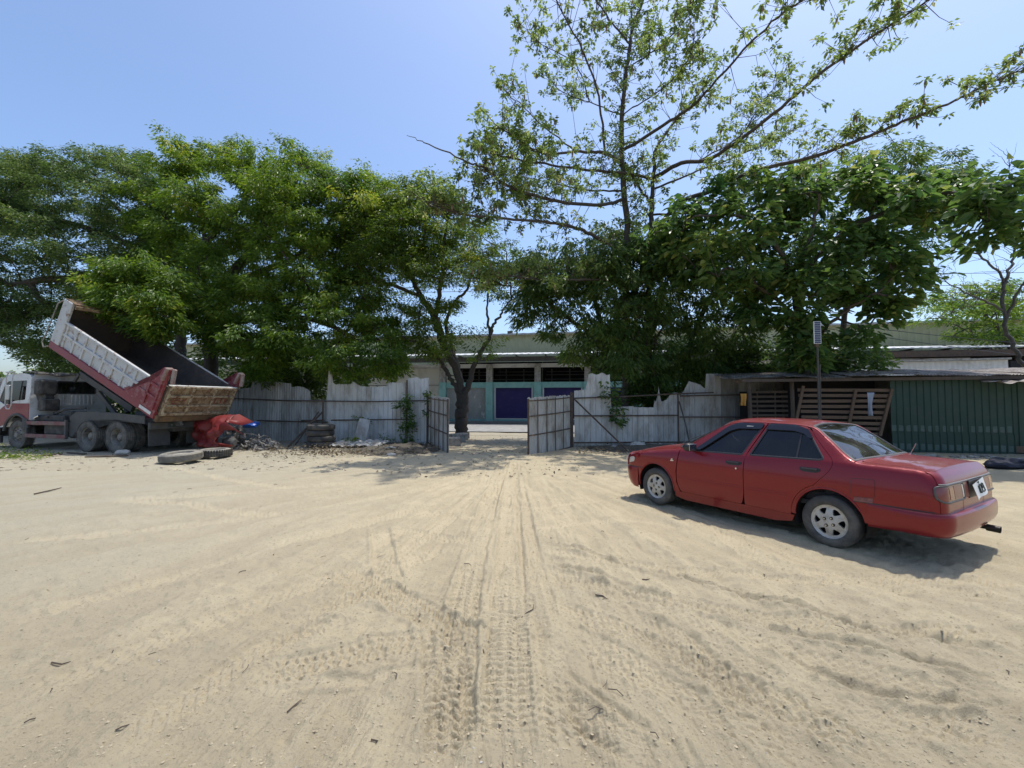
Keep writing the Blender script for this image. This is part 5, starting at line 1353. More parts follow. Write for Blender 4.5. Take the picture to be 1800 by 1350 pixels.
def clump_leaves(cl, rad, per, L, seed, flat=.5, droop=.5, spread=1.0):
    """leaves in drooping rosettes filling flattened clumps"""
    g = np.random.default_rng(seed); n = len(cl)
    cnt = np.maximum(8, (per * (rad / rad.mean()) ** 2 * g.uniform(.6, 1.4, n)).astype(int))
    ci = np.repeat(np.arange(n), cnt); m = len(ci)
    # sub-sprays inside the clump
    ns = 8; sub = g.normal(0, 1, (n, ns, 3)); sub /= np.linalg.norm(sub, axis=2, keepdims=True); sub[:, :, 2] = sub[:, :, 2] * .75 + .18
    sub *= g.uniform(.35, 1.0, (n, ns, 1))
    si = g.integers(0, ns, m); sp = sub[ci, si]
    j = g.normal(0, .17, (m, 3)) * spread
    off = (sp + j) * rad[ci][:, None]; off[:, 2] *= flat
    C = cl[ci] + off
    d = off.copy(); d[:, 2] = 0; d = d / (np.linalg.norm(d, axis=1, keepdims=True) + 1e-6) + j * 3.2
    d[:, 2] = g.normal(-droop, .45, m)
    Ls = L * g.uniform(.65, 1.3, m)
    hue = np.clip(g.normal(.42, .2, m) + g.normal(0, .16, n)[ci] + .12 * off[:, 2] / rad[ci], 0, 1)  # leaves high in a clump coloured lighter, sunlit tops painted in
    return C, d, Ls, hue
def in_poly_pts(poly, n, seed, mind):
    g = np.random.default_rng(seed); P = np.array(poly, float); lo, hi = P.min(0), P.max(0); out = []
    tries = 0
    while len(out) < n and tries < 60:
        Q = g.uniform(lo, hi, (n * 2, 2)); Q = Q[inpoly(Q, P)]
        for q in Q:
            if len(out) >= n: break
            if mind > 0 and out and tries < 40:
                a = np.array(out[-400:]); 
                if np.min(np.abs(a - q).sum(1)) < mind * (1 - tries / 45): continue
            out.append(q)
        tries += 1
    out = np.array(out)
    e = np.full(len(out), 1e9)
    for i in range(len(P)):
        a = P[i]; b = P[(i + 1) % len(P)]; d = b - a; L2 = (d @ d) + 1e-9
        t = np.clip(((out - a) @ d) / L2, 0, 1); e = np.minimum(e, np.linalg.norm(out - a - t[:, None] * d, axis=1))
    return out, e
def crown_clumps(poly, n, Y, T, seed, mind=0, edge=90, front=0.0):
    q, e = in_poly_pts(poly, n, seed, mind); g = np.random.default_rng(seed + 1)
    Yf = Y if callable(Y) else (lambda a, b: Y)
    t = T * np.sqrt(1 - (1 - np.clip(e / edge, 0, 1)) ** 2)
    out = []
    for (px, py), tt in zip(q, t):
        yy = Yf(px, py) + tt * (g.uniform(-1, 1) - front)
        out.append(tuple(W(px, py, yy)))
    return np.array(out), e
class Skel:
    def __init__(s): s.P = []; s.par = []; s.load = []; s.r0 = []; s.ch = []
    def limb(s, pts, r0, r1, parent=None, step=.35, jit=.03, seed=0):
        g = random.Random(seed); pts = [Vector(p) for p in pts]; k = catmull([tuple(p) for p in pts], 6) if len(pts) > 2 else np.array([tuple(p) for p in pts])
        k = [Vector(p) for p in k]; n = len(k); idx = []
        for i, p in enumerate(k):
            if i and i < n - 1: p = p + Vector((g.gauss(0, jit), g.gauss(0, jit), g.gauss(0, jit * .5)))
            s.P.append(p); s.par.append(parent if i == 0 else idx[-1]); s.load.append(0); s.r0.append(r0 + (r1 - r0) * i / max(1, n - 1)); idx.append(len(s.P) - 1)
        s.ch.append(idx); return idx
    def near(s, p, minz=None):
        A = np.array([tuple(q) for q in s.P]); d = np.linalg.norm(A - np.array(tuple(p)), axis=1) + .35 * np.maximum(0, A[:, 2] - p[2])
        if minz is not None: d[A[:, 2] < minz] += 50
        return int(np.argmin(d))
    def attach(s, cl, seed=0, minz=None, rt=.012):
        g = random.Random(seed)
        A0 = np.array([tuple(q) for q in s.P])
        order = np.argsort([np.min(np.linalg.norm(A0 - c, axis=1)) for c in cl])
        for ci in order:
            c = Vector(cl[ci]); i = s.near(c, minz); p = s.P[i]; L = (c - p).length; m = max(2, min(5, int(L / .6) + 1)); idx = [i]
            sag = Vector((g.gauss(0, .1), g.gauss(0, .1), g.uniform(-.02, .14))) * L
            for k in range(1, m + 1):
                t = k / m; q = p.lerp(c, t) + sag * math.sin(math.pi * t) * .8 + Vector((g.gauss(0, .03), g.gauss(0, .03), g.gauss(0, .03)))
                s.P.append(q); s.par.append(idx[-1]); s.load.append(0); s.r0.append(0); idx.append(len(s.P) - 1)
            s.ch.append(idx); j = idx[-1]
            while j is not None: s.load[j] += 1; j = s.par[j]
        s.rt = rt
    def mesh(s, k=1.0, nmax=10):
        mb = MB(); rt = getattr(s, 'rt', .012)
        r = [max(a, rt * k * max(1, l) ** .5) for a, l in zip(s.r0, s.load)]
        for ch in s.ch:
            rr_ = [r[i] for i in ch]
            if s.r0[ch[0]] == 0 or len(ch) > 1 and s.r0[ch[1]] == 0: rr_[0] = min(rr_[0], rr_[1] * 1.25)
            n = 10 if max(rr_) > .12 else 6 if max(rr_) > .04 else 4
            mb.tube([s.P[i] for i in ch], rr_, n, False)
        return mb
def tree(name, label, cat, limbs, crowns, leafm, bark, L, wr, seed, per=160, rad=.7, droop=.5, flat=.5, group=None, kind='thin', rt=.011, bare=False, spread=1.0):
    base = limbs[0][0][0]
    e = empty(name, (base[0], base[1], 0), 0, label, cat, group)
    sk_ = Skel(); ids = []
    for k, (pts, r0, r1) in enumerate(limbs):
        pts = [Vector(p) for p in pts]; par = None
        if k: par = sk_.near(pts[0]); pts[0] = sk_.P[par]
        sk_.limb(pts, r0, r1, par, seed=seed + k)
    cl = np.vstack([c for c, _ in crowns]) if crowns else None
    if cl is not None:
        g = np.random.default_rng(seed + 5)
        sk_.attach(cl, seed, minz=.9, rt=rt)
    o = sk_.mesh().build('trunk', bark, e, smooth=True)
    o.matrix_parent_inverse = Matrix.Translation(-e.location)
    if cl is not None:
        rads = rad * g.uniform(.6, 1.35, len(cl))
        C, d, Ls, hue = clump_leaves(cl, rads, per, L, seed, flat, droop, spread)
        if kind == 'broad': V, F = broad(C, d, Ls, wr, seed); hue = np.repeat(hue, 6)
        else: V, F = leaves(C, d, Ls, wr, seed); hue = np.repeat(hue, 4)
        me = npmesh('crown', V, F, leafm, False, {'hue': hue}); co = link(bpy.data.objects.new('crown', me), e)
        co.matrix_parent_inverse = Matrix.Translation(-e.location)
    return e
def PL(*pts): return [W(*p) for p in pts]
def base(px, Y): x, y = at(px, Y); return Vector((x, y, -.15))

# T1 spreading tree behind the lorry
p1 = [(-230, 300), (-120, 285), (0, 298), (35, 276), (110, 266), (180, 263), (250, 275), (292, 320), (285, 380), (262, 430), (300, 470), (280, 530), (200, 545), (150, 560), (130, 600), (138, 655), (60, 655), (26, 612), (-20, 602), (-230, 640)]
c1, _ = crown_clumps(p1, 560, 23, 3.8, 101, 0, 110)
tree('rain_tree', 'broad spreading dark green tree behind the tipper cab at the left edge', 'tree',
     [([base(235, 24.5), W(238, 640, 24.5), W(250, 520, 24.3), W(268, 440, 24)], .40, .26), (PL((262, 470, 24.2), (225, 430, 23.5), (150, 400, 23), (60, 380, 22.5), (-60, 370, 22)), .20, .06),
      (PL((268, 440, 24), (300, 370, 24), (310, 330, 24)), .14, .05), (PL((250, 520, 24.3), (190, 500, 23), (110, 490, 22), (20, 500, 21.5)), .15, .05), (PL((268, 440, 24), (210, 370, 24), (150, 320, 24)), .14, .04)],
     [(c1, 0)], M['leafA'], M['bark'], .14, .42, 101, per=420, rad=.85, droop=.3, flat=.62, group='trees behind the left fence')
# T2 tall fresh green tree
p2 = [(215, 330), (265, 290), (280, 243), (345, 262), (400, 258), (440, 243), (475, 238), (520, 268), (560, 285), (610, 295), (655, 300), (688, 345), (650, 400), (625, 470), (668, 520), (705, 560), (722, 620), (705, 668), (640, 662), (600, 684), (545, 668), (500, 655), (440, 668), (400, 640), (350, 570), (300, 565), (290, 470), (240, 400)]
c2, _ = crown_clumps(p2, 520, lambda a, b: 20.5 - 2.2 * max(0, (b - 480) / 180), 3.2, 202, 0, 110)
p2b = [(152, 520), (160, 492), (215, 468), (280, 470), (330, 520), (330, 570), (270, 600), (235, 560), (190, 562), (170, 545)]
c2b, _ = crown_clumps(p2b, 46, 16.2, 1.3, 203, 0, 60)
tree('shade_tree', 'tall fresh green tree whose lower bough hangs over the raised tipper body', 'tree',
     [([base(316, 21.5), W(318, 640, 21.5), W(318, 580, 21.4), W(330, 500, 21.2), (W(360, 430, 21))], .30, .16), (PL((318, 580, 21.4), (290, 520, 20.2), (250, 505, 18.2), (210, 510, 16.4)), .11, .04),
      (PL((330, 500, 21.2), (290, 400, 21), (300, 320, 21)), .12, .05), (PL((360, 430, 21), (440, 340, 21), (470, 280, 21)), .12, .04), (PL((360, 430, 21), (350, 350, 21), (330, 290, 21)), .10, .04)],
     [(c2[c2[:, 0] < W(452, 400, 20)[0]], 0), (c2b, 0)], M['leafB'], M['bark'], .155, .38, 202, per=380, rad=.74, droop=.65, flat=.68, group='trees behind the left fence')
tree('shade_tree', 'fresh green tree with a dark trunk standing behind the tipper tailgate', 'tree',
     [([base(372, 20.5), W(370, 640, 20.5), W(372, 580, 20.5), W(400, 500, 20.4), W(440, 440, 20.4)], .34, .18), (PL((400, 500, 20.4), (520, 450, 20.2), (590, 380, 20.2), (620, 330, 20)), .15, .05),
      (PL((372, 580, 20.5), (450, 560, 19.6), (540, 560, 18.8), (640, 600, 17.9)), .14, .04), (PL((440, 440, 20.4), (500, 360, 20.4), (530, 300, 20.4)), .12, .04), (PL((520, 450, 20.2), (600, 470, 19.5), (650, 500, 19)), .09, .03)],
     [(c2[c2[:, 0] >= W(452, 400, 20)[0]], 0)], M['leafB'], M['bark'], .155, .38, 207, per=380, rad=.74, droop=.65, flat=.68, group='trees behind the left fence')
# T3 multi-limbed tree beside the gate
p3 = [(588, 560), (585, 430), (640, 350), (690, 318), (745, 322), (800, 340), (850, 372), (885, 420), (912, 470), (905, 520), (870, 545), (850, 500), (805, 500), (790, 545), (760, 560), (745, 600), (700, 620), (650, 600), (620, 590)]
c3, _ = crown_clumps(p3, 260, 19.8, 2.6, 303, 0, 90)
c3 = np.vstack([c3, crown_clumps([(735, 575), (800, 560), (870, 585), (878, 625), (800, 640), (740, 620)], 16, 19, 1.2, 305)[0], crown_clumps([(590, 380), (690, 322), (800, 345), (830, 420), (720, 470), (620, 520)], 130, 19.5, 2, 306)[0]])
Y3 = 20
tree('gate_tree', 'dark trunked tree with many rising limbs just left of the gate opening', 'tree',
     [([base(812, Y3), W(811, 745, Y3), W(811, 720, Y3), W(813, 690, Y3)], .30, .27),
      (PL((811, 712, Y3), (802, 684, Y3), (788, 661, 19.8), (776, 637, 19.6), (763, 622, 19.4), (744, 607, 19), (718, 596, 18.6), (690, 588, 18.4)), .12, .04),
      (PL((811, 705, Y3), (806, 664, Y3), (789, 625, Y3), (776, 597, Y3), (766, 560, 20.2), (740, 521, 20.4), (727, 495, 20.5), (707, 460, 20.6), (690, 400, 20.6)), .19, .05),
      (PL((813, 700, Y3), (806, 650, 20.3), (794, 610, 20.6), (784, 570, 20.8), (800, 530, 21), (822, 508, 21), (833, 460, 21), (836, 410, 21)), .13, .03),
      (PL((815, 700, Y3), (825, 674, 19.9), (832, 645, 19.8), (845, 619, 19.7), (861, 593, 19.5), (868, 570, 19.4), (882, 550, 19.2), (900, 522, 19)), .15, .03),
      (PL((861, 593, 19.5), (857, 560, 19.7), (858, 520, 20), (862, 470, 20.4)), .07, .02), (PL((788, 661, 19.8), (782, 650, 19.6), (777, 640, 19.5)), .05, .04),
      (PL((740, 521, 20.4), (700, 505, 20), (650, 490, 19.6)), .06, .02), (PL((766, 560, 20.2), (775, 500, 19.6), (780, 430, 19.4), (790, 370, 19.4)), .07, .02)],
     [(c3, 0)], M['leafC'], M['bark'], .135, .38, 303, per=210, rad=.70, droop=.45, flat=.6, rt=.010)
# T5 dark drooping trees right of the gate: three stems, three crowns
p5 = [(912, 470), (950, 440), (1010, 425), (1100, 400), (1200, 395), (1300, 420), (1345, 520), (1310, 600), (1290, 645), (1235, 672), (1195, 690), (1150, 712), (1105, 706), (1085, 690), (1050, 655), (1000, 625), (958, 602), (950, 560), (930, 566), (912, 580), (903, 545), (930, 515)]
c5, _ = crown_clumps(p5, 250, 19.2, 2.0, 505, 0, 90); c5 = np.vstack([c5, crown_clumps([(903, 470), (960, 435), (1050, 415), (1060, 500), (940, 545)], 34, 18.6, 1.2, 515)[0], crown_clumps([(1050, 430), (1190, 425), (1185, 600), (1150, 655), (1070, 650)], 58, 17.0, .7, 516)[0]])
xa, xb = W(1075, 500, 19)[0], W(1190, 500, 19)[0]
pxs = c5[:, 0] / c5[:, 1] * 780 + 900
for nm, lb, sel, limbs in (
    ('mango_tree', 'dark drooping leafed tree overhanging the right gate leaf', pxs < 1060, [([base(1066, 19.8), W(1064, 690, 19.8), W(1060, 600, 19.7), W(1045, 520, 19.6)], .17, .09), (PL((1060, 600, 19.7), (1000, 560, 19.3), (950, 520, 19)), .08, .03)]),
    ('mango_tree', 'dark leafed tree with the stoutest trunk standing behind the broken fence', (pxs >= 1060) & (pxs < 1180), [([base(1142, 19.2), W(1140, 690, 19.2), W(1138, 600, 19.2), W(1140, 520, 19.2), W(1130, 440, 19.2)], .24, .10), (PL((1140, 600, 19.2), (1158, 540, 19.6), (1165, 470, 19.8)), .14, .05)]),
    ('mango_tree', 'slimmer dark leafed tree leaning right behind the fence near the shack', pxs >= 1180, [([base(1200, 19.6), W(1203, 680, 19.6), W(1215, 600, 19.6), W(1250, 520, 19.8), W(1270, 450, 19.8)], .15, .06), (PL((1215, 600, 19.6), (1195, 530, 19.4), (1190, 460, 19.3)), .08, .03), ([base(1245, 20), W(1252, 660, 20), W(1290, 590, 20.1), W(1325, 530, 20.2)], .12, .05)])):
    tree(nm, lb, 'tree', limbs, [(c5[sel], 0)], M['leafD'], M['bark'], .20, .30, 505 + int(sel.sum()), per=190, rad=.72, droop=.95, flat=.75, group='dark trees behind the right fence')
# T6 broad-leaved tree over the shack
p6 = [(1120, 420), (1170, 372), (1230, 340), (1300, 318), (1390, 300), (1470, 290), (1540, 285), (1610, 290), (1660, 305), (1712, 318), (1722, 350), (1690, 390), (1655, 425), (1662, 470), (1640, 500), (1600, 500), (1588, 540), (1560, 560), (1545, 600), (1500, 605), (1488, 565), (1455, 600), (1452, 640), (1395, 645), (1385, 585), (1340, 560), (1290, 560), (1240, 520), (1180, 470), (1125, 455)]
def gapdrop(c, holes):
    px = c[:, 0] / c[:, 1] * 780 + 900; py = 706 - (c[:, 2] - EYE) / c[:, 1] * 780
    k = np.ones(len(c), bool)
    for hx, hy, r in holes: k &= (px - hx) ** 2 + (py - hy) ** 2 > r * r
    return c[k]
c6, _ = crown_clumps(p6, 240, lambda a, b: 16.0 - .0012 * (a - 1400), 1.5, 606, 0, 80)
c6 = gapdrop(c6, [(1360, 530, 26), (1610, 420, 18), (1500, 545, 22), (1300, 470, 18), (1530, 470, 18), (1230, 430, 14), (1400, 440, 14), (1450, 530, 16), (1590, 350, 10), (1340, 380, 10)])
c7 = crown_clumps([(1690, 335), (1730, 312), (1790, 318), (1880, 290), (1960, 330), (1960, 470), (1860, 460), (1800, 445), (1772, 432), (1750, 428), (1722, 440), (1702, 400)], 22, 11.5, .9, 607, 0, 60)[0]
tree('broadleaf_tree', 'large leaved glossy tree spreading above the shack roof', 'tree',
     [([base(1412, 16.8), W(1412, 690, 16.8), W(1412, 620, 16.6), W(1405, 560, 16.4), W(1400, 500, 16)], .22, .14), (PL((1400, 500, 16), (1470, 420, 16), (1560, 370, 15.6), (1660, 340, 14.4), (1760, 350, 12)), .10, .04),
      (PL((1400, 500, 16), (1360, 430, 15.4), (1300, 380, 15), (1220, 380, 14.8)), .09, .03), (PL((1412, 620, 16.6), (1470, 560, 15.6), (1530, 520, 14.8), (1560, 520, 14.4)), .07, .03), (PL((1405, 560, 16.4), (1330, 500, 15.6), (1280, 470, 15)), .06, .03), (PL((1400, 500, 16), (1430, 400, 15), (1440, 340, 14.6)), .08, .03)],
     [(c6, 0), (c7, 0)], M['leafE'], M['bark'], .30, .56, 606, per=58, rad=.58, droop=.45, flat=.8, kind='broad', spread=1.15)
p6b = [(1370, 335), (1430, 300), (1500, 268), (1550, 248), (1600, 262), (1650, 256), (1690, 275), (1700, 320), (1640, 420), (1560, 520), (1440, 560), (1340, 480), (1340, 380)]
c6b, _ = crown_clumps(p6b, 90, 19, 1.8, 616, 0, 80)
tree('back_tree', 'fine leaved dark tree showing just above the large leaved one', 'tree', [([base(1480, 19.5), W(1482, 600, 19.5), W(1500, 480, 19.3), W(1540, 360, 19)], .16, .05)],
     [(c6b, 0)], M['leafD'], M['bark'], .18, .34, 616, per=150, rad=.7, droop=.7, flat=.6)
# T8 far green tree and the bare one in front of it
c8 = crown_clumps([(1612, 552), (1640, 512), (1700, 498), (1760, 496), (1860, 505), (1990, 520), (1990, 640), (1800, 622), (1700, 600), (1640, 598)], 120, 31, 3, 808, 0, 60)[0]
tree('far_tree', 'feathery green tree beyond the bare branches at the right edge', 'tree', [([base(1800, 31), W(1790, 640, 31), W(1760, 590, 31), W(1730, 550, 31)], .28, .10)], [(c8, 0)], M['leafB'], M['bark'], .26, .34, 808, per=150, rad=1.15, droop=.4, flat=.5, rt=.014)
YB = 17.5
be = empty('bare_tree', (*at(1800, YB), 0), 0, 'leafless grey branched tree at the right edge over the shack', 'tree')
bs = Skel(); gB = random.Random(5)
bl_ = [([base(1812, YB), W(1806, 660, YB), W(1790, 626, YB), W(1770, 580, YB), W(1762, 530, YB), W(1764, 500, YB)], .09, .06),
       (PL((1764, 500, YB), (1757, 480, YB), (1722, 450, 17), (1699, 434, 16.8), (1664, 415, 16.5), (1640, 398, 16.4)), .05, .012), (PL((1764, 500, YB), (1776, 475, YB), (1783, 440, 17.8), (1761, 396, 18), (1730, 357, 18), (1705, 330, 18)), .06, .012),
       (PL((1762, 545, YB), (1722, 525, 17), (1683, 508, 16.7), (1644, 481, 16.5)), .045, .012), (PL((1768, 560, YB), (1790, 510, 17.2), (1815, 470, 17)), .06, .02), (PL((1783, 440, 17.8), (1800, 400, 17.5), (1820, 370, 17.3)), .03, .01),
       (PL((1730, 520, 17.2), (1700, 540, 17), (1650, 560, 16.8)), .02, .006), (PL((1785, 440, 17.8), (1778, 360, 18), (1774, 300, 18), (1776, 275, 18)), .035, .008)]
for k, (pts, r0, r1) in enumerate(bl_):
    pts = [Vector(p) for p in pts]; par = None
    if k: par = bs.near(pts[0]); pts[0] = bs.P[par]
    bs.limb(pts, r0, r1, par, seed=k, jit=.03)
main = [i for ch in bs.ch[1:] for i in ch[2:]]
for k in range(190):
    i = gB.choice(main if k < 90 else range(len(bs.P) - 200 if len(bs.P) > 400 else 12, len(bs.P))); p = bs.P[i]; L = gB.uniform(.3, 1.1) * (1 if k < 90 else .5)
    d = Vector((gB.gauss(-.25, .7), gB.gauss(0, .5), gB.uniform(-.1, 1.0))).normalized()
    bs.limb([p, p + d * L * .5 + Vector((0, 0, .05)), p + d * L + Vector((gB.gauss(0, .1), 0, gB.gauss(.05, .1)))], .012 if k < 90 else .007, .003, i, seed=k, jit=.015)
for i in range(len(bs.P)): bs.load[i] = 0
o = bs.mesh(k=.1).build('trunk', M['barkgrey'], be, smooth=True); o.matrix_parent_inverse = Matrix.Translation(-be.location)

# T4 kapok: straight trunk, whorled limbs, palmate leaves at the twig ends and hanging pods
KY = 18.0
ke = empty('kapok_tree', (*at(1100, KY), 0), 0, 'tall thinly leaved tree with level limbs and brown hanging pods', 'tree')
ks = Skel(); gk = random.Random(12)
def kp(*pts): return [W(*p) for p in pts]
Kl = [([base(1102, KY)] + kp((1100, 700, KY), (1099, 560, KY), (1104, 430, KY), (1097, 336, KY), (1093, 266, KY), (1094, 189, KY), (1103, 107, KY), (1112, 52, KY), (1132, -5, KY), (1150, -90, KY)), .17, .03),
      (kp((1099, 560, KY), (1130, 470, 18.3), (1143, 412, 18.6), (1146, 360, 18.7), (1149, 305, 18.7), (1155, 260, 18.8), (1177, 226, 19), (1215, 180, 19.2), (1262, 120, 19.4)), .13, .03),
      (kp((1097, 284, KY), (1067, 270, 17.2), (1021, 266, 16.2), (950, 269, 14.8), (914, 244, 14.2), (871, 220, 13.6)), .075, .012),
      (kp((1143, 312, 18.6), (1094, 304, 17.6), (1005, 296, 16), (938, 284, 14.8), (886, 276, 14.2), (850, 268, 13.8)), .065, .010),
      (kp((1067, 270, 17.2), (1051, 168, 15.8), (1024, 89, 14.6), (976, 0, 13.4), (955, -60, 12.8)), .045, .012), (kp((1005, 266, 15.9), (954, 220, 16), (911, 180, 16.2), (883, 156, 16)), .035, .008),
      (kp((1094, 196, KY), (1045, 183, 18.4), (990, 162, 18.8), (957, 131, 19.2)), .035, .008), (kp((1046, 155, 18), (1012, 113, 17.8), (954, 79, 17.5), (911, 40, 17.3)), .032, .006),
      (kp((1112, 73, KY), (1076, 40, 16.2), (1048, 0, 14.9), (1030, -50, 13.6)), .045, .012), (kp((1097, 260, KY), (1158, 226, 16.6), (1213, 189, 15.4), (1250, 152, 14.5), (1342, 52, 12.6), (1409, 0, 11.6), (1470, -60, 10.8)), .07, .012),
      (kp((1152, 312, 18.6), (1198, 287, 17.2), (1250, 278, 16.2), (1342, 214, 14.6), (1433, 137, 13.4), (1525, 70, 12.4), (1601, 21, 11.8), (1650, -10, 11.5)), .09, .012),
      (kp((1140, 430, 18.4), (1190, 360, 17.4), (1250, 336, 16.6), (1320, 302, 15.6), (1421, 278, 14.4), (1516, 244, 13.4), (1586, 214, 12.7), (1678, 177, 12), (1745, 144, 11.6), (1805, 118, 11.2)), .095, .012),
      (kp((1104, 350, KY), (1054, 360, 16.9), (966, 351, 15.4), (889, 325, 14.2), (855, 296, 13.6), (822, 285, 13.2), (755, 254, 12.6), (715, 238, 12.3)), .075, .006),
      (kp((1104, 440, KY), (1046, 415, 16.8), (1007, 400, 16), (958, 390, 15.2), (877, 384, 14), (802, 374, 13.2), (763, 358, 12.8), (714, 335, 12.5)), .075, .010),
      (kp((1100, 500, KY), (1030, 492, 16.6), (952, 491, 15.4), (893, 485, 14.8), (809, 480, 14.2)), .05, .008), (kp((1146, 360, 18.7), (1124, 330, 18.5), (1098, 285, 18.3)), .06, .05),
      (kp((1149, 330, 18.7), (1230, 300, 19.2), (1330, 260, 19.6), (1400, 225, 20)), .05, .010), (kp((1146, 380, 18.7), (1240, 370, 19), (1350, 330, 19.4), (1450, 290, 19.8)), .05, .010),
      (kp((1103, 120, KY), (1150, 90, 16.4), (1200, 40, 14.6), (1230, -20, 13)), .035, .008), (kp((1094, 200, KY), (1150, 165, 16.2), (1200, 120, 14.4), (1225, 60, 13)), .035, .008), (kp((1098, 330, KY), (1040, 335, 19), (960, 320, 19.6), (900, 305, 20)), .045, .010),
      (kp((1250, 278, 17.4), (1300, 240, 17.8), (1340, 180, 18), (1380, 130, 18.2)), .03, .008)]
for k, (pts, r0, r1) in enumerate(Kl):
    pts = [Vector(p) for p in pts]; par = None
    if k: par = ks.near(pts[0]); pts[0] = ks.P[par]
    ks.limb(pts, r0, r1, par, seed=k, jit=.02)
tips = []; nl = len(ks.ch)
for k in range(1, nl):
    ch = ks.ch[k]; m = len(ch); Lc = sum((ks.P[ch[i + 1]] - ks.P[ch[i]]).length for i in range(m - 1))
    nt = int(Lc * (3 if k == 1 else 10 if k in (12, 13, 14) else 8 if k in (9, 10, 11) else 6.5 if k in (3, 5) else 8.5))
    for q in range(nt):
        t = gk.uniform(.16, {12: .5, 13: .85}.get(k, 1.0)) ** .8; i = ch[min(m - 1, int(t * (m - 1)))]; j = ch[min(m - 1, int(t * (m - 1)) + 1)]; p = ks.P[i].lerp(ks.P[j], gk.random())
        ax = (ks.P[ch[-1]] - ks.P[ch[max(0, m - 5)]]).normalized()
        d = (ax * gk.uniform(.0, .7) + Vector((gk.gauss(0, .7), gk.gauss(0, .9), gk.uniform(-.5, 1.0)))).normalized(); L = gk.uniform(.35, 1.5) * (1.15 - .5 * t) * (1.0 if gk.random() < .8 else 1.5)
        p2_ = p + d * L * .5 + Vector((0, 0, -.03)); p3_ = p + d * L + Vector((0, 0, .10 * L))
        n0 = len(ks.P); ks.P += [p, p2_, p3_]; ks.par += [i, n0, n0 + 1]; ks.load += [0] * 3; ks.r0 += [.012, .008, .005]; ks.ch.append([n0, n0 + 1, n0 + 2]); tips.append(p3_)
        if gk.random() < .55:
            d2 = (d + Vector((gk.gauss(0, .6), gk.gauss(0, .6), gk.gauss(.2, .5)))).normalized(); q_ = p2_ + d2 * L * .5; n1 = len(ks.P)
            ks.P += [p2_, q_]; ks.par += [n0 + 1, n1]; ks.load += [0, 0]; ks.r0 += [.007, .004]; ks.ch.append([n1, n1 + 1]); tips.append(q_)
for k in range(150):      # twigs on the trunk itself
    i = gk.choice(ks.ch[0][18:]); p = ks.P[i]; d = Vector((gk.gauss(0, .8), gk.gauss(0, .8), gk.uniform(.0, .8))).normalized(); L = gk.uniform(.4, 1.5); n0 = len(ks.P)
    ks.P += [p, p + d * L * .6, p + d * L + Vector((0, 0, .1))]; ks.par += [i, n0, n0 + 1]; ks.load += [0] * 3; ks.r0 += [.016, .010, .005]; ks.ch.append([n0, n0 + 1, n0 + 2]); tips += [p + d * L + Vector((0, 0, .1)), p + d * L * .6]
o = ks.mesh(k=.1).build('trunk', M['bark'], ke, smooth=True); o.matrix_parent_inverse = Matrix.Translation(-ke.location)
gn = np.random.default_rng(9); T = np.array([tuple(t) for t in tips]); nt = len(T)
# density falls off toward the outer twigs
cnt = gn.integers(13, 27, nt); ci = np.repeat(np.arange(nt), cnt); m = len(ci)
az_ = gn.uniform(0, 2 * math.pi, m); D = np.stack([np.cos(az_), np.sin(az_), gn.normal(-.32, .5, m)], 1)
C = T[ci] + gn.normal(0, .05, (m, 3)) + D * .03
V, F = leaves(C, D, gn.uniform(.09, .17, m), .52, 9)
hue = np.clip(gn.normal(.45, .18, m) + gn.normal(0, .2, nt)[ci], 0, 1)
me = npmesh('crown', V, F, M['leafK'], False, {'hue': np.repeat(hue, 4)}); co = link(bpy.data.objects.new('crown', me), ke); co.matrix_parent_inverse = Matrix.Translation(-ke.location)
pod = MB(); pod.lathe([(0, 0), (.006, -.01), (.006, -.05), (.024, -.07), (.030, -.12), (.026, -.18), (.010, -.225), (0, -.235)], 7, 'z')
M['pod'] = mat('pod_brown', (.20, .14, .09), .8, var=(.12, .08, .055), scale=20)
po = None
sel = [t for t in tips if gk.random() < .5]; gk.shuffle(sel)
cmean = Vector((*at(1100, KY), 0))
for t in sel[:100]:
    if po is None: po = pod.build('seed_pod', M['pod'], ke, smooth=True); c_ = po
    else: c_ = po.copy(); COL.objects.link(c_)
    c_.parent = ke; c_.location = t - ke.location; c_.rotation_euler = (gk.gauss(0, .15), gk.gauss(0, .15), gk.random() * 6); sc_ = gk.uniform(.8, 1.25); c_.scale = (sc_, sc_, sc_)
PV = []; PF = []
for t in sel[100:420]:
    s_ = gk.uniform(.8, 1.2); b = len(PV)
    for r_, z in ((.006, 0), (.028, -.09), (.026, -.16), (.004, -.23)):
        for k in range(5): PV.append((t.x + r_ * s_ * math.cos(k * 1.257), t.y + r_ * s_ * math.sin(k * 1.257), t.z + z * s_))
    for q in range(3):
        for k in range(5): PF.append((b + q * 5 + k, b + q * 5 + (k + 1) % 5, b + (q + 1) * 5 + (k + 1) % 5, b + (q + 1) * 5 + k))
co = MB().add(PV, PF).build('seed_pod', M['pod'], ke); co['kind'] = 'stuff'; co.matrix_parent_inverse = Matrix.Translation(-ke.location)

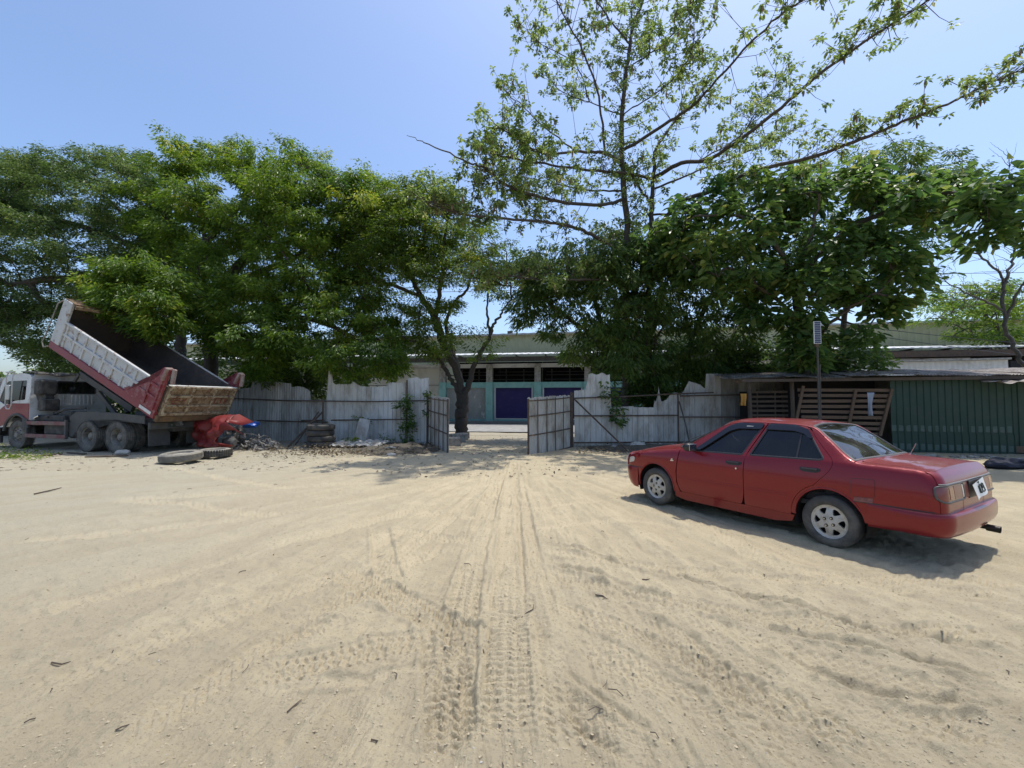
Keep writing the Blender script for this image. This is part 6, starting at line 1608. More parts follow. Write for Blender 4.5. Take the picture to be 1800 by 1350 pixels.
# ---- shrubs and creepers
def shrub(name, label, cl, stems, leafm, L, wr, per, rad, seed, kind='thin', cat='shrub', group=None, droop=.2, flat=.9):
    b0 = stems[0][0]; e = empty(name, (b0[0], b0[1], 0), 0, label, cat, group)
    mb = MB()
    for st_ in stems: mb.tube(st_, [.015] * (len(st_) - 1) + [.004], 5)
    o = mb.build('stem', M['bark'], e); o.matrix_parent_inverse = Matrix.Translation(-e.location)
    g = np.random.default_rng(seed); C, d, Ls, hue = clump_leaves(cl, rad * g.uniform(.6, 1.3, len(cl)), per, L, seed, flat, droop)
    V, F = (broad if kind == 'broad' else leaves)(C, d, Ls, wr, seed)
    me = npmesh('foliage', V, F, leafm, False, {'hue': np.repeat(hue, 6 if kind == 'broad' else 4)}); co = link(bpy.data.objects.new('foliage', me), e); co.matrix_parent_inverse = Matrix.Translation(-e.location)
    return e
def poly_cl(poly, n, Y, T, seed): return crown_clumps(poly, n, Y, T, seed, 0, 40)[0]
shrub('creeper', 'leafy creeper climbing the fence post near the left gate leaf', poly_cl([(708, 700), (718, 698), (722, 740), (727, 778), (702, 780), (703, 735)], 26, 16.7, .12, 21), [[Vector((*at(712, 16.8), -.1)), W(714, 740, 16.8), W(713, 705, 16.8)]], M['leafE'], .10, .6, 26, .22, 21, 'broad', 'creeper')
shrub('creeper', 'small creeper tuft on the left gate post', poly_cl([(747, 690), (760, 688), (756, 722), (750, 735), (748, 705)], 10, 16.7, .1, 22), [[Vector((*at(752, 16.8), -.1)), W(753, 720, 16.8), W(752, 700, 16.8)]], M['leafD'], .09, .5, 18, .16, 22, 'broad', 'creeper')
shrub('creeper', 'dry looking creeper tuft hanging on the fence over the leaning sheet scrap', poly_cl([(628, 733), (650, 736), (648, 750), (640, 752)], 7, 16.9, .1, 23), [[Vector((*at(640, 17.0), .9)), W(641, 738, 16.9)]], M['leafD'], .08, .5, 20, .15, 23, 'broad', 'creeper')
shrub('weed', 'low green weed beside the leaning sheet scrap', poly_cl([(604, 770), (622, 766), (626, 780), (606, 782)], 6, 16.2, .2, 24), [[Vector((*at(615, 16.2), -.05)), W(615, 774, 16.2)]], M['leafB'], .11, .3, 24, .2, 24, 'thin', 'weed')
shrub('weed', 'small weed at the fence foot midway to the creeper', poly_cl([(676, 760), (688, 758), (688, 778), (672, 778)], 6, 16.6, .2, 25), [[Vector((*at(681, 16.6), -.05)), W(681, 768, 16.6)]], M['leafC'], .10, .3, 24, .2, 25, 'thin', 'weed')
shrub('vine', 'leafy vine trailing over the lowest broken sheet right of the gate', poly_cl([(1046, 665), (1070, 670), (1082, 712), (1100, 720), (1085, 748), (1070, 735), (1072, 700)], 18, 16.4, .2, 26), [[W(1066, 665, 16.9), W(1075, 700, 16.5), W(1078, 735, 16.4)]], M['leafE'], .16, .55, 16, .28, 26, 'broad', 'vine')
shrub('shrub', 'dense dark shrub filling the gap behind the broken fence', poly_cl([(1060, 690), (1100, 670), (1180, 668), (1200, 700), (1190, 745), (1075, 748)], 44, 18.6, .7, 27), [[Vector((*at(1120, 18.6), -.1)), W(1120, 700, 18.6)]], M['leafD'], .18, .4, 90, .5, 27)
shrub('shrub', 'leafy bush rising behind the shack roof beside the solar lamp', poly_cl([(1380, 600), (1400, 560), (1440, 600), (1470, 605), (1530, 602), (1562, 625), (1558, 652), (1380, 660)], 60, 17.6, .9, 28), [[Vector((*at(1450, 17.8), -.1)), W(1450, 640, 17.8)]], M['leafE'], .20, .5, 40, .45, 28, 'broad')
shrub('shrub', 'dark bush behind the fence end beside the shack roof', poly_cl([(1225, 640), (1290, 600), (1370, 600), (1390, 650), (1300, 668), (1235, 690)], 60, 19.5, 1.0, 29), [[Vector((*at(1290, 19.5), -.1)), W(1290, 640, 19.5)]], M['leafD'], .20, .4, 90, .55, 29)
shrub('shrub', 'dark undergrowth showing above the low fence behind the tipper tailgate', poly_cl([(420, 640), (560, 640), (600, 650), (640, 680), (560, 720), (430, 700)], 70, 21, 1.2, 30), [[Vector((*at(500, 21), -.1)), W(500, 690, 21)]], M['leafD'], .2, .4, 100, .7, 30)
shrub('shrub', 'dark bushy undergrowth behind the tipper chassis', poly_cl([(60, 600), (180, 590), (300, 600), (400, 640), (400, 790), (40, 790)], 150, 22, 1.2, 31), [[Vector((*at(250, 22), -.1)), W(250, 700, 22)]], M['leafD'], .22, .4, 110, .95, 31)
# far tree line, low and hazy, beyond everything
g_ = np.random.default_rng(77); n = 2600
xs_ = g_.uniform(-190, -60, n); ys_ = 120 + g_.uniform(-8, 8, n); hmax = 9 + 3 * vnoise(xs_ * .05, xs_ * 0, 3) + 3 * vnoise(xs_ * .2, xs_ * 0, 4)
zs_ = hmax * g_.uniform(0, 1, n) ** .6
C = np.stack([xs_, ys_, zs_], 1); rep = 8; C = np.repeat(C, rep, 0) + g_.normal(0, .9, (n * rep, 3)); D = g_.normal(0, 1, (n * rep, 3))
V, F = leaves(C, D, g_.uniform(.8, 1.8, n * rep), .6, 77)
tag(link(bpy.data.objects.new('treeline', npmesh('treeline', V, F, M['leafA'], False, {'hue': np.repeat(g_.uniform(0, 1, n * rep), 4)}))), 'far low tree line on the left horizon', kind='stuff')
# overhead wires
def wire(pts, r_, label):
    P = [W(*p) for p in pts]; out = []
    for a, b in zip(P[:-1], P[1:]):
        for i in range(12):
            t = i / 12; q = a.lerp(b, t); q.z -= 1.2 * (b - a).length / 40 * t * (1 - t); out.append(q)
    out.append(P[-1]); o = MB().tube(out, r_, 4).build('utility_wire', M['black']); tag(o, label, 'cable', 'wires along the street')
for k, (y0, y1) in enumerate(((432, 462), (455, 478), (470, 487), (484, 497))):
    wire([(-300, 470 + 13 * k, 23), (900, y0 + 44 - 6 * k, 23), (2100, y0 + 40, 20)], .013, ('topmost', 'second from top', 'third from top', 'lowest')[k] + ' of the thin black wires strung along the street behind the trees')
wire([(380, 596, 19), (740, 602, 19.5)], .012, 'single pale wire running low across the left trees to the gate tree')
wire([(1380, 565, 18), (1800, 625, 18), (2100, 640, 18)], .012, 'wire sloping down past the bare tree on the right')
wire([(1480, 570, 18), (1830, 606, 17)], .012, 'short wire passing beneath the bare tree on the right')
# ------------------------------------------------------------ tipper lorry
M['tblack'] = mat('chassis_black', (.035, .034, .032), .8, var=(.07, .065, .058), scale=4, dirt=(.13, .12, .10), dscale=4, dlim=(.5, .75))
M['tgrey'] = mat('dusty_grey_metal', (.055, .055, .053), .75, var=(.085, .085, .08), scale=2, dirt=(.09, .085, .075), dscale=4, dlim=(.5, .75))
M['twhite'] = mat('lorry_white', (.62, .62, .60), .5, var=(.54, .54, .52), scale=1.5, dirt=(.30, .27, .22), dscale=3, dlim=(.54, .72), coat=.2)
M['tred'] = mat('lorry_red', (.20, .012, .022), .5, var=(.16, .012, .02), scale=2, dirt=(.16, .09, .08), dscale=4, dlim=(.58, .8), coat=.2)
M['bedwhite'] = mat('bed_white', (.52, .52, .50), .65, var=(.42, .42, .40), scale=1.8, dirt=(.20, .12, .07), dscale=5.5, dlim=(.55, .66))
M['bedin'] = mat('bed_inside', (.050, .042, .038), .75, var=(.085, .070, .060), scale=1.5, dirt=(.13, .105, .085), dscale=2.5, dlim=(.5, .8))
M['flare'] = mat('flare_red', (.22, .025, .030), .6, var=(.17, .03, .035), scale=3, dirt=(.28, .17, .15), dscale=5, dlim=(.50, .70))
M['gate_y'] = mat('tailgate_cream', (.33, .26, .16), .75, var=(.22, .14, .08), scale=5, dirt=(.12, .07, .035), dscale=7.0, dlim=(.46, .60))
M['gate_rail'] = mat('tailgate_rail_paint', (.42, .36, .25), .75, var=(.30, .23, .14), scale=5, dirt=(.13, .07, .04), dscale=9.0, dlim=(.47, .60))
M['rustbrown'] = mat('rust_brown', (.13, .075, .035), .85, var=(.20, .13, .065), scale=5, dirt=(.07, .045, .028), dscale=6)
M['tglass'] = glass_mat('lorry_glass', (.03, .035, .035), dust=.06)
TT = R(163); TX, TY = -12.25, 15.24
tk = empty('tipper_lorry', (TX, TY, gz(TX, TY)), TT, 'old red and white tipper lorry with its rusty body tipped up and cream tailgate hanging closed', 'lorry')
tk['label'] = 'old red and white tipper lorry with its rusty load body tipped up under the trees'
# chassis
m_ = MB()
for sy in (.42, -.42): m_.box((2.2, sy, .98), (8.0, .09, .26))
for x in (-1.3, .7, 2.2, 3.6, 5.2): m_.box((x, 0, .98), (.12, .84, .18))
m_.build('chassis', M['tblack'], tk)
for x in (0, 1.38, 5.0): MB().tube([(x, -.95, .5), (x, .95, .5)], .09, 10).lathe([(0, -.18), (.16, -.15), (.2, 0), (.16, .15), (0, .18)], 12, 'y', (x, 0, .5)).build('axle', M['tblack'], tk)
def truck_wheel(x, y, front=False, inner=True):
    w = empty('wheel', (x, y, .50 if not front else .48)); w.parent = tk
    sg = 1 if y > 0 else -1
    def tyre(yc):
        b = MB(); h = .135; Ro = .50; Ri = .27
        prof = [(Ri, yc - h * .5), (Ri + .02, yc - h * .85), (.40, yc - h), (.46, yc - h * .93), (.488, yc - h * .8)]
        for g in (-.06, 0, .06): prof += [(.50, yc + g - .018), (.486, yc + g - .013), (.486, yc + g + .013), (.50, yc + g + .018)]
        prof += [(.488, yc + h * .8), (.46, yc + h * .93), (.40, yc + h), (Ri + .02, yc + h * .85), (Ri, yc + h * .5)]
        b.lathe(prof, 48, 'y')
        for k in range(48):
            a = 2 * math.pi * k / 48
            for s_ in (-1, 1): b.box((.492 * math.cos(a), yc + s_ * .105, .492 * math.sin(a)), (.022, .06, .038), Matrix.Rotation(-a, 3, 'Y'))
        return b.build('tyre', M['rubberdust'], w, angle=45)
    tyre(0)
    if not front: tyre(-sg * .31)
    r_ = MB()
    if front: r_.lathe([(.275, sg * .09), (.265, sg * .07), (.25, sg * .05), (.19, sg * .08), (.15, sg * .10), (.10, sg * .10), (.09, sg * .16), (0, sg * .17)], 32, 'y')
    else: r_.lathe([(.275, sg * .10), (.262, sg * .08), (.25, sg * .0), (.235, -sg * .09), (.15, -sg * .11), (.14, -sg * .02), (.10, sg * .02), (0, sg * .02)], 32, 'y')
    ro = r_.build('rim', M['trim_rim'], w, angle=40)
    for k in range(8):
        a = R(45 * k); yy = sg * .10 if front else -sg * .105
        MB().lathe([(0, sg * .03), (.014, sg * .03), (.016, -sg * .01)], 6, 'y', (.19 * math.cos(a), yy, .19 * math.sin(a))).build('wheel_nut', M['tblack'], ro)
    return w
M['trim_rim'] = mat('lorry_rim', (.20, .19, .165), .75, var=(.28, .265, .23), scale=5, dirt=(.10, .09, .075), dscale=6)
for x in (0, 1.38):
    truck_wheel(x, 1.02); truck_wheel(x, -1.02)
truck_wheel(5.0, 1.0, True); truck_wheel(5.0, -1.0, True)
# mudguard panels and side tank
m_ = MB(); m_.poly([(.15, 1.06, .98), (.15, 1.06, 1.28), (.95, 1.06, 1.30), (2.05, 1.06, 1.30), (2.36, 1.06, 1.12), (2.36, 1.06, .48), (2.20, 1.06, .46), (1.98, 1.06, .70), (1.70, 1.06, .96), (1.2, 1.06, 1.04), (.75, 1.06, .98)], (0, 1, 0), .03); m_.build('mudguard', M['tgrey'], tk)
m_ = MB(); m_.poly([(.95, 1.09, 1.04), (.95, 1.09, 1.27), (.10, 1.09, 1.27), (-1.2, 1.09, 1.18), (-1.2, 1.09, .94), (-.5, 1.09, 1.0), (0, 1.09, 1.06)], (0, 1, 0), .03); m_.build('mudguard', M['tgrey'], tk)
for z, nm in ((.90, 'guard_plank'), (.46, 'guard_plank')): MB().box((3.42, 1.16, z), (2.10, .05, .13), bev=.01).build(nm, M['tred_dirty'] if 'tred_dirty' in M else M.setdefault('tred_dirty', mat('guard_red', (.17, .05, .05), .7, var=(.20, .10, .09), scale=4, dirt=(.18, .15, .12), dscale=4)), tk)
for x in (2.40, 4.44): MB().box((x, 1.14, .70), (.09, .08, .64), bev=.01).build('guard_post', M['tgrey'], tk)
MB().box((4.55, 1.10, .86), (.20, .18, .40), bev=.03).build('battery_box', M['tgrey'], tk)
m_ = MB(); m_.box((3.1, .80, .70), (1.3, .5, .44), bev=.06); m_.build('fuel_tank', M['tblack'], tk)
m_ = MB(); m_.box((3.6, .70, 1.05), (1.6, .6, .22), bev=.04); m_.box((2.9, .62, 1.18), (.5, .5, .25), bev=.05); m_.tube([(3.9, .9, 1.0), (3.6, 1.0, 1.12), (3.5, .9, 1.2)], .05, 8); m_.tube([(4.15, .8, 1.0), (3.2, .8, 1.35), (2.6, .5, 1.40)], .035, 6); m_.build('engine_gear', M['tblack'], tk)
MB().tube([(4.15, 1.1, 1.06), (4.0, 1.1, 1.12), (3.9, 1.1, 1.14)], .035, 8).build('filler_pipe', M['chrome'], tk)
# cab: a shell of side, roof, back and front faces
cx0, cx1 = 4.35, 6.45; yw = 1.14
cab = empty('cab'); cab.parent = tk
side = [(4.37, .98), (4.37, 2.45), (4.50, 2.58), (4.9, 2.64), (5.75, 2.60), (5.98, 2.42), (6.30, 1.66), (6.42, 1.25), (6.42, .72), (6.05, .70), (5.72, .74)] + [(5.0 + .68 * math.cos(R(a)), .48 + .68 * math.sin(R(a))) for a in range(25, 140, 12)] + [(4.44, .98)]
swin = rounded([(4.62, 1.70), (4.62, 2.38), (5.66, 2.36), (5.86, 2.20), (6.10, 1.66), (5.75, 1.52), (5.2, 1.66)], .05)
def fy(y0): return lambda p, sgn=1: np.stack([p[:, 0], sgn * (y0 - .05 * np.clip(p[:, 1] - 1.6, 0, 1) ** 1.2), p[:, 1]], 1)
for sg in (1, -1):
    up = [p for p in side]
    panel('cab_side', fy(yw), rounded(side, .04), M['twhite'], cab, [swin], sgn=sg, gap=0, flange=.05, h=.12)
    panel('side_window', fy(yw - .02), swin, M['tglass'], cab, sgn=sg, gap=0, flange=0, h=.12)
    low = [(4.372, .98), (4.372, 1.57), (5.35, 1.57), (5.72, 1.50), (6.0, 1.34), (6.42, 1.22), (6.42, .73), (6.05, .73), (5.74, .80)] + [(5.0 + .74 * math.cos(R(a)), .48 + .74 * math.sin(R(a))) for a in range(28, 140, 12)]
    panel('red_stripe', fy(yw + .012), rounded(low, .03), M['tred'], cab, sgn=sg, gap=0, flange=.012, h=.12)
    arch = [(5.0 + .70 * math.cos(R(a)), .48 + .70 * math.sin(R(a))) for a in np.linspace(10, 160, 24)]
    MB().tube([(x, sg * (yw + .02), z) for x, z in arch], .045, 6).build('arch_trim', M['tgrey'], cab)
    MB().box((6.2, sg * yw, .60), (.5, .06, .26), bev=.02).box((6.1, sg * 1.1, .30), (.35, .1, .28), bev=.02).build('step', M['tblack'], cab)
m_ = MB()
# roof strip
rp = [(4.37, 2.45), (4.50, 2.58), (4.9, 2.64), (5.75, 2.60), (5.98, 2.42)]
V_ = []; F_ = []
for x, z in rp:
    for y in np.linspace(-1.09, 1.09, 7): V_.append((x, y, z + .05 * (1 - (y / 1.09) ** 2)))
for i in range(len(rp) - 1):
    for j in range(6): F_.append((i * 7 + j, i * 7 + j + 1, (i + 1) * 7 + j + 1, (i + 1) * 7 + j))
MB().add(V_, F_).build('cab_roof', M['twhite'], cab, smooth=True)
fb = lambda p, sgn=1: np.stack([4.36 - .05 * (1 - (p[:, 0] / 1.12) ** 2), p[:, 0], p[:, 1]], 1)
bwin = rounded([(.42, 1.93), (.42, 2.37), (-.75, 2.37), (-.75, 1.93)], .07)
panel('cab_back', fb, rounded([(1.13, .98), (1.12, 2.45), (1.0, 2.62), (-1.0, 2.62), (-1.12, 2.45), (-1.13, .98)], .06), M['twhite'], cab, [bwin], gap=0, flange=.04, h=.12, mode='r')
panel('back_window', fb, bwin, M['tglass'], cab, gap=0, flange=0, mode='r', h=.12)
ribbon('window_seal', fb, bwin, .04, .012, M['tblack'], cab, mode='r')
for k in range(9): MB().box((4.30, .36 - .125 * k, 1.70), (.03, .05, .34), bev=.01).build('pressed_rib', M['twhite'], cab)
MB().box((4.29, -.15, 1.50), (.06, 1.3, .05)).build('back_ledge', M['twhite'], cab)
ff = lambda p, sgn=1: np.stack([6.42 - .30 * np.clip((p[:, 1] - 1.5), 0, 2) * .9, p[:, 0], p[:, 1]], 1)
panel('cab_front', ff, [(-1.12, .72), (1.12, .72), (1.10, 2.5), (-1.10, 2.5)], M['twhite'], cab, [rounded([(-1.0, 1.60), (1.0, 1.60), (1.0, 2.36), (-1.0, 2.36)], .08)], gap=0, h=.15, mode='f')
panel('windscreen', ff, rounded([(-1.0, 1.60), (1.0, 1.60), (1.0, 2.36), (-1.0, 2.36)], .08), M['tglass'], cab, gap=0, flange=0, h=.15, mode='f', out=-.01)
MB().box((6.45, 0, .55), (.14, 2.3, .36), bev=.04).build('bumper', M['tgrey'], cab)
MB().box((5.35, 0, 1.1), (1.9, 2.0, .1)).box((5.1, .5, 1.5), (.5, .5, .7), bev=.05).box((5.1, -.5, 1.5), (.5, .5, .7), bev=.05).build('cab_floor', M['dark'], cab)
for sg in (1,): MB().tube([(5.36, 1.25, 2.66), (5.36, 1.30, 2.5), (5.36, 1.30, 1.50), (5.28, 1.30, 1.38), (5.10, 1.30, 1.38), (5.02, 1.30, 1.50), (5.02, 1.30, 2.5), (5.02, 1.25, 2.66)], .022, 6).tube([(5.02, 1.3, 2.2), (5.36, 1.3, 2.2)], .018, 5).tube([(5.36, 1.3, 2.66), (5.02, 1.3, 2.66)], .03, 6).box((5.19, 1.33, 1.95), (.20, .04, .5), bev=.02).build('mirror_frame', mat('steel_tube', (.45, .45, .44), .4, metal=.5), cab)
MB().lathe([(0, .05), (.07, .05), (.08, 0)], 14, 'y', (5.45, 1.15, 1.62)).build('side_repeater', M['tblack'], cab)
# air intake stack and dark gear behind the cab
MB().box((4.08, .86, 2.13), (.34, .52, .55), bev=.06).build('air_intake', M['tblack'], tk)
m_ = MB(); m_.box((4.0, .80, 1.52), (.36, .46, .42), bev=.04); m_.bar((4.05, .85, 1.7), (4.15, .88, 2.0), .3, .3); m_.build('intake_duct', M['tblack'], tk)
m_ = MB()
V_ = []; F_ = []
for i in range(15):
    y = 1.1 - 2.2 * i / 14; z = 2.66 + .03 * math.sin(i * 1.1); V_ += [(5.0, y, z + .04), (4.30, y, z), (4.22, y, z - .07)]
for i in range(14): F_ += [(3 * i, 3 * i + 1, 3 * i + 4, 3 * i + 3), (3 * i + 1, 3 * i + 2, 3 * i + 5, 3 * i + 4)]
o = m_.add(V_, F_).build('roof_cover', M['tblack'], cab); md = o.modifiers.new('t', 'SOLIDIFY'); md.thickness = .02
# tipped body, in its own frame: x forward along the floor, z up from it
PA = R(25.4)
bed = empty('load_body', (-1.75, 0, 1.11)); bed.parent = tk; bed.rotation_euler = (0, -PA, 0)
LB = 5.55; HB = 1.06; WB = 1.18
fl2 = MB(); fl2.box((LB / 2, 0, .09), (LB, 2 * WB - .06, .06)); fl2.build('floor', M['bedin'], bed)
for sg in (1, -1):
    MB().box((LB / 2, sg * (WB - .03), .58), (LB, .05, 1.0)).build('side_board', M['bedin'] if True else None, bed)
    # outer skin with raised grid of ribs (outside only)
    sk2 = MB(); sk2.box((LB / 2 + .3, sg * (WB + .002), .62), (LB - .6, .012, .86)); so_ = sk2.build('side_skin', M['bedwhite'], bed)
    MB().box((LB / 2 + .0, sg * (WB + .03), .12), (LB, .10, .24), bev=.01).build('sill', M['tred'], bed)
    MB().box((LB / 2 + .2, sg * (WB + .03), HB), (LB - .4, .085, .075), bev=.01).build('top_rail', M['bedwhite'], bed)
    MB().box((LB / 2 + .3, sg * (WB + .028), .66), (LB - 1.0, .055, .085), bev=.01).build('mid_rail', M['bedwhite'], bed)
    for k in range(8): MB().box((1.35 + k * .52, sg * (WB + .026), .64), (.085, .05, .80), bev=.008).build('side_rib', M['bedwhite'], bed)
    MB().box((5.33, sg * (WB + .035), 1.0), (.46, .10, 1.54), bev=.02).build('front_post', M['bedwhite'], bed)
    fpoly = [(1.48, .24), (.98, .22), (0, .20), (0, 1.62), (.26, 1.60), (.34, 1.30), (.52, 1.06), (.92, .74), (1.30, .48), (1.55, .34)]
    MB().poly([(x, sg * (WB + .055), z) for x, z in fpoly], (0, 1, 0), .06).build('rear_flare', M['flare'], bed)
    for (x0, z0_, x1, z1_) in ((.12, .25, .12, 1.5), (.55, .3, .55, .98), (.15, .62, .95, .62), (.15, .98, .5, .98)):
        MB().bar((x0, sg * (WB + .10), z0_), (x1, sg * (WB + .10), z1_), .05, .07, (1, 0, 0) if x0 == x1 else (0, 0, 1)).build('flare_rib', M['flare'], bed)
    MB().box((.10, sg * (WB + .05), 1.44), (.10, .22, .44), Matrix.Rotation(R(-6), 3, 'Y'), bev=.03).build('gate_ear', M['gate_ear'] if 'gate_ear' in M else M.setdefault('gate_ear', mat('ear_metal', (.33, .29, .25), .7, var=(.20, .10, .08), scale=5)), bed)
    MB().box((-.12, sg * (WB + .00), 1.46), (.12, .10, .46), Matrix.Rotation(R(14), 3, 'Y'), bev=.03).build('gate_hinge', M['gate_ear'], bed)
    MB().box((.4, sg * (WB + .09), .12), (.55, .004, .10)).build('sill_plate', M['twhite'], bed)
hb = MB(); hb.box((LB - .03, 0, .92), (.06, 2 * WB - .05, 1.70)); hb.build('headboard', M['bedin'], bed)
MB().box((LB - .28, 0, 1.76), (.60, 2 * WB + .1, .05)).build('canopy_plate', M['rustbrown'], bed)
MB().box((LB - .60, 0, 1.68), (.05, 2 * WB + .1, .12), bev=.01).build('canopy_lip', M['gate_y'], bed)
MB().tube([(5.60, WB + .06, 1.7), (5.75, WB + .10, 1.5), (5.78, WB + .12, .35), (5.85, WB + .12, .05), (5.70, WB + .12, -.08), (5.58, WB + .08, .02)], .022, 6).build('side_handrail', M['trim_rim'], bed)
for sy in (.42, -.42): MB().box((LB / 2, sy, -.05), (LB - .1, .10, .22)).build('body_runner', M['tgrey'], bed)
for x in np.linspace(.5, 5.2, 8): MB().box((x, 0, .0), (.08, 2 * WB - .02, .11)).build('cross_member', M['tred'], bed)
# tailgate hanging square across the end
tg = empty('tailgate', (0, 0, 0)); tg.parent = bed
MB().box((-.05, 0, .62), (.06, 2 * WB - .06, 1.02)).build('tailgate_skin', M['gate_y'], tg)
for z, h_ in ((1.10, .075), (.80, .07), (.47, .07), (.19, .09)): MB().box((-.10, 0, z), (.055, 2 * WB - .08, h_), bev=.01).build('tailgate_rail', M['gate_rail'], tg)
for y in (1.10, .38, -.38, -1.10): MB().box((-.098, y, .64), (.05, .08, .98), bev=.01).build('tailgate_rib', M['gate_rail'], tg)
MB().box((-.03, 0, .02), (.14, 2 * WB + .04, .20), bev=.02).build('tail_beam', M['rustbrown'], tg)
MB().box((-.06, 0, 1.145), (.07, 2 * WB - .02, .022)).build('tailgate_edge', M['bedwhite'], tg)
# faded painted letters on the tailgate
M['ltr'] = mat('faded_red_letter', (.30, .06, .05), .8, var=(.24, .07, .05), scale=8, dirt=(.24, .17, .10), dscale=7, dlim=(.55, .7))
def stroke(par, pts, w=.05, mt=None):
    for (a, b), (c, d) in zip(pts[:-1], pts[1:]): MB().bar((-.084, a, b), (-.084, c, d), .01, w, (1, 0, 0)).build('painted_letter', mt or M['ltr'], par)
def letter(ch, y, z, w, h_):
    y1 = y - w
    S = {'e': [[(y1, z + h_ * .55), (y, z + h_ * .55)], [(y1, z + h_ * .55), (y1, z + h_), (y, z + h_), (y, z), (y1, z)]],
         'n': [[(y, z), (y, z + h_), (y1, z + h_), (y1, z)]], 'i': [[(y - w / 2, z), (y - w / 2, z + h_)]], 't': [[(y - w / 2, z), (y - w / 2, z + h_)], [(y, z + h_ * .8), (y1, z + h_ * .8)]], '/': [[(y, z), (y1, z + h_)]]}[ch]
    for s_ in S: stroke(tg, s_, .05)
letter('e', .92, .55, .20, .18); letter('/', .62, .55, .10, .18); letter('n', -.48, .55, .22, .18); letter('i', -.80, .55, .08, .18)
# hoist: strut and links
MB().bar((3.05, .45, 2.62), (.35, .45, 1.38), .10, .20).build('hoist_arm', M['tgrey'], tk)
MB().bar((3.05, -.45, 2.62), (.35, -.45, 1.38), .10, .20).build('hoist_arm', M['tgrey'], tk)
MB().tube([(2.5, .1, 2.55), (1.5, .1, 1.8), (1.15, .1, 1.25)], .075, 10).build('hoist_ram', M['tgrey'], tk)
MB().bar((1.9, .55, 1.95), (1.0, .55, 1.2), .08, .14).build('hoist_link', M['tgrey'], tk)
MB().bar((3.0, .5, 2.60), (3.25, .5, 2.35), .07, .09).build('hoist_link', M['tgrey'], tk)
MB().box((-.2, 0, 1.16), (.9, .95, .28), bev=.03).build('pivot_block', M['tgrey'], tk)
MB().poly([(-.9, .9, 1.10), (-1.5, .9, 1.12), (-1.1, .9, 1.34)], (0, 1, 0), .04).build('red_gusset', M['tred'], tk)
# tail: cross bar, plate, mud flaps, spare gear
MB().box((-1.45, 0, .88), (.10, 2.3, .22), bev=.02).build('tail_bar', M['tgrey'], tk)
MB().box((-1.51, .32, .88), (.02, .56, .12)).build('tail_sign', mat('tail_sign', (.04, .055, .05), .5), tk)
for k in range(5): MB().box((-1.523, .50 - .085 * k, .89), (.004, .05, .045)).build('tail_sign_letter', M['trim_rim'], tk)
MB().box((-1.12, .60, .50), (.03, .66, .56), Matrix.Rotation(R(3), 3, 'Y')).build('mud_flap', M['tgrey'], tk)
MB().box((-1.12, -.62, .50), (.03, .66, .56)).build('mud_flap', M['tgrey'], tk)
MB().box((.3, 0, .80), (3.4, .7, .3), bev=.04).build('gear_housing', M['tblack'], tk)
MB().tube([(3.9, .3, .4), (2.2, .3, .38)], .04, 8).build('drive_shaft', M['tblack'], tk)

# ---- tarpaulin, sack and scrap heap behind the tail
def heap(cx_, cy_, rx, ry, h_, n, seed): pass
tp = MB(); V_ = []; F_ = []; nu, nv = 34, 22
P00, P10, P01, P11 = W(349, 786, 15.2), W(398, 786, 14.2), W(346, 736, 15.6), W(416, 729, 15.2)
for j in range(nv + 1):
    for i in range(nu + 1):
        u, v = i / nu, j / nv
        p = P00.lerp(P10, u).lerp(P01.lerp(P11, u), v)
        f = float(vnoise(np.array([u * 5.0 + v * 2]), np.array([v * 4.0 - u * 3]), 5)[0]); f2 = float(vnoise(np.array([u * 14.0]), np.array([v * 11.0 + u * 9]), 6)[0])
        p = p + Vector((.16 * f * 1.2, -.55 * math.sin(math.pi * v * .9) * (.5 + .5 * u) + .40 * f + .10 * f2, .10 * f2)); V_.append(tuple(p))
for j in range(nv):
    for i in range(nu): o = j * (nu + 1) + i; F_.append((o, o + 1, o + nu + 2, o + nu + 1))
tip = W(433, 767, 13.9); t2 = W(446, 742, 15.4); t1 = W(386, 746, 14.1); b = len(V_)
V_ += [tuple(t1), tuple(W(395, 741, 14.0)), tuple(tip), tuple(W(412, 756, 13.95)), tuple(W(384, 757, 14.2)), tuple(W(400, 733, 14.8)), tuple(t2), tuple(W(425, 748, 14.9)), tuple(W(405, 744, 14.4)), tuple(W(420, 728, 15.2))]
F_ += [(b, b + 1, b + 3, b + 4), (b + 1, b + 2, b + 3), (b + 5, b + 9, b + 6, b + 7), (b + 5, b + 7, b + 8), (b + 1, b + 5, b + 8)]
M['tarp'] = mat('red_tarp', (.20, .016, .015), .55, var=(.13, .014, .013), scale=5, dirt=(.20, .09, .07), dscale=4, dlim=(.55, .8))
o = tp.add(V_, F_).build('tarpaulin', M['tarp'], angle=55); tag(o, 'crumpled red plastic tarpaulin draped under the tipper tailgate', 'tarpaulin')
md = o.modifiers.new('t', 'SOLIDIFY'); md.thickness = .008
def lump(name, c, r, m, label, cat, seed, sq=(1, 1, .7), n=3, amp=.25, group=None):
    bm = bmesh.new(); bmesh.ops.create_icosphere(bm, subdivisions=n, radius=1)
    co = np.array([v.co[:] for v in bm.verts]); f = fbm(co[:, 0] * 1.7 + seed, co[:, 1] * 1.7 + co[:, 2] * 2.1, 4, seed)
    for v, k in zip(bm.verts, f): v.co = Vector((v.co.x * sq[0], v.co.y * sq[1], v.co.z * sq[2])) * r * (1 + amp * 2 * k)
    me = bpy.data.meshes.new(name); bm.to_mesh(me); bm.free(); me.materials.append(m); o = link(bpy.data.objects.new(name, me)); o.location = c
    return tag(o, label, cat, group)
lump('sack', W(441, 746, 15.6), .18, mat('blue_plastic', (.012, .09, .42), .4), 'bright blue plastic sack lying on top of the scrap heap', 'sack', 3, (1.4, 1, .6))
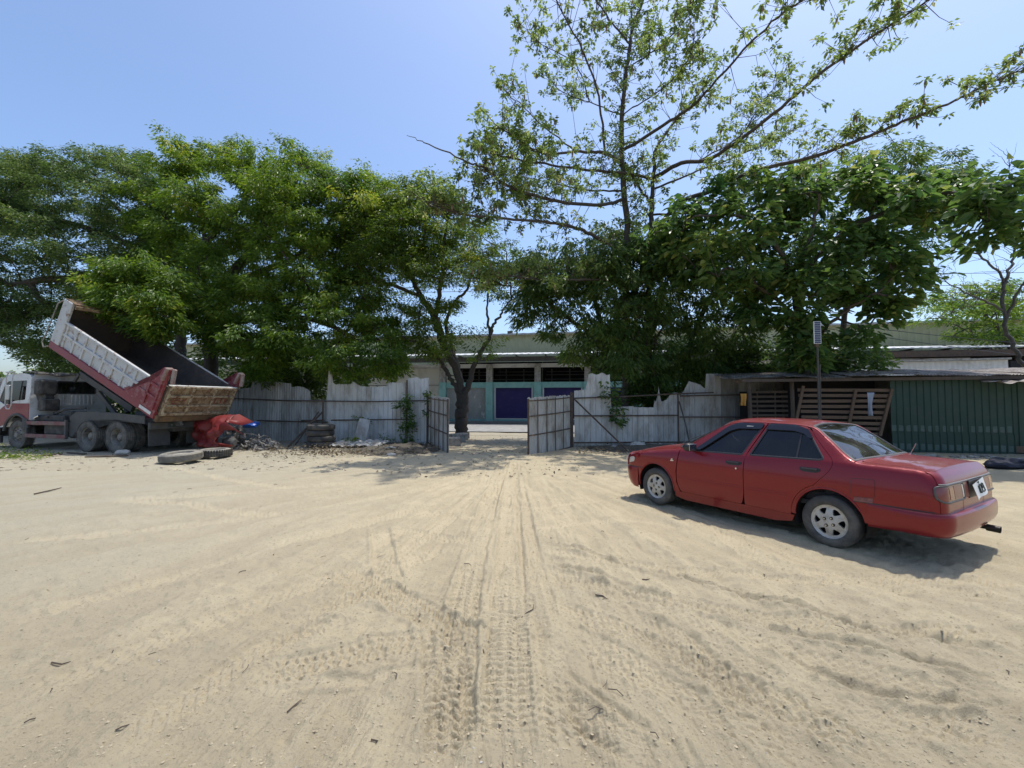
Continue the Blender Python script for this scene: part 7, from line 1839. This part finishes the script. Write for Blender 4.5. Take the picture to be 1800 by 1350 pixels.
gs = random.Random(31); sc2 = MB()
for k in range(150):
    px = gs.uniform(398, 486); t = (px - 398) / 88; top = 746 + 34 * t ** 1.4; py = gs.uniform(top, 792); Y = 15.9 - .9 * (py - 745) / 45 + gs.uniform(-.25, .25); p = W(px, py, Y)
    if p.z < .02: p.z = .02
    d = Vector((gs.gauss(0, 1), gs.gauss(0, .6), gs.gauss(0, .35))).normalized() * gs.uniform(.15, .6)
    if gs.random() < .6: sc2.tube([p - d / 2, p + Vector((0, 0, gs.uniform(-.05, .08))), p + d / 2], gs.uniform(.008, .025), 5)
    else: sc2.box(p, (gs.uniform(.08, .35), gs.uniform(.05, .2), gs.uniform(.02, .10)), Matrix.Rotation(gs.uniform(0, 3), 3, Vector((gs.random(), gs.random(), 1)).normalized()))
tag(sc2.build('scrap_heap', mat('scrap_metal', (.13, .125, .115), .7, var=(.24, .235, .215), scale=3, dirt=(.07, .055, .045), dscale=3)), 'tangle of grey scrap metal piled against the fence by the red tarpaulin', 'scrap', kind='stuff')
# small drum-like machine part beside the heap
MB().lathe([(0, -.2), (.14, -.2), (.17, -.12), (.17, .1), (.10, .16), (0, .16)], 16, 'x', W(405, 778, 14.6)).build('gear_casing', M['tgrey'])
tag(bpy.data.objects['gear_casing'], 'grey gear casing lying at the foot of the red tarpaulin', 'machine part')

# ---- litter, rubble, leaf mounds, kerb blocks
def mound(name, label, poly, Y0, h_, m, seed, n=40, cat=None, amp=.5):
    """low heap of earth with a ragged edge on the ground"""
    P = np.array([G(*p) for p in poly]); c = P.mean(0); V_ = []; F_ = []; nr_ = 10; k = len(P)
    for j in range(nr_ + 1):
        t = j / nr_
        for i in range(k * 3):
            a = P[i // 3]; b_ = P[(i // 3 + 1) % k]; q = a + (b_ - a) * (i % 3) / 3; p = c + (q - c) * t
            z = gz(p[0], p[1]) - .01 + h_ * (1 - t * t) * (1 + amp * float(fbm(np.array([p[0] * 2.5]), np.array([p[1] * 2.5]), 3, seed)[0]) * 2); V_.append((p[0], p[1], z if j < nr_ else gz(p[0], p[1]) - .03))
    K = k * 3
    for j in range(nr_):
        for i in range(K): F_.append((j * K + i, j * K + (i + 1) % K, (j + 1) * K + (i + 1) % K, (j + 1) * K + i))
    return tag(MB().add(V_, F_).build(name, m, smooth=True), label, cat, kind='structure')
M['soil'] = mat('dark_soil', (.11, .095, .07), .95, var=(.07, .06, .045), scale=6, bump=.8, bscale=20)
mound('soil_mound', 'dark mound of soil and leaf litter at the foot of the left fence', [(590, 792), (640, 783), (700, 776), (752, 776), (782, 790), (765, 796), (720, 799), (640, 803)], 16, .17, M['soil'], 3)
mound('soil_bank', 'low dark bank of earth along the right fence', [(1010, 786), (1100, 782), (1200, 784), (1260, 790), (1180, 797), (1080, 795)], 16, .14, M['soil'], 4)
g_ = np.random.default_rng(41)
def litter(name, label, polys, n, L, m, seed, z0=.02, zs_=.05):
    C = []
    for poly, w in polys:
        q, e = in_poly_pts(poly, int(n * w), seed, 0); 
        for a, b_ in q:
            x, y = G(a, b_); C.append((x, y, gz(x, y)))
    C = np.array(C); g = np.random.default_rng(seed); C[:, 2] += z0 + np.abs(g.normal(0, zs_, len(C))); D = g.normal(0, 1, (len(C), 3)); D[:, 2] *= .35
    V, F = leaves(C, D, L * g.uniform(.5, 1.5, len(C)), .45, seed)
    return tag(link(bpy.data.objects.new(name, npmesh(name, V, F, m, False, {'hue': np.repeat(g.uniform(0, 1, len(C)), 4)}))), label, kind='stuff')
litter('leaf_litter', 'dry leaves strewn over the mound by the left fence', [([(560, 782), (640, 776), (700, 770), (752, 770), (785, 792), (720, 801), (600, 806), (540, 796)], .75), ([(420, 790), (560, 785), (600, 806), (470, 806)], .25)], 2200, .09, M['leafdry'], 43, .04, .07)
litter('leaf_litter', 'dry leaves thinly strewn along the right fence foot and beneath the trees', [([(1010, 784), (1200, 780), (1330, 790), (1260, 800), (1020, 800)], 1)], 700, .10, M['leafdry'], 44)
litter('leaf_litter', 'fallen leaves scattered under the gate tree and across the opening', [([(700, 800), (1000, 800), (1050, 840), (650, 840)], .6), ([(800, 766), (925, 766), (925, 800), (800, 800)], .4)], 260, .08, M['leafdry'], 45, .015, .006)
litter('dry_grass', 'yellow green dry grass tufts at the left edge before the lorry', [([(-20, 780), (60, 784), (110, 800), (60, 812), (-20, 806)], 1)], 700, .08, M['leafC'], 46, .02, .04)
shrub('weed', 'broad leafed weeds before the cab wheel at the left edge', poly_cl([(-10, 795), (20, 792), (35, 804), (0, 812)], 5, 13.0, .2, 61), [[Vector((*at(15, 13.0), -.05)), W(15, 800, 13.0)]], M['leafB'], .12, .5, 16, .18, 61, 'broad', 'weed')
# stones and lumps
def stones(name, label, n, seed, area, r0, r1, m):
    g = np.random.default_rng(seed); base_ = []; bm = bmesh.new(); bmesh.ops.create_icosphere(bm, subdivisions=1, radius=1)
    bv = np.array([v.co[:] for v in bm.verts]); bf = np.array([[v.index for v in f.verts] for f in bm.faces]); bm.free()
    x, y = area(g, n); z = ground_height(x, y)[0]; r = r0 + (r1 - r0) * g.uniform(0, 1, n) ** 5
    V = bv[None] * (1 + .35 * g.normal(0, 1, (n, len(bv), 1)).clip(-1, 1) * .6) * r[:, None, None] * np.array([1.2, 1, .6]); a = g.uniform(0, 6.3, n)
    c, s = np.cos(a)[:, None], np.sin(a)[:, None]; X = V[..., 0] * c - V[..., 1] * s; Y = V[..., 0] * s + V[..., 1] * c
    V = np.stack([X + x[:, None], Y + y[:, None], V[..., 2] + z[:, None] + r[:, None] * .15], -1).reshape(-1, 3)
    F = (bf[None] + (np.arange(n) * len(bv))[:, None, None]).reshape(-1, 3)
    return tag(link(bpy.data.objects.new(name, npmesh(name, V, F, m, False))), label, kind='stuff')
def fan(rmin, rmax):
    def f(g, n):
        r = np.exp(g.uniform(math.log(rmin), math.log(rmax), n)); a = g.uniform(-R(54), R(54), n); return r * np.sin(a), r * np.cos(a)
    return f
M['stone'] = mat('stone', (.42, .36, .26), .9, var=(.28, .24, .18), scale=30)
M['clod'] = mat('sand_clod', (.43, .365, .245), .95, var=(.30, .25, .165), scale=22)
M['stonepale'] = mat('stone_pale', (.48, .46, .41), .9, var=(.36, .34, .30), scale=20)
stones('gravel', 'small stones and clods scattered over the sand', 26000, 51, fan(1.6, 14), .002, .009, M['clod'])
stones('gravel', 'pale stone chips scattered over the sand', 260, 52, fan(1.8, 15), .002, .008, M['stonepale'])
stones('rubble', 'broken rubble along the foot of the right fence', 260, 53, lambda g, n: (g.uniform(3.4, 8.2, n), 15.8 + g.normal(0, .25, n)), .03, .20, M['concrete'])
stones('rubble', 'rubble strewn beneath the shack wall', 160, 54, lambda g, n: (g.uniform(11.5, 19, n), 13.6 - (g.uniform(0, 1, n)) * .9), .02, .13, M['concrete'])
stones('gravel', 'gravel and chips around the lorry and tyres', 1500, 55, lambda g, n: (g.uniform(-15, -3, n), g.uniform(10.5, 16, n)), .01, .055, M['stone'])
tw = MB(); gt = random.Random(61)
for k in range(60):
    r = math.exp(gt.uniform(math.log(1.9), math.log(12))); a = gt.uniform(-R(52), R(52)); x, y = r * math.sin(a), r * math.cos(a); L = gt.uniform(.02, .10); b_ = gt.uniform(0, math.pi); z = gz(x, y) + .007
    tw.tube([(x, y, z), (x + L / 2 * math.cos(b_), y + L / 2 * math.sin(b_), z + .008), (x + L * math.cos(b_ + .3), y + L * math.sin(b_ + .3), z)], gt.uniform(.0015, .004), 4)
tag(tw.build('twigs', M['darkwood']), 'small dark twigs and chips dropped on the sand', kind='stuff')
def twig(pts, r_, label, cat='twig'):
    P = [Vector((*G(*p), 0)) for p in pts]
    for p in P: p.z = gz(p.x, p.y) + r_ + .004
    tag(MB().tube(P, [r_] * (len(P) - 1) + [r_ * .5], 5).build('twig', M['darkwood']), label, cat)
twig([(505, 1248), (516, 1237), (530, 1225)], .004, 'short dark twig alone on the sand at lower left')
twig([(902, 1092), (915, 1085), (926, 1079), (937, 1074), (938, 1066)], .004, 'forked dark twig lying across the middle tyre track')
twig([(1047, 1049), (1060, 1053), (1066, 1056)], .006, 'dark bent chip of wood right of the middle track')
twig([(652, 1311), (664, 1312), (660, 1316)], .004, 'tiny hooked wire by the lower left edge of the track')
twig([(60, 872), (85, 866), (108, 861)], .012, 'thin dark stick on the grey gravel at far left')
twig([(90, 1173), (108, 1171), (124, 1168)], .005, 'dark flat stick on the sand at the left')
twig([(1129, 1022), (1136, 1024), (1142, 1023)], .006, 'small dark leaf like chip between car and track')
lump('stone_lump', Vector((*G(215, 800), .08)), .15, M['stonepale'], 'pale rounded stone beside the lorry rear wheel', 'stone', 8, (1.3, 1, .6), 2)
lump('stone_lump', Vector((*G(688, 802), .05)), .11, M['stonepale'], 'white stone chunk on the sand before the leaf mound', 'stone', 9, (1.4, 1, .5), 2)
lump('stone_lump', Vector((*G(686, 794), .10)), .13, M['stonepale'], 'whitish stone on the front of the leaf mound', 'stone', 10, (1.6, 1, .5), 2)
lump('rag_heap', Vector((*G(1768, 822), .10)), .32, mat('dark_cloth', (.02, .022, .035), .9), 'crumpled dark cloth lying before the shack wall', 'cloth', 11, (1.5, 1, .5), 3)
for k, (px, Y, s_, lb) in enumerate(((797, 16.6, (.55, .35, .34), 'nearest concrete block at the gate tree foot'), (804, 18.2, (.6, .4, .36), 'middle concrete block before the gate tree'), (812, 19.4, (.5, .4, .30), 'farthest concrete block touching the gate tree'))):
    o = MB().box((0, 0, 0), s_, bev=.04).build('concrete_block', M['concrete']); o.location = (*at(px, Y), s_[2] / 2 - .03); o.rotation_euler = (0, 0, .3 * k + .2); tag(o, lb, 'block', 'blocks by the gate tree')
lump('stump', W(1236, 788, 15.6), .22, M['concrete'], 'grey boulder at the right fence foot near the car bonnet', 'stone', 12, (1.5, 1, .8), 3)
lump('stump', W(1122, 783, 15.6), .16, M['stonepale'], 'pale boulder beside the fence brace foot', 'stone', 13, (1.7, 1, .8), 3)
for nm in ('stump',): 
    for o in list(bpy.data.objects):
        if o.name.startswith('stump'): o.name = 'boulder'
# long thin boards on the ground before the lorry
for k, (a, b_, lb) in enumerate((((60, 803), (110, 800), 'longest pale lath on the ground before the lorry'), ((120, 797), (150, 800), 'dark short plank by the lorry middle wheel'), ((150, 806), (225, 803), 'thin pale lath under the lorry rear wheels'))):
    p, q = Vector((*G(*a), .03)), Vector((*G(*b_), .03)); p.z += gz(p.x, p.y); q.z += gz(q.x, q.y)
    tag(MB().bar(p, q, .09, .03).build('plank', M['wood'] if k != 1 else M['darkwood']), lb, 'plank')
bpy.context.view_layer.update()
